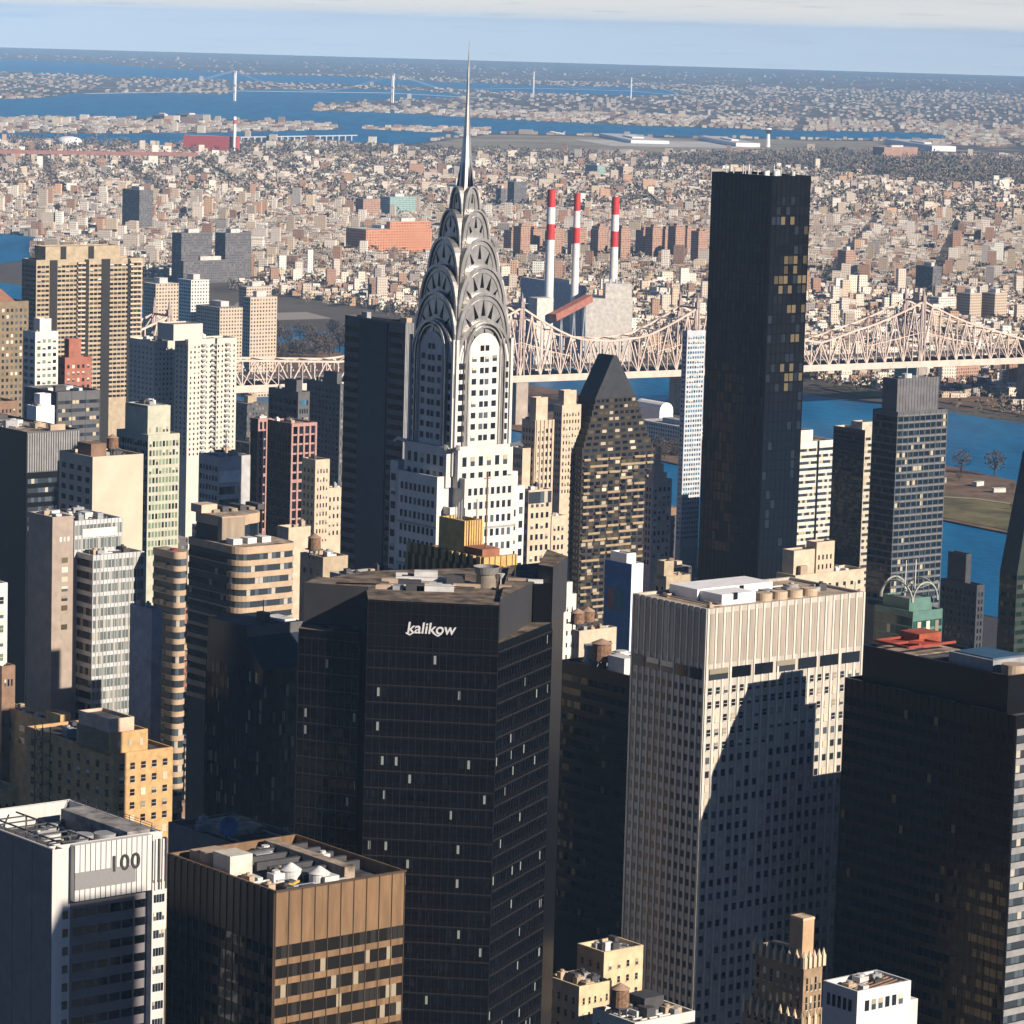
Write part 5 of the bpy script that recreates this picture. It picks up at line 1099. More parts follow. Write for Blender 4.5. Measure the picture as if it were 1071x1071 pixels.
# wedge topped apartment tower
def wedge_tower():
    br = M_('dark_bronze_brick', (.030, .024, .020), .7, var=.12); sl = M_('dark_slate_roof', (.030, .032, .038), .45, var=.2); bal = M_('balcony_tan', (.33, .25, .155), .7, var=.15)
    t = Tower('wedge_roof_tower', 'dark bronze apartment tower tapering in terraces to a black wedge roof', 'skyscraper', 609, 470, 1700, 583, 683); W, D = t.W, t.D
    zt = t.z(418, 4, 0); zr = t.z(373, W * .5, 0); H0 = t.z(475); m = t.mb
    t.H = zt
    m.box(0, W, 0, D, 0, H0, 0, skip='t')
    ns = 9; steps = []
    for k in range(ns):
        f0 = k / ns; ins = f0 * W * .26; z0, z1 = H0 + (zt - H0) * k / ns, H0 + (zt - H0) * (k + 1) / ns
        m.box(ins, W - ins * .8, ins * .35, D - ins * .2, z0, z1, 0, top=0); steps.append((ins, z0, z1))
    i0, i1 = W * .24, W - W * .2; yb0, yb1 = W * .09, D - W * .05; xr = W * .52
    m.poly([(i0, yb0, zt), (i1, yb0, zt), (xr + 1.2, yb0 + 1, zr), (xr - 1.2, yb0 + 1, zr)], 1); m.poly([(i1, yb1, zt), (i0, yb1, zt), (xr - 1.2, yb1, zr), (xr + 1.2, yb1, zr)], 1)
    m.poly([(i0, yb1, zt), (i0, yb0, zt), (xr - 1.2, yb0 + 1, zr), (xr - 1.2, yb1, zr)], 1); m.poly([(i1, yb0, zt), (i1, yb1, zt), (xr + 1.2, yb1, zr), (xr + 1.2, yb0 + 1, zr)], 1); m.poly([(xr - 1.2, yb0 + 1, zr), (xr + 1.2, yb0 + 1, zr), (xr + 1.2, yb1, zr), (xr - 1.2, yb1, zr)], 1)
    fh = 3.3; nr = int((H0 - t.z(655)) / fh); z0 = H0 - nr * fh
    t.wins('R', .5, W - .5, z0, H0, 11, nr, .66, .5, 0, 'KKDDPT', off=.1); t.wins('L', .5, D - .5, z0, H0, 8, nr, .6, .5, 0, 'KKKD', off=.1)
    for ins, a, b in steps: t.wins('R', ins + .5, W - ins * .8 - .5, a, b, 9, 1 if b - a < 4 else 2, .66, .5, ins * .35, 'KKDDPT', off=.1)
    for r in range(nr):                              # broken tan parapets between the windows
        for c in range(11):
            if t.rng.random() < .62: a = .5 + (W - 1) * c / 11; m.box(a, a + (W - 1) / 11, -.3, 0, z0 + r * fh - .35, z0 + r * fh + .75, 3, skip='k')
    for c in (0, 2, 4, 6, 8, 10):                    # balconies in vertical stacks on the lit face
        a = .5 + (W - 1) * c / 11
        for r in range(nr):
            if (r + c) % 2 == 0 or c in (0, 10):
                q = MB(); x0, x1, zz = a + .1, a + (W - 1) / 11 - .1, z0 + r * fh; q.box(x0, x1, -1.3, 0, zz - .15, zz + .05); q.box(x0, x1, -1.3, -1.2, zz + .05, zz + 1.0); q.build('balcony', bal if t.rng.random() < .7 else br, t.root)
    for r in range(0, nr, 1): m.box(-.5, 0, 0, D, z0 + r * fh - .1, z0 + r * fh + .35, 2, skip='r')
    t.done([br, sl, br, bal])
wedge_tower()

# the two near blocks at the bottom left
def hundred():
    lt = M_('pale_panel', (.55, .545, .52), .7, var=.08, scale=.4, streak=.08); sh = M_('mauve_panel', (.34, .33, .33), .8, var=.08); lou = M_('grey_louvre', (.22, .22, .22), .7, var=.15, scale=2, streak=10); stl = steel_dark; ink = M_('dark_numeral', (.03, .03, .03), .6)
    t = Tower('numbered_office_block', 'pale panelled office block with 100 near its top and open roof plant', 'office block', 55, 889, 690, -45, 176); W, D, H = t.W, t.D, t.H
    xa = t.x(66); xb = t.x(80); xc = t.x(161); zl = t.z(948)                   # notch and projecting bay
    m = t.mb; fl = 3.75
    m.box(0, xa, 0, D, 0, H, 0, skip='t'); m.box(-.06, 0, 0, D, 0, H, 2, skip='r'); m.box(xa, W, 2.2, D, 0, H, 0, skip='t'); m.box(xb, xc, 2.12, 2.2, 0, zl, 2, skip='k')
    m.box(xb, xc, 0.6, 2.2, zl, H, 0, skip='k'); m.box(xc, W, .3, 2.2, 0, zl + 1.5, 0, skip='k')
    zr = H - 4.5; m.poly([(0, 2.3, zr), (W, 2.3, zr), (W, D, zr), (0, D, zr)], 1)
    for a in ((.0, .0, W, .0),): pass
    m.box(.5, W - .5, 2.6, 3.0, zr, H, 0); m.box(.4, .8, .5, D - .5, zr, H, 0); m.box(W - .9, W - .5, 3, D - .5, zr, H, 0); m.box(.5, W - .5, D - .9, D - .5, zr, H, 0)
    m.ribs = None
    for k in range(16):                                # panel joints
        x = xb + (xc - xb) * k / 15; m.box(x - .05, x + .05, .5, .62, zl, H, 1, skip='k')
    q = MB(); q.box(xb, xc - 4, .42, .6, t.z(932, xb), t.z(914, xb), 0, skip='k'); q.build('louvre_panel', lou, t.root)
    for k in range(4):
        q = MB(); x = xc + .7 + k * .85; q.bar((x, .2 + .15 * (k % 2), zl), (x, .2 + .15 * (k % 2), H - 1), .42); q.build('riser_pipe', [unit_pale, steel_dark][k % 2], t.root)
    p0 = (xb + xc) / 2 + 2.6; zn = t.z(910, p0)
    sign_text('100', 4.6, ink, t.root, (p0, .42, zn), (math.pi / 2, 0, 0), .08, 'numerals', 0, 1.12)
    nr = 9; z1 = zl - 1.0
    t.wins('R', xb + .4, xc - .3, z1 - nr * fl, z1, 6, nr, .86, .46, 2.2, 'DDKKD', off=.16); t.wins('R', xc + .3, W - .5, z1 + 1 - nr * fl, z1 + 1, 4, nr, .8, .45, .3, 'DDDM', off=.1); t.wins('R', xa, xb, z1 - nr * fl, z1, 1, nr, .7, .46, 2.2, 'DD', off=.1)
    t.wins('L', D * .88, D * .90, z1 - 8 * fl, z1 - 2, 1, 8, 1, .96, 0, 'K', off=.12)
    for k in range(5): m.box(-.1, -.06, k * D / 5, k * D / 5 + .08, 0, H, 1, skip='r')
    # open roof plant: three drums, pipes, frames and rails
    for (x, y) in ((9.0, D * .42), (14.0, D * .30), (18.6, D * .26)): MB().cyl(x, y, zr, zr + 3.8, 2.35, 2.35, 24).build('cooling_drum', unit_grey if x > 10 else unit_pale, t.root)
    for k in range(7):
        f = MB(); y = 6 + k * (D - 9) / 7; f.bar((1.2, y, H - .4), (W * .45, y, H - .4), .28); f.bar((W * .45, y, zr), (W * .45, y, H - .4), .28); f.build('roof_frame', stl, t.root)
    f = MB(); f.bar((W * .45, 4, H - .4), (W * .45, D - 3, H - .4), .3); f.bar((W * .2, 4, H - .4), (W * .2, D - 3, H - .4), .3); f.build('roof_frame', stl, t.root)
    t.clutter(3, W - 3, 5, D - 4, zr, 16, [stl, unit_grey, unit_tan, unit_pale], 2.2, 4)
    for k in range(3): q = MB(); q.bar((W - .7, 5, H + .5 * k + .2), (W - .7, D - 3, H + .5 * k + .2), .09); q.build('handrail', stl, t.root)
    for k in range(8): q = MB(); q.bar((W - .7, 5 + k * (D - 8) / 7, H - .2), (W - .7, 5 + k * (D - 8) / 7, H + 1.3), .12); q.build('rail_post', stl, t.root)
    t.unit(W - 7, W - 1.5, 4.5, D * .8, zr, H + .2, rf_gr); t.unit(6, 11, 5, 8, zr, zr + 2, unit_tan)
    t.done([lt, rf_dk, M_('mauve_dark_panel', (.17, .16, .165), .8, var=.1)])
hundred()
def bronze_block():
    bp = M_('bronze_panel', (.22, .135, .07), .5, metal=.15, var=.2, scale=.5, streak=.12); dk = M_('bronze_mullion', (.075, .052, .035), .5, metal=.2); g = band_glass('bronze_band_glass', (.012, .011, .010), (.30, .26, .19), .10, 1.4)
    t = Tower('bronze_office_block', 'bronze panelled office block with open mechanical roof at bottom left', 'office block', 288, 932, 690, 176, 424); W, D, H = t.W, t.D, t.H
    t.block(0, W, 0, D, 0, H, 0, 1, 2.4, .45)
    nb = 10; fl = 4.05; zt = t.z(987)
    t.ribs('R', .15, W - .15, nb, 0, H, .16, .16, mi=2); t.mb.box(-.06, 0, 0, D, 0, H, 3, skip='r'); t.ribs('L', .15, D - .15, 16, 0, H, .16, .2, plane=-.06, mi=2); nr = 12  # sheet over the left face carries its shade in the colour
    t.bands('R', .15, W - .15, zt - nr * fl, zt, nr, .66, g); t.bands('L', .15, D - .15, zt - nr * fl, zt, nr, .55, bgl3, plane=-.06)
    t.mb.box(-.1, W + .1, -.35, 0, H - .3, H + .1, 2)
    zr = H - 2.4
    for k in range(5): t.unit(W * .35, W * .95, D * (.35 + .12 * k), D * (.35 + .12 * k) + 1.0, zr, zr + 2.0, steel_dark, 'roof_beam')
    t.unit(W * .70, W * .78, D * .2, D * .95, zr, zr + 2.7, rf_tan, 'duct'); t.unit(W * .1, W * .3, D * .6, D * .92, zr, zr + 3.4, unit_tan)
    t.unit(W * .07, W * .24, D * .50, D * .66, zr, zr + 5.2, M_('corrugated_cream', (.58, .54, .46), .7)); MB().cyl(W * .14, D * .75, zr, zr + 4.4, 2.6, 2.6, 20).build('cooling_drum', unit_tan, t.root)
    for (x, y) in ((.42, .36), (.52, .22)):
        o = MB(); o.cyl(W * x, D * y, zr, zr + 2.2, 2.1, 2.1, 20, cap=False); o.cyl(W * x, D * y, zr + 2.2, zr + 3.6, 2.3, .3, 20); o.build('roof_cowl', unit_pale, t.root)
    yl = M_('yellow_pipe', (.62, .42, .10), .6)
    q = MB(); q.bar((W * .16, D * .28, zr + .9), (W * .3, D * .2, zr + .9), .4); q.bar((W * .3, D * .2, zr + .9), (W * .38, D * .24, zr + .9), .4); q.build('roof_pipe', yl, t.root)
    t.unit(W * .34, W * .44, D * .08, D * .2, zr, zr + .6, M_('blue_roof', (.04, .10, .17), .6)); t.clutter(2, W - 2, 2, D - 2, zr, 20, [steel_dark, unit_grey, unit_tan, unit_pale], 2.2, 4)
    t.done([bp, rf_dk, dk, M_('bronze_shaded_side', (.014, .010, .008), .4)])
bronze_block()
def annex():
    t = punched('roof_terrace_block', 'dark block with flat roof and blue dish behind the bronze block', 'office block', 262, 889, 800, 176, 330, greyd, rf_dk, 0, 0, 4, 900, clut=3, keep=True)
    W, D, H = t.W, t.D, t.H; d = MB(); pr = None
    blue = M_('dish_blue', (.05, .16, .42), .5); p = (t.x(236) if False else 2.5, D * .42); cx, cy, cz = 3.0, D * .40, H + 2.4
    ax = Vector((-.25, -.9, .3)).normalized(); a = ax.cross(Vector((0, 0, 1))).normalized(); b = a.cross(ax)
    rings = [[(Vector((cx, cy, cz)) + ax * (.9 * (r / 2.3) ** 2) + (a * math.cos(k * .3142) + b * math.sin(k * .3142)) * r) for k in range(20)] for r in (.05, .9, 1.7, 2.3)]
    for A, B in zip(rings, rings[1:]): d.loft(A, B)
    o = d.build('satellite_dish', blue, t.root); st = MB(); st.bar((cx, cy + .4, H - 1), (cx, cy + .2, cz), .35); st.bar((cx, cy, cz), Vector((cx, cy, cz)) + ax * 1.8, .12); st.build('dish_mount', steel_dark, o)
    t.unit(W * .3, W * .9, D * .5, D * .9, H - 1.1, H + .3, rf_tan, 'roof_walkway'); t.done([greyd, rf_dk])
annex()

# orange brick apartment block, stepped
def orange_block():
    t = Tower('orange_brick_block', 'stepped orange brick block lit by the sun at left', 'apartment block', 119, 789, 930, 28, 181); W, D, H = t.W, t.D, t.H
    t.block(0, W, 0, D, 0, H, 0, 1, .9); zp = t.z(753, 0, 2); t.block(0, W * .62, 1.5, D * .42, H - 1, t.z(768), 0, 1, .8); t.block(0, W * .42, 2.5, D * .4, H, zp, 2, 1, .8)
    t.wins('R', .8, W - .8, H - 3 - 8 * 3.5, H - 2, 5, 8, .42, .5, 0, 'DDDMP', frame=cream); t.wins('L', .8, D - .8, H - 3 - 8 * 3.5, H - 2, 9, 8, .32, .5, 0, 'DDDM', frame=brownb)
    t.wins('R', 1, W * .6, H + .5, H + 4, 3, 1, .3, .55, 1.5, 'DP'); t.clutter(2, W - 2, D * .5, D - 2, H - .9, 8, UN, 2.5, 4)
    fr = MB(); x, y = -2.5, D * .72                     # open steel stair tower against the shaded wall
    for k in range(10):
        z = H - 38 + k * 4
        for a, b in (((0, 0), (2.4, 0)), ((2.4, 0), (2.4, 4)), ((2.4, 4), (0, 4)), ((0, 4), (0, 0))): fr.bar((x + a[0], y + a[1], z), (x + b[0], y + b[1], z), .16); 
        fr.bar((x, y, z), (x, y + 4, z + 4), .14); fr.bar((x, y + 4, z), (x, y, z + 4), .14)
    for a in ((0, 0), (2.4, 0), (2.4, 4), (0, 4)): fr.bar((x + a[0], y + a[1], H - 40), (x + a[0], y + a[1], H + 2), .25)
    fr.build('scaffold', M_('rust_steel', (.20, .12, .08), .8), t.root); t.done([orange, rf_dk, M_('peach_render', (.60, .44, .33), .85)])
    t = punched('orange_brick_wing', 'low roofed orange wing with sunlit roof at the left edge', 'apartment block', 77, 762, 985, -70, 93, orange, rf_pl, 3, 10, 3.6, 800, .4, .5, clut=6, tank=False, pent=(.1, .8, .1, .2, 2.5), frame=None)
    t = punched('orange_corner_block', 'small orange corner block with lit windows at the left edge', 'apartment block', -6, 826, 850, -60, 20, orange, rf_tan, 3, 3, 3.6, 870, .45, .5, clut=3, frame=cream)
    t = punched('pale_stone_block', 'pale stone block with green tinted windows at the left edge', 'office block', -22, 612, 1010, -80, 8, white, rf_tan, 3, 4, 4.2, 740, .5, .5, 'DMG', clut=2, frame=white)
    t = punched('low_shed_block', 'small low brown block peeking out at the far left', 'building', 2, 697, 1010, -30, 16, brownb, rf_tan, 3, 2, 4, 730, clut=2)
orange_block()

# grey concrete and glass pair
def glass_pair():
    g = band_glass('silver_pane_glass', (.12, .14, .14), (.40, .39, .34), .16, .9, mid=(.22, .24, .23)); tl = M_('taupe_panel', (.34, .28, .235), .8, var=.1)
    t = Tower('taupe_slab_tower', 'taupe slab with one strip of windows joined to a glass front', 'office tower', 55, 541, 1060, 30, 77); W, D, H = t.W, t.D, t.H; t.block(0, W, 0, D, 0, H, 0, 1, .9)
    fl = 3.7; t.wins('R', W * .42, W * .78, t.z(672), t.z(582), 1, 9, .8, .55, 0, 'MTPP'); t.wins('R', W * .3, W * .85, t.z(568), t.z(562), 3, 1, .5, .8, 0, 'W')
    t.clutter(1, W - 1, 1, D - 1, H - .9, 6, UN, 2.5, 4); t.done([tl, rf_tan])
    t = Tower('glass_front_tower', 'silver gridded glass block stepping forward in two tiers', 'office tower', 78, 545, 1068, 70, 128, D=24); W, D, H = t.W, t.D, t.H
    t.block(0, W, 0, D, 0, H, 0, 1, .9); t.clutter(2, W - 2, 2, D - 2, H - .9, 10, [steel_dark, unit_grey, unit_pale], 2.4, 4)
    ya = -9.0; xl = 1.0; W2 = W + 2.2; z2 = t.z(581, xl, ya); t.block(xl, W2, ya, 0, 0, z2, 0, 1, .8)
    n2 = int((H - z2) / 3.7); t.bands('R', .3, W - .3, z2, H - .8, n2, .72, g); q = MB(); q.box(W * .16, W * .88, -.35, 0, t.z(563), t.z(554), skip='k'); q.build('blank_panel', unit_pale, t.root)
    nb = 22; fl = 3.7; z0 = z2 - 1 - nb * fl
    for k in range(nb):
        if k >= nb - 14: t.bands('R', xl + .3, W2 - .3, z0 + k * fl, z0 + (k + 1) * fl, 1, .66, g, plane=ya)
        else: t.bands('R', xl + .3, W2 - .3, z0 + k * fl, z0 + (k + 1) * fl, 1, .66, g, plane=ya)
    t.ribs('R', xl, W2, 14, z0, z2, .14, .18, plane=ya); t.ribs('R', 0, W, 13, z2, H, .14, .18); t.clutter(xl + 1, W2 - 1, ya + 1, -1, z2 - .8, 6, UN, 1.8, 3)
    t.bands('L', ya + .3, -.3, z0, z2 - 1, nb, .6, bgl, plane=xl); t.done([alum, rf_gr])
    t = punched('blue_side_block', 'blank blue-grey sided block with white roof rim', 'office block', 159, 637, 1000, 136, 170, M_('blue_grey_wall', (.27, .31, .36), .8), rf_pl, 0, 0, 4, 740, clut=3)
glass_pair()

# balcony-banded building with rounded corners
def rounded():
    tb = M_('tan_band', (.46, .34, .23), .75, var=.1, scale=.3); dk = M_('dark_window_wall', (.03, .03, .032), .5)
    def rounded_block(t, x0, x1, y0, y1, rr, z1, zbot, fh, band):
        def plan(o=0.0):
            p = [(x0 + o, y0 + rr), ]
            p = [(x0 + o + (rr - o) * (1 - math.sin(a)), y0 + o + (rr - o) * (1 - math.cos(a))) for a in np.linspace(math.pi / 2, 0, 7)]
            p += [(x1 - o - (rr - o) * (1 - math.sin(a)), y0 + o + (rr - o) * (1 - math.cos(a))) for a in np.linspace(0, math.pi / 2, 7)]
            return p + [(x1 - o, y1), (x0 + o, y1)]
        t.mb.prism(plan(.35), 0, z1, 2, 1); n = int((z1 - zbot) / fh)
        for k in range(n + 1): t.mb.prism(plan(0), z1 - k * fh - band, z1 - k * fh + (.6 if k == 0 else 0), 0, 1, bot=True)
        for k in range(n):
            q = MB(); pl = plan(.3); za, zb = z1 - (k + 1) * fh, z1 - k * fh - band
            for a, b in zip(pl[:-2], pl[1:-1]): q.poly([(a[0], a[1], za), (b[0], b[1], za), (b[0], b[1], zb), (a[0], a[1], zb)])
            q.build('window_band', bgl2, t.root)
    t = Tower('curved_band_tower', 'tan banded office building with rounded front and curved penthouse', 'office tower', 249, 575, 1090, 197, 314); W, D, H = t.W, t.D, t.H
    rounded_block(t, 0, W, 0, D, 5.0, H, t.z(740), 3.75, 1.75)
    t.bands('L', 6, D - .5, t.z(740), H - 2.2, int((H - 2.2 - t.z(740)) / 3.75), .45, bgl, plane=0.0, off=.1)
    x0, x1, y0, y1 = 2, W - 2.5, 12, D - 1; zp = t.z(539, x0 + 8, y0)
    def plan2(o, rr=7):
        return [(x0 + o, y0 + o), (x0 + 9, y0 + o)] + [(x1 - o - rr * (1 - math.sin(a)), y0 + 2 + o + rr * (1 - math.cos(a))) for a in np.linspace(0, math.pi / 2, 8)] + [(x1 - o, y1), (x0 + o, y1)]
    t.mb.prism(plan2(.3), H - .5, zp - 3.2, 2, 1); t.mb.prism(plan2(0), zp - 3.2, zp, 0, 1, bot=True); q = MB(); q.box(x0 - .1, x0 + 8.6, y0 - .25, y0 + 2, H, zp - .4, skip='b'); q.build('plant_room', M_('plant_tan', (.30, .24, .17), .7, var=.15, scale=.5, streak=.1), t.root)
    q = MB(); pl = plan2(.22)
    for a, b in zip(pl[1:9], pl[2:10]): q.poly([(a[0], a[1], H + .6), (b[0], b[1], H + .6), (b[0], b[1], zp - 3.3), (a[0], a[1], zp - 3.3)])
    q.build('window_band', bgl, t.root)
    for k in range(6): t.unit(x0 + 3 + k * 3.4, x0 + 5.4 + k * 3.4, y0 + 9, y0 + 16, zp - .1, zp + .9 + (k % 2) * .8, [rf_tan, steel_dark][k % 2])
    for k in range(3): t.unit(2 + k * 5.5, 5.4 + k * 5.5, 5.5, 9.5, H, H + 2.4, unit_pale)
    t.unit(1, 7, 22, 28, zp, zp + 2.6, M_('peach_render', (.60, .44, .33), .85)); t.done([tb, rf_tan, dk])
    t = Tower('banded_fin_tower', 'slim dark fin tower with tan curved bands on its narrow end', 'office tower', 184, 580, 1060, 160, 198); W, D, H = t.W, t.D, t.H
    rounded_block(t, 0, W, 0, D, min(4.5, W * .42), H, t.z(860), 3.75, 1.6); t.bands('L', 5, D - .5, t.z(860), H - 2, int((H - 2 - t.z(860)) / 3.75), .4, bgl, off=.1); MB().cyl(W * .4, 4, H, H + 1.2, 1.2, 1.2, 12).build('rooftop_unit', M_('red_cap', (.30, .04, .04), .7), t.root); t.done([tb, rf_tan, dk])
rounded()

# dark glass building left of the black faceted tower
def blue_glass():
    bl = M_('navy_glass_skin', (.004, .010, .020), .18, var=.3); 
    g = band_glass('navy_pane_glass', (.003, .008, .018), (.11, .17, .14), .09, 1.1, mid=(.008, .026, .045))  # pale green and blue panes are reflections put into the colour
    t = Tower('navy_glass_tower', 'navy glass tower with sloped blue roof left of the black tower', 'office tower', 275, 702, 990, 216, 335); W, D, H = t.W, t.D, t.H
    t.mb.box(0, W, 0, D, 0, H, 0, skip='t'); zt = t.z(655, 4, 8)
    t.mb.poly([(0, 0, H), (W, 0, H), (W, 9, zt - 3), (0, 9, zt - 3)], 1); t.mb.box(.5, W, 9, D, H - 1, zt, 2, top=1); t.mb.poly([(0, 0, H), (0, 9, zt - 3), (0, 9, H)], 0); t.mb.poly([(0, 9, H), (0, D, H), (0.5, D, zt), (0.5, 9, zt)], 0)
    t.bands('L', .3, D - .3, H - 30 * 3.8, H - .6, 30, .8, g); t.bands('R', .3, W - .3, H - 30 * 3.8, H - .6, 30, .8, g); t.ribs('L', 0, D, 12, 0, H, .16, .14); t.ribs('R', 0, W, 8, 0, H, .16, .14)
    t.unit(W * .5, W * .6, 14, 18, zt, zt + 2.4, steel_dark); t.unit(W * .7, W * .95, 11, 20, zt, zt + .6, unit_pale); MB().bar((W * .55, 16, zt), (W * .55, 16, zt + 6), .2).build('mast', steel_dark, t.root)
    t.done([bl, M_('blue_metal_roof', (.008, .02, .042), .7, var=.15), greyd])
blue_glass()

# ribbed gilded crown building in front of the spire tower
def crown_block():
    gold = M_('gilded_stone', (.55, .36, .13), .65, var=.15, scale=.4); dk = M_('dark_brick', (.16, .11, .06), .85, var=.15)  # brick of the body is one dark tone on every side
    t = Tower('buttress_crown_tower', 'brick tower top ringed with golden buttresses in front of the spire tower', 'office tower', 505, 583, 840, 425, 541); W, D, H = t.W, t.D, t.H
    t.block(.8, W - .8, .8, D - .8, 0, H - 1.5, 1, 2, .8)
    for face, A, n_ in (('R', W, 6), ('L', D, 11)):
        for k in range(n_):
            a = A * (k + .5) / n_; q = MB()
            if face == 'R': q.box(a - .75, a + .75, -.3, .9, H - 12, H); q.box(a - .55, a + .55, -.9, .6, H - 12, H - 2.5)
            else: q.box(-.3, .9, a - .75, a + .75, H - 12, H); q.box(-.9, .6, a - .55, a + .55, H - 12, H - 2.5)
            q.build('buttress', gold if face == 'R' else M_('gilded_stone_shaded', (.38, .26, .11), .7), t.root)  # left buttresses in a darker gold, shade put into the colour
        t.wins(face, .5, A - .5, H - 12, H - 3, n_ * 2, 2, .3, .7, .8, 'KD', off=.05)
    xu0, yu0 = W * .1, D * .30; zu = t.z(545, xu0, yu0)
    t.block(xu0, xu0 + W * .55, yu0, D * .62, H - 2, zu, 3, 2, .8); t.ribs('R', xu0 + .3, xu0 + W * .55 - .3, 7, H, zu, .5, .35, plane=yu0, mi=3)
    for k in range(7): q = MB(); x, y = xu0 + 1 + (k * 2.9) % (W * .5), yu0 + 1 + (k * 5.1) % (D * .28); q.bar((x, y, zu - .5), (x, y, zu + 3 + k % 3), .18); q.build('mast', unit_grey, t.root)
    q = MB(); q.bar((W * .35, D * .12, H - 1), (W * .35, D * .12, H + 20), .3); q.bar((W * .35 - 1, D * .12, H + 18.5), (W * .35 + 1, D * .12, H + 18.5), .2); q.build('flagpole', M_('rust_steel', (.20, .12, .08), .8), t.root)
    t.unit(W * .1, W * .6, D * .05, D * .28, H - 2, H + 1.6, M_('red_roof_box', (.30, .12, .07), .8)); t.unit(W * .66, W * .9, D * .2, D * .5, H - 2, H + 1.0, unit_tan); t.done([gold, dk, rf_tan, gold])
crown_block()

# big dark slab behind the spire tower, left
t = Tower('dark_slab_tower', 'broad blank black slab directly left of the spire tower', 'skyscraper', 424, 338, 1300, 361, 437); W, D, H = t.W, t.D, t.H
t.block(0, W, 0, D, 0, H, 0, 1, 1); q = MB(); q.box(-.5, 0, D * .28, D * .74, 0, H - .5, skip='r'); q.build('blank_panel', M_('navy_panel', (.045, .05, .06), .6, var=.1), t.root)
t.bands('L', D * .76, D - .3, H - 34 * 3.9, H - 3, 34, .5, bgl3); t.bands('L', .3, D * .26, H - 34 * 3.9, H - 3, 34, .5, bgl3); t.ribs('R', .2, W - .2, 8, 0, H, .5, .35, mi=2); t.bands('R', .3, W - .3, H - 30 * 3.9, H - 20, 26, .5, bgl)
t.clutter(1, W - 1, 1, D - 1, H - 1, 8, UN, 3, 5); t.done([greyd, rf_gr, greym])

# dark block in the gap behind the black faceted tower
t = ribbon('dark_gap_block', 'all dark office block in the gap between the black and pale towers', 'office tower', 672, 710, 1015, 588, 735, blackm, rf_tan, 3.9, 1000, bgl3, .5, clut=12, keep=True)
t.unit(t.W * .1, t.W * .3, t.D * .3, t.D * .5, t.H - 1, t.H + 4, unit_pale); t.tank(t.W * .15, t.D * .62, t.H - 1, 3.0, 5.0); MB().cyl(6, t.D * .8, t.H - 1, t.H + 5, 2.8, 2.8, 18).build('cooling_drum', unit_grey, t.root); t.done([blackm, rf_tan])

# ------------------------------------------------------------------ upper left group
t = punched('tan_slab_tower', 'broad tan apartment slab with tall dark recesses at upper left', 'apartment tower', 38, 272, 2225, 23, 149, tanb, rf_tan, 26, 5, 3.0, 425, .84, .5, 'DDDDMT', 'KKD', clut=0, keep=True)
W, D, H = t.W, t.D, t.H
for a, b in ((.125, .195), (.45, .49), (.61, .69), (.86, .88)): q = MB(); q.box(W * a, W * b, -.4, .1, 0, H - .3, skip='k'); q.build('recess_shaft', M_('recess_dark', (.012, .011, .011), .5), t.root)  # recess strips in the colour of dark glass
for a, b in ((.38, .45), (.88, .99)):
    for k in range(33): q = MB(); zz = H - 3 - k * 3.0; q.box(W * a, W * b, -1.6, 0, zz, zz + 1.1); q.build('balcony', cream, t.root)
zp = t.z(258, W * .1, 2); t.block(W * .1, W * .8, 2, D - 2, H - 1, zp, 0, 1, .6)
for a in (.24, .50): q = MB(); q.box(W * a, W * a + 4, 1.6, 2.1, H - .5, zp - .2); q.build('recess_shaft', M_('recess_dark', (.012, .011, .011), .5), t.root)
t.done([tanb, rf_tan])
def twin():
    w_ = M_('apartment_white', (.60, .555, .48), .8, var=.06); mx = 'DDDMMP'
    t = punched('white_apartment_tower', 'white twin apartment block, set back left half', 'apartment tower', 161, 357, 2010, 135, 190, w_, rf_tan, 7, 6, 2.9, 480, .36, .45, mx, 'KDD', clut=3)
    t = punched('white_apartment_tower', 'white twin apartment block, nearer right half with roof box', 'apartment tower', 197, 355, 1985, 183, 248, w_, rf_tan, 12, 3, 2.9, 480, .34, .45, mx, 'KDD', clut=3, keep=True)
    W, D, H = t.W, t.D, t.H; q = MB(); q.box(W * .55, W * .58, -.5, .1, 0, H, skip='k'); q.build('wall_seam', M_('recess_dark', (.012, .011, .011), .5), t.root)
    for a in (.27, .48, .76):
        for k in range(30): q = MB(); q.box(W * a, W * a + 2.6, -1.2, 0, H - 4 - k * 2.9, H - 3 - k * 2.9); q.build('balcony', unit_grey, t.root)
    zp = t.z(339, -4, 4); t.block(-8, W * .35, 3, D + 6, H - .8, zp, 0, 1, .6); t.done([w_, rf_tan])
twin()
def pyramid():
    t = punched('pyramid_roof_tower', 'dark tan tower with brown pyramid roof at the left edge', 'apartment tower', -14, 316, 1820, -60, 30, M_('dark_tan_brick', (.22, .17, .11), .85), rf_dk, 9, 5, 3.3, 460, .5, .5, 'DDTMP', clut=0, keep=True)
    W, D, H = t.W, t.D, t.H; za = t.z(296, W * .55, D * .3); cop = M_('brown_copper', (.28, .14, .09), .7); q = MB()
    x0, x1, y0, y1 = W * .2, W * .86, D * .15, D * .85; a, b, c, d = (W * .46, D * .45), (W * .62, D * .45), (W * .62, D * .6), (W * .46, D * .6)
    q.loft([(x0, y0, H - 1), (x1, y0, H - 1), (x1, y1, H - 1), (x0, y1, H - 1)], [(*a, za), (*b, za), (*c, za), (*d, za)]); q.poly([(*a, za), (*b, za), (*c, za), (*d, za)]); q.build('pyramid_roof', cop, t.root)
    t.unit(W * .5, W * .58, D * .5, D * .58, za - .2, za + 5, brownb, 'chimney'); t.done([M_('dark_tan_brick', (.22, .17, .11), .85), rf_dk])
pyramid()
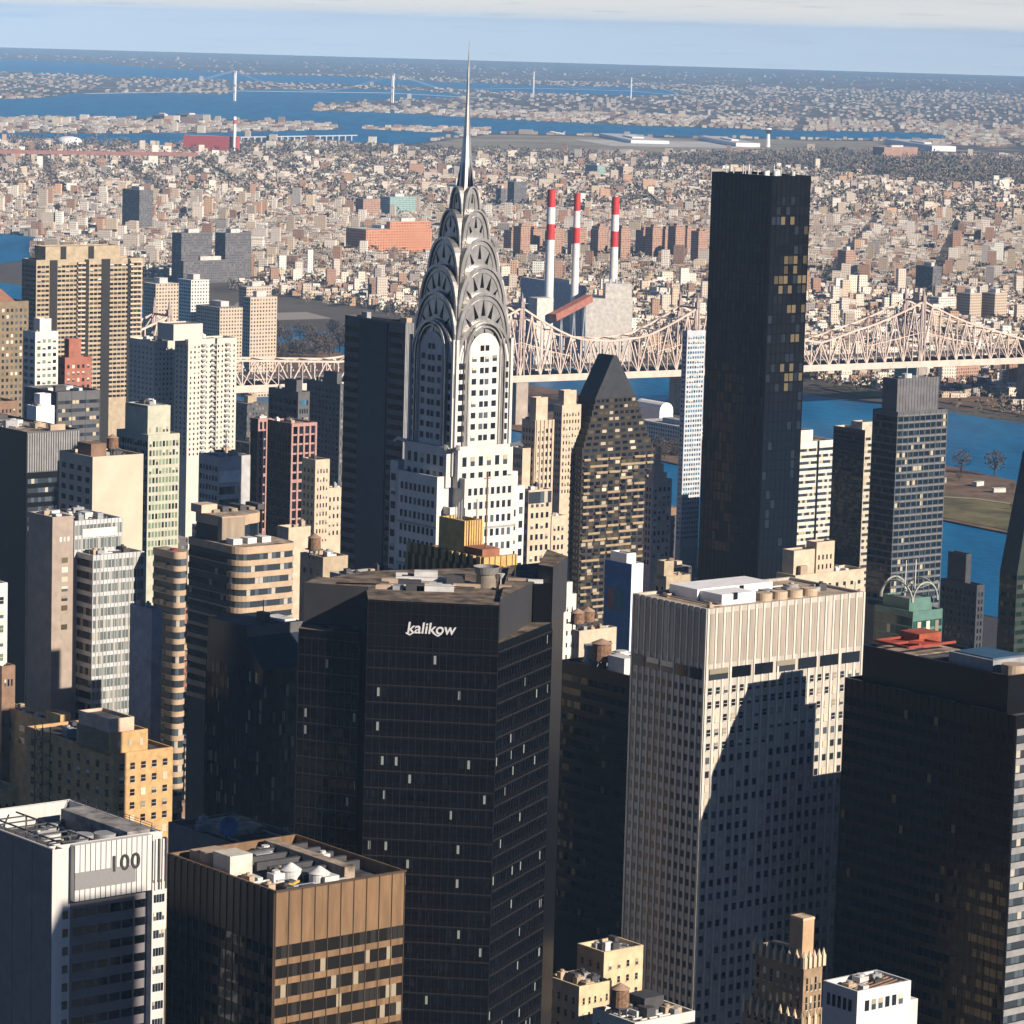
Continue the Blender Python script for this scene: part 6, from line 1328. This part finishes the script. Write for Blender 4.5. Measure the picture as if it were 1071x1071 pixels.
punched('grey_gridded_block', 'pale grey gridded block before the tan slab', 'apartment tower', 37, 347, 1720, 24, 61, white, rf_tan, 4, 2, 3.4, 410, .62, .5, 'DMMG', clut=4, pent=(.3, .8, .2, .7, 6))
t = punched('red_brick_block', 'small red brick stepped block before the tan slab', 'apartment tower', 68, 374, 1760, 60, 96, redb, rf_tan, 5, 2, 3.4, 420, .45, .5, 'DMP', clut=2, pent=(.2, .65, .2, .8, 9))
punched('brown_low_block', 'brown low block with tan roof at the left edge', 'building', -4, 420, 1640, -50, 18, brownb, rf_tan, 5, 3, 3.4, 450, .4, .5, clut=4, tank=True)
ribbon('dark_grid_office', 'dark grey gridded office block below the tan slab', 'office tower', 60, 410, 1560, 26, 105, greyd, rf_dk, 3.7, 520, bgl4, .42, clut=5, ribs=6)
punched('white_cube_block', 'small white stepped block with blank walls', 'building', 38, 425, 1500, 28, 57, M_('white_paint', (.80, .80, .80), .6), rf_pl, 0, 0, 3, 450, clut=3, pent=(.3, .9, .2, .8, 5))
t = ribbon('louvre_top_office', 'black sided office block with grey ribbed top at left', 'office tower', 28, 452, 1400, -60, 84, blackm, rf_tan, 3.8, 560, bgl2, .5, top=18, clut=8, L=False, keep=True)
q = MB(); 
for k in range(22): a = .3 + (t.W - .6) * k / 22; q.box(a, a + (t.W - .6) / 22 * .6, -.4, 0, t.H - 16, t.H - .6, skip='k')
q.build('ribbed_screen', greym, t.root); q = MB(); q.box(0.1, t.W - .1, -.1, 0, t.H - 16.4, t.H, skip='k'); q.build('screen_backing', greyd, t.root); t.done([blackm, rf_tan])
t = punched('blank_cream_block', 'cream block with large blank sunlit wall and roof tank', 'office tower', 97, 478, 1250, 62, 150, M_('blank_cream', (.58, .465, .355), .85, var=.06, scale=.1), rf_tan, 0, 4, 3.8, 580, .5, .5, mixL='KKD', clut=5, keep=True); t.tank(t.W * .62, t.D * .35, t.H - 1, 2.2, 3.6); t.unit(t.W * .1, t.W * .4, t.D * .2, t.D * .6, t.H - 1, t.H + 4, brownb); t.done([M_('blank_cream', (.58, .465, .355), .85), rf_tan])
punched('brown_window_block', 'dark brown block squeezed left of the blank cream wall', 'office tower', 85, 487, 1275, 60, 98, brownb, rf_tan, 3, 4, 3.8, 560, .55, .5, 'DMM', clut=3)
t = Tower('stepped_green_tower', 'pale green stepped tower with glass shoulders left of centre', 'office tower', 155, 455, 1420, 122, 188); W, D, H = t.W, t.D, t.H
gs = M_('pale_green_stone', (.46, .46, .36), .75, var=.1); t.block(0, W, 0, D, 0, H, 0, 1, .8); zu = t.z(425, 1.5, 2); t.block(1.0, W * .78, 2, D * .8, H - 1, zu, 0, 1, .8); t.block(1.0, W * .72, 2.2, D * .75, zu - 1, zu + .2, 0, 1, .3)
n = int((H - t.z(580)) / 3.7); t.wins('R', .4, W - .4, H - 2 - n * 3.7, H - 2, 9, n, .62, .62, 0, 'GGGMDM'); t.wins('L', .4, D - .4, H - 2 - n * 3.7, H - 2, 12, n, .7, .6, 0, 'DDMG'); t.wins('R', 1.4, W * .74, H, zu - 8, 6, max(1, int((zu - 8 - H) / 3.7)), .6, .6, 2, 'GMDP'); t.clutter(2, W * .7, 4, D * .7, zu - .8, 6, UN, 2.5, 4)
t.done([gs, rf_pl])
t = punched('grey_panel_block', 'small grey block with white band and masts on its roof', 'office tower', 229, 478, 1360, 208, 262, M_('grey_block', (.42, .42, .42), .7), rf_pl, 0, 6, 3.8, 560, .6, .5, mixL='DDB', clut=6, keep=True); q = MB(); q.box(.2, t.W * .7, -.3, 0, t.z(505), t.z(493), skip='k'); q.build('white_band', unit_pale, t.root)
t.bands('R', .3, t.W * .7, t.z(560), t.z(507), 4, .6, bgl4); q = MB(); q.bar((t.W * .4, 4, t.H), (t.W * .4, 4, t.H + 9), .25); q.build('mast', unit_pale, t.root); t.done([M_('grey_block', (.42, .42, .42), .7), rf_pl])
for lab, cu, cv, Y_, l_, r_2, nW, vis in (('slim dark tower with pink granite grid, left of the pair', 270, 438, 1520, 262, 284, 3, 560), ('broader dark tower with pink granite grid, right of the pair', 305, 443, 1490, 280, 331, 4, 560)):
    t = Tower('pink_grid_tower', lab, 'office tower', cu, cv, Y_, l_, r_2); W, D, H = t.W, t.D, t.H; t.block(0, W, 0, D, 0, H, 0, 1, .8); zb = t.z(vis); n = int((H - zb) / 4); t.wins('R', .5, W - .5, H - 1 - n * 4, H - 1, nW, n, .7, .8, 0, 'DDDK'); t.wins('L', .5, D - .5, H - 1 - n * 4, H - 1, 8, n, .7, .8, 0, 'KKK', off=.05)
    t.ribs('R', .3, W - .3, nW, 0, H, .9, .35, mi=0)
    for k in range(n // 6 + 1): t.mb.box(0, W, -.4, 0, H - 1.4 - k * 24, H - k * 24, 0, skip='k')
    t.mb.box(-.02, 0, 0, D, 0, H, 2, skip='r'); t.clutter(1, W - 1, 1, D - 1, H - .8, 3, UN, 2.5, 4); t.done([pink, rf_tan, blackm])
punched('dark_block_behind', 'dark block with lit glass corner behind the pink gridded tower', 'office tower', 312, 410, 1560, 281, 324, greyd, rf_tan, 4, 6, 3.8, 470, .6, .55, 'DMB', 'KKD', clut=5, pent=(.1, .6, .1, .5, 5))
punched('dark_apartment_tower', 'dark navy apartment tower just left of the black slab', 'apartment tower', 356, 402, 1900, 321, 361, greyd, rf_tan, 2, 9, 3.1, 530, .5, .5, 'WMP', 'KKD', clut=5, pent=(.0, 1, .1, .5, 6))
t = punched('cream_stepped_block', 'cream stepped apartment block left of the black slab', 'apartment block', 330, 481, 1420, 316, 345, cream, rf_tan, 4, 3, 3.5, 570, .4, .5, 'DDM', clut=2); 
t = punched('cream_stepped_wing', 'lower cream wing with terrace windows left of the black slab', 'apartment block', 338, 541 - 30, 1440, 330, 361, cream, rf_tan, 5, 3, 3.5, 570, .4, .5, 'DDM', clut=4)
punched('cream_box_block', 'plain cream box behind the curved banded building', 'building', 302, 552, 1170, 290, 325, cream, rf_tan, 0, 2, 4, 600, clut=2)
t = punched('tan_tank_block', 'dark tan low block with framed water tank on its roof', 'building', 338, 583, 1050, 314, 364, tanb, rf_tan, 0, 3, 4, 620, .3, .4, clut=5, keep=True); t.tank(t.W * .1, t.D * .5, t.H - 1, 2.0, 3.4); t.done([tanb, rf_tan])
punched('white_roof_block', 'low block with white roof sheets just above the black tower', 'building', 362, 602, 930, 345, 420, greym, M_('white_paint', (.80, .80, .80), .6), 3, 2, 4, 620, clut=6)

# ------------------------------------------------------------------ right of the spire tower
t = punched('cream_setback_tower', 'cream stepped tower with square top right of the spire tower', 'apartment tower', 560, 440, 1520, 546, 580, cream, rf_tan, 4, 4, 3.4, 530, .4, .55, 'DDDM', 'DDK', clut=2, keep=True)
W, D, H = t.W, t.D, t.H; t.block(1, W * .7, 1, D * .6, H - 1, t.z(416, 1, 1), 0, 1, .5); t.block(-5, 0, 2, D, 0, H - 12, 0, 1, .5); t.block(-9, -5, 4, D, 0, H - 24, 0, 1, .5); t.wins('L', 2, D - 1, H - 40, H - 14, 5, 7, .4, .5, -5, 'DDM'); t.ribs('R', 1, W - 1, 4, 0, H, .8, .4); t.done([cream, rf_tan])
t = punched('cream_rounded_tower', 'cream tower with stepped crown behind the wedge roofed tower', 'apartment tower', 588, 424, 1700, 579, 608, cream, rf_tan, 6, 3, 3.4, 520, .4, .5, 'DDM', clut=2, pent=(.15, .8, .15, .8, 7))
t = punched('grey_glass_slim', 'grey glass slim block behind the spire tower shoulder', 'building', 557, 392 + 60, 1800, 552, 566, greym, rf_tan, 2, 2, 3.4, 520, .6, .6, clut=1)
t = punched('cream_window_block', 'cream block with glass top beside the spire tower foot', 'apartment block', 553, 513, 1120, 545, 577, cream, rf_tan, 4, 3, 3.5, 640, .5, .5, 'DDM', clut=3, keep=True); q = MB(); q.box(.1, t.W - .1, -.15, 0, t.z(527), t.z(515), skip='k'); q.build('window_band', bgl2, t.root); t.done([cream, rf_tan])
t = punched('cream_mid_block', 'dim cream block in the slot left of the wedge roofed tower', 'apartment block', 577, 540, 1300, 566, 592, cream, rf_tan, 3, 3, 3.5, 640, .5, .5, 'DDM', clut=3)
t = punched('pink_spired_tower', 'slim pale tower with small stepped spire right of the wedge roof', 'apartment tower', 683, 502, 1620, 675, 703, M_('pink_white_stone', (.55, .45, .40), .8), rf_tan, 4, 2, 3.4, 600, .5, .6, 'MMDP', clut=0, keep=True)
W, D, H = t.W, t.D, t.H; 
for k in range(4): i = k * 1.1; t.block(.5 + i, W * .75 - i, .5 + i, D * .7 - i * .6, H - 1 + k * 4, H + 3 + k * 4, 2, 2, 0)
t.done([M_('pink_white_stone', (.55, .45, .40), .8), rf_tan, cream])
t = punched('blue_mural_block', 'blue painted blank side wall beside the pale tower', 'building', 661, 590, 1120, 633, 673, M_('white_paint', (.80, .80, .80), .6), rf_pl, 0, 0, 4, 680, clut=3, keep=True, pent=(.0, .8, .2, .8, 3))
q = MB(); q.box(-.12, 0, .1, t.D - .1, 0, t.H - .2, skip='r'); q.build('painted_wall', M_('mural_blue', (.03, .12, .32), .8, var=.12), t.root)
for a, c in ((.62, (.16, .10, .12)), (.30, (.03, .13, .18))): q = MB(); q.box(-.2, -.12, t.D * a, t.D * a + 3.0, t.H - 16, t.H - 9, skip='r'); q.build('painted_panel', M_('mural_%d' % int(a * 100), c, .8), t.root)
t.done([M_('white_paint', (.80, .80, .80), .6), rf_pl])
punched('white_slim_block', 'narrow white block in the gap right of the black tower', 'building', 590, 622, 1150, 584, 603, white, rf_tan, 2, 1, 4, 700, .3, .4, clut=1, pent=(.1, .7, .1, .8, 4))
t = punched('tank_roof_block', 'low cream block with peaked tanks in the gap', 'building', 606, 660, 1080, 598, 645, cream, rf_tan, 3, 2, 4, 700, .4, .4, clut=5, keep=True); t.tank(2.5, 4, t.H - 1, 2.2, 3.2); t.tank(7.5, 5, t.H - 1, 2.2, 3.2); t.done([cream, rf_tan])
punched('tan_stepped_low', 'tan low rooftops just left of the tall black tower', 'building', 697, 603, 1180, 684, 722, tanb, rf_tan, 4, 2, 3.6, 640, .4, .5, clut=4, pent=(.0, .4, .2, .8, 5))
# right side
t = ribbon('white_banded_tower', 'white and grey banded tower right of the tall black tower', 'apartment tower', 828, 463, 1900, 800, 873, M_('band_white', (.62, .60, .54), .7), rf_tan, 3.5, 620, bgl4, .45, clut=4, keep=True, pent=(.0, .55, .1, .8, 6)); q = MB(); q.box(t.W * .60, t.W * .64, -.3, 0, 0, t.H, skip='k'); q.build('dark_seam', blackm, t.root); t.done([M_('band_white', (.62, .60, .54), .7), rf_tan])
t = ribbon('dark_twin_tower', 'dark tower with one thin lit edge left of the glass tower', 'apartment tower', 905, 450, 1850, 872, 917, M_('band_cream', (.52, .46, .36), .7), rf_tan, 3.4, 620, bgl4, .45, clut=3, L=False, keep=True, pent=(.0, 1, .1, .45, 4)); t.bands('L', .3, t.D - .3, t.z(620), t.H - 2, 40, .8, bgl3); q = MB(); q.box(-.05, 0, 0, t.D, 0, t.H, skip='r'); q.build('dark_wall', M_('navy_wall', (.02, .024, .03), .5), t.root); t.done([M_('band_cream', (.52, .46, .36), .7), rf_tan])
t = Tower('glass_river_tower', 'blue-grey gridded glass tower with dark square top near the river', 'skyscraper', 939, 431, 1750, 913, 991); W, D, H = t.W, t.D, t.H
fr_ = M_('pale_mullion', (.17, .18, .19), .5); t.block(0, W, 0, D, 0, H, 0, 1, .8); n = int((H - t.z(640)) / 3.6); t.bands('R', .3, W - .3, H - 2 - n * 3.6, H - 2, n, .62, band_glass('river_glass', (.010, .018, .028), (.45, .40, .28), .06, 2.0, mid=(.03, .045, .055))); t.bands('L', .3, D - .3, H - 2 - n * 3.6, H - 2, n, .7, bgl3)
t.ribs('R', .1, W - .1, 9, 0, H, .28, .25, mi=2)
for k in range(n + 1): t.mb.box(0, W, -.25, 0, H - 2.4 - k * 3.6, H - 1.8 - k * 3.6, 2, skip='k')
zp = t.z(396, 2, 3); t.block(1.0, W * .86, 2, D * .7, H - 1, zp, 3, 1, .6); t.ribs('R', 1, W * .86, 14, H, zp, .2, .2, plane=2, mi=3); MB().cyl(W * .3, D * .3, zp - .6, zp + 2, 2.5, 2.5, 16).build('rooftop_unit', unit_pale, t.root)
for k in range(3): q = MB(); q.bar((W * (.3 + .2 * k), D * .3, zp - 1), (W * (.3 + .2 * k), D * .3, zp + 6 - k), .3); q.build('antenna', unit_pale, t.root)
q = MB()
for r in range(n): zz = H - 2 - r * 3.6; q.box(-.9, W * .12, -.9, 0, zz - .15, zz + .1)
q.build('corner_balconies', fr_, t.root)
t.done([greyd, rf_gr, fr_, M_('top_grey', (.13, .13, .135), .6)])
def green_glass():
    gm = M_('teal_stone', (.10, .20, .17), .5, var=.12); gg = band_glass('teal_pane_glass', (.015, .05, .045), (.45, .50, .36), .06, 1.8, mid=(.03, .09, .075)); rim_ = M_('pale_rim', (.36, .38, .33), .6)
    t = Tower('teal_glass_tower', 'teal glass block with round arched ornamental roof ribs', 'office tower', 955, 640, 1250, 915, 986); W, D, H = t.W, t.D, t.H; t.block(0, W, 0, D, 0, H, 0, 1, .8)
    n = 22; t.bands('R', .3, W - .3, H - 3 - n * 3.7, H - 3, n, .7, gg); t.bands('L', .3, D - .3, H - 2 - n * 3.7, H - 2, n, .8, gg); t.wins('R', 1, W - .6, H - 11, H - 3.5, 3, 1, .4, .9, 0, 'P', off=.2)
    zc = t.z(608, 3, 6)
    t.block(2, W - 1.5, 4, D - 2, H - 1, zc - 6, 0, 1, .4)
    for ax in range(4):                                  # arched pediments on each side of the lantern
        q = MB(); pts = []
        for k in range(13):
            a = math.pi * k / 12
            if ax < 2: pts.append((W * .5 - (W * .42) * math.cos(a), (1.6, D - 2)[ax], zc - 7 + 7 * math.sin(a)))
            else: pts.append(((1.0, W - 1.2)[ax - 2], D * .5 - (D * .42) * math.cos(a), zc - 7 + 7 * math.sin(a)))
        for a, b in zip(pts, pts[1:]): q.bar(a, b, .45, .5)
        q.build('arched_rib', rim_, t.root)
    for k in range(2): q = MB(); q.bar((W * .35 + k * 5, D * .5, zc - 6), (W * .35 + k * 5, D * .5, zc + 7), .3); q.build('mast', unit_pale, t.root)
    q = MB(); q.bar((1, 2, zc), (W * .5, D * .5, zc - 5), .5); q.bar((W - 1, 2, zc), (W * .5, D * .5, zc - 5), .5); q.build('roof_rib', rim_, t.root); t.done([gm, rf_gr])
green_glass()
punched('dark_square_block', 'dark square block with stepped top beside the river', 'office tower', 1022, 612, 1700, 984, 1030, M_('charcoal_block', (.05, .052, .06), .6), rf_dk, 2, 8, 3.6, 680, .5, .6, 'KD', 'KD', clut=2, pent=(.1, .8, .35, .85, 14))
def right_taper():
    t = Tower('tapered_green_tower', 'dark green tapering tower cut by the right edge', 'skyscraper', 1062, 640, 1400, 1044, None, W=30); W, D = t.W, t.D; g = band_glass('moss_band_glass', (.012, .022, .018), (.12, .15, .09), .1, 1.6); dk = M_('moss_panel', (.035, .045, .035), .5)
    ztop = t.z(470, 12, 12); zm = t.z(600); A = [(0, 0, zm), (W, 0, zm), (W, D, zm), (0, D, zm)]; B = [(9, 1, ztop), (W, 1, ztop), (W, D - 1, ztop), (9, D - 1, ztop)]; t.mb.box(0, W, 0, D, 0, zm, 0, skip='t'); t.mb.loft(A, B, 0); t.mb.poly(B, 0)
    t.bands('L', .3, D - .3, zm - 25 * 3.7, zm, 25, .5, g); t.bands('R', .3, W - .3, zm - 25 * 3.7, zm, 25, .5, g); t.done([dk, rf_dk])
right_taper()
t = punched('cream_terrace_block', 'cream stepped block with small windows behind the pale tower', 'apartment block', 832, 602, 1260, 812, 904, cream, rf_tan, 9, 4, 3.5, 640, .35, .4, 'DDDM', clut=5, keep=True)
W, D, H = t.W, t.D, t.H; t.block(W * .05, W * .35, D * .3, D * .9, H - 1, t.z(575, 2, 6), 0, 1, .6); t.block(W * .36, W * .62, D * .25, D * .8, H - 1, t.z(566, W * .4, 5), 0, 1, .6); t.wins('R', W * .37, W * .6, H, H + 7, 4, 2, .35, .5, D * .25, 'DD'); t.unit(W * .1, W * .2, D * .1, D * .25, H - 1, H + 3, unit_tan); t.done([cream, rf_tan])

# slim gridded tower in front of the bridge
t = punched('slim_river_tower', 'slim blue-grey dotted apartment tower in front of the bridge pier', 'apartment tower', 719, 346, 2150, 714, 738, M_('blue_white_block', (.50, .52, .54), .7), rf_pl, 7, 2, 3.0, 570, .62, .5, 'BDMB', 'BD', clut=3)

# ------------------------------------------------------------------ bottom right group
t = punched('cream_rooftop_block', 'cream block with flat pale roof left of the pale tower foot', 'apartment block', 632, 996, 850, 604, 673, M_('yellow_cream', (.62, .48, .30), .85), rf_pl, 4, 3, 3.7, 1100, .3, .42, 'DDM', clut=4, frame=tanb, top=2); 
t = punched('cream_lower_wing', 'lower cream wing with pipes beside the flat roofed block', 'apartment block', 606, 1032, 830, 572, 640, M_('yellow_cream', (.62, .48, .30), .85), rf_gr, 5, 4, 3.7, 1110, .32, .42, 'DDM', clut=10, frame=tanb, top=2)
t = punched('white_roof_wing', 'white low wing with wooden water tank at the bottom edge', 'apartment block', 664, 1070, 800, 620, 727, white, rf_gr, 6, 4, 3.7, 1130, .32, .42, 'DDM', clut=12, keep=True, top=2); t.tank(2.5, t.D * .55, t.H - 1, 2.2, 4.2); t.unit(t.W * .4, t.W * .72, t.D * .35, t.D * .75, t.H - 1, t.H + 3.4, steel_dark); t.done([white, rf_gr])
punched('green_slot_block', 'small green block in the dark slot beside the black tower', 'building', 580, 966, 1060, 572, 596, M_('moss_green', (.20, .26, .13), .85), rf_tan, 3, 1, 3.7, 1050, .35, .5, 'D', clut=1, frame=cream)
def gothic():
    br = M_('gothic_brick', (.30, .21, .13), .85, var=.15, scale=.4); st = M_('gothic_stone', (.58, .48, .34), .85, var=.12)
    t = Tower('gothic_brick_tower', 'brown brick gothic tower with pinnacles and square chimney stack', 'apartment tower', 841, 1006, 800, 781, 875); W, D, H = t.W, t.D, t.H
    t.block(0, W, 0, D, 0, H - 14, 0, 1, .9); t.block(1.5, W - 3, 1.5, D - 1.5, H - 15, H, 0, 1, 1.2)
    for face, A, n_ in (('R', W - 4.5, 4), ('L', D - 3, 7)):
        for k in range(n_ + 1):
            a = 1.5 + A * k / n_; q = MB(); x, y = (a, 1.3) if face == 'R' else (1.3, a); q.box(x - .45, x + .45, y - .45, y + .45, H - 2.2, H + .5); q.cyl(x, y, H + .5, H + 2.0, .5, .05, 6); q.build('pinnacle', st, t.root)
        t.wins(face, 2, 1.5 + A, H - 13, H - 4, n_, 2, .4, .7, 1.5, 'DDM', frame=st)
    for face, A, n_ in (('R', W, 5), ('L', D, 8)):
        t.wins(face, .5, A - .5, H - 14 - 8 * 3.7, H - 15, n_, 8, .42, .55, 0, 'DDM', frame=st)
        for k in range(n_ + 1): a = A * k / n_; q = MB(); x, y = (a, 0) if face == 'R' else (0, a); q.box(x - .4, x + .4, y - .4, y + .4, H - 16.5, H - 13.4); q.cyl(x, y, H - 13.4, H - 11.8, .5, .05, 6); q.build('pinnacle', st, t.root)
    zc = t.z(957, W * .3, D * .3); t.block(W * .18, W * .52, D * .14, D * .36, H - 1, zc, 3, 1, .5); t.mb.box(W * .17, W * .53, D * .135, D * .365, zc - .6, zc - .1, 2); t.unit(2.5, W * .5, D * .4, D * .75, H - 1.2, H + 1.2, steel_dark, 'skylight'); t.clutter(3, W - 5, 3, D - 4, H - 1.2, 4, UN, 1.5, 3); t.done([br, rf_dk, st, M_('chimney_brick', (.50, .34, .20), .85, var=.12)])
gothic()
t = punched('white_box_block', 'white walled block with row of windows and open wooden roof frame', 'office block', 897, 1037, 765, 861, 953, M_('white_render', (.62, .61, .60), .8, var=.05), rf_tan, 0, 0, 3.7, 1130, clut=5, keep=True, par=2.2)
t.wins('R', t.W * .12, t.W * .88, t.z(1061), t.z(1047), 6, 1, .62, .8, 0, 'DDM'); t.wins('L', t.D * .12, t.D * .9, t.z(1061), t.z(1047), 5, 1, .6, .9, 0, 'DDK')
for k in range(6): q = MB(); q.bar((1, t.D * (.1 + .13 * k), t.H - 1.6), (t.W - 1.5, t.D * (.14 + .13 * k), t.H - .3), .3); q.build('roof_frame', brownb, t.root)
q = MB(); q.box(t.W, t.W + 3.5, 1, 9, 0, t.H - 5); q.build('side_wing', white, t.root); t.done([M_('white_render', (.62, .61, .60), .8), rf_tan])

# ------------------------------------------------------------------ made-up tower out of view, added to cast shade on the numbered block
def outside():
    bk = M_('plain_brick', (.28, .17, .11), .85)
    def boxb(name, lab, x, y, w, d, h, ang=GRID):
        o = empty(name, (x, y, 2), ang); tag(o, lab, 'tower'); m = MB().box(0, w, 0, d, 0, h); m.build('wall', bk, o); MB().box(w * .3, w * .6, d * .3, d * .6, h, h + 5).build('rooftop_unit', unit_grey, o); FOOT.append((x, y, 35))
    return boxb
boxb = outside()
boxb('added_shade_tower', 'added unseen brick tower that casts shade from beyond the right edge', 128, 520, 20, 30, 269)

# ------------------------------------------------------------------ lower blocks that fill the streets between the towers
def infill():
    r = np.random.default_rng(11); fm = city_mat('infill_wall', True, 2.8, 3.5); n = 0; e = np.array([.774, .633]); nn = np.array([.633, -.774]); F_ = list(FOOT)
    lab = {0: 'cream low block wedged between taller towers', 1: 'red brick low block wedged between taller towers', 2: 'dark low block wedged between taller towers', 3: 'brown brick low block wedged between taller towers'}
    for a in np.arange(300, 3300, 46):
        for b in np.arange(-3300, -300, 34):
            if (a // 46) % 5 == 4 or (b // 34) % 3 == 2: continue
            p = e * (a + r.uniform(-6, 6)) + nn * (b + r.uniform(-3, 3)); Y = p[1]
            if Y < 960 or abs(p[0]) > Y * .150: continue
            q = (p[0] - SA[0]) * SR[0] + (p[1] - SA[1]) * SR[1]
            if q > -45 or (p[0] > .105 * Y and Y > 1350): continue
            wv, dv = r.uniform(18, 34), r.uniform(16, 24); rad = .5 * math.hypot(wv, dv)
            if any((p[0] - fx) ** 2 + (p[1] - fy) ** 2 < (rad + fr * .8) ** 2 for fx, fy, fr in F_): continue
            if any((p[0] - kx) ** 2 + (p[1] - ky) ** 2 < (rad + kr) ** 2 for kx, ky, kr in KEEP if ky < 3400): continue
            h = r.choice([18, 26, 38, 55, 75], p=[.2, .3, .25, .17, .08]) * r.uniform(.8, 1.2)
            k = r.choice(4, p=[.35, .22, .2, .23]); wl = np.array([[(.55, .47, .36), (.35, .15, .10), (.09, .09, .095), (.27, .17, .11)][k]]) * r.uniform(.8, 1.15); rf = ROOFS[r.integers(0, 7)][None] * .8
            c = np.zeros(1); V = []; 
            me = boxes_mesh('infill', c, c, c, np.array([wv]), np.array([dv]), np.array([h]), c, wl, rf, fm)
            o = bpy.data.objects.new('low_block', me); COL.objects.link(o); o.location = (p[0], p[1], 2); o.rotation_euler = (0, 0, GRID); tag(o, lab[int(k)], 'building', ['cream', 'red brick', 'dark', 'brown brick'][int(k)] + ' low blocks between the towers')
            for _ in range(2):
                hh = r.uniform(2, 6); s = r.uniform(3, 7); x, y = r.uniform(-wv * .3, wv * .3), r.uniform(-dv * .3, dv * .3); MB().box(x - s / 2, x + s / 2, y - s / 2, y + s / 2, h - .2, h + hh, skip='b').build('roof_hut', [tanb, unit_grey, brownb, cream][r.integers(0, 4)], o)
            n += 1
            if n >= 290: return
infill()
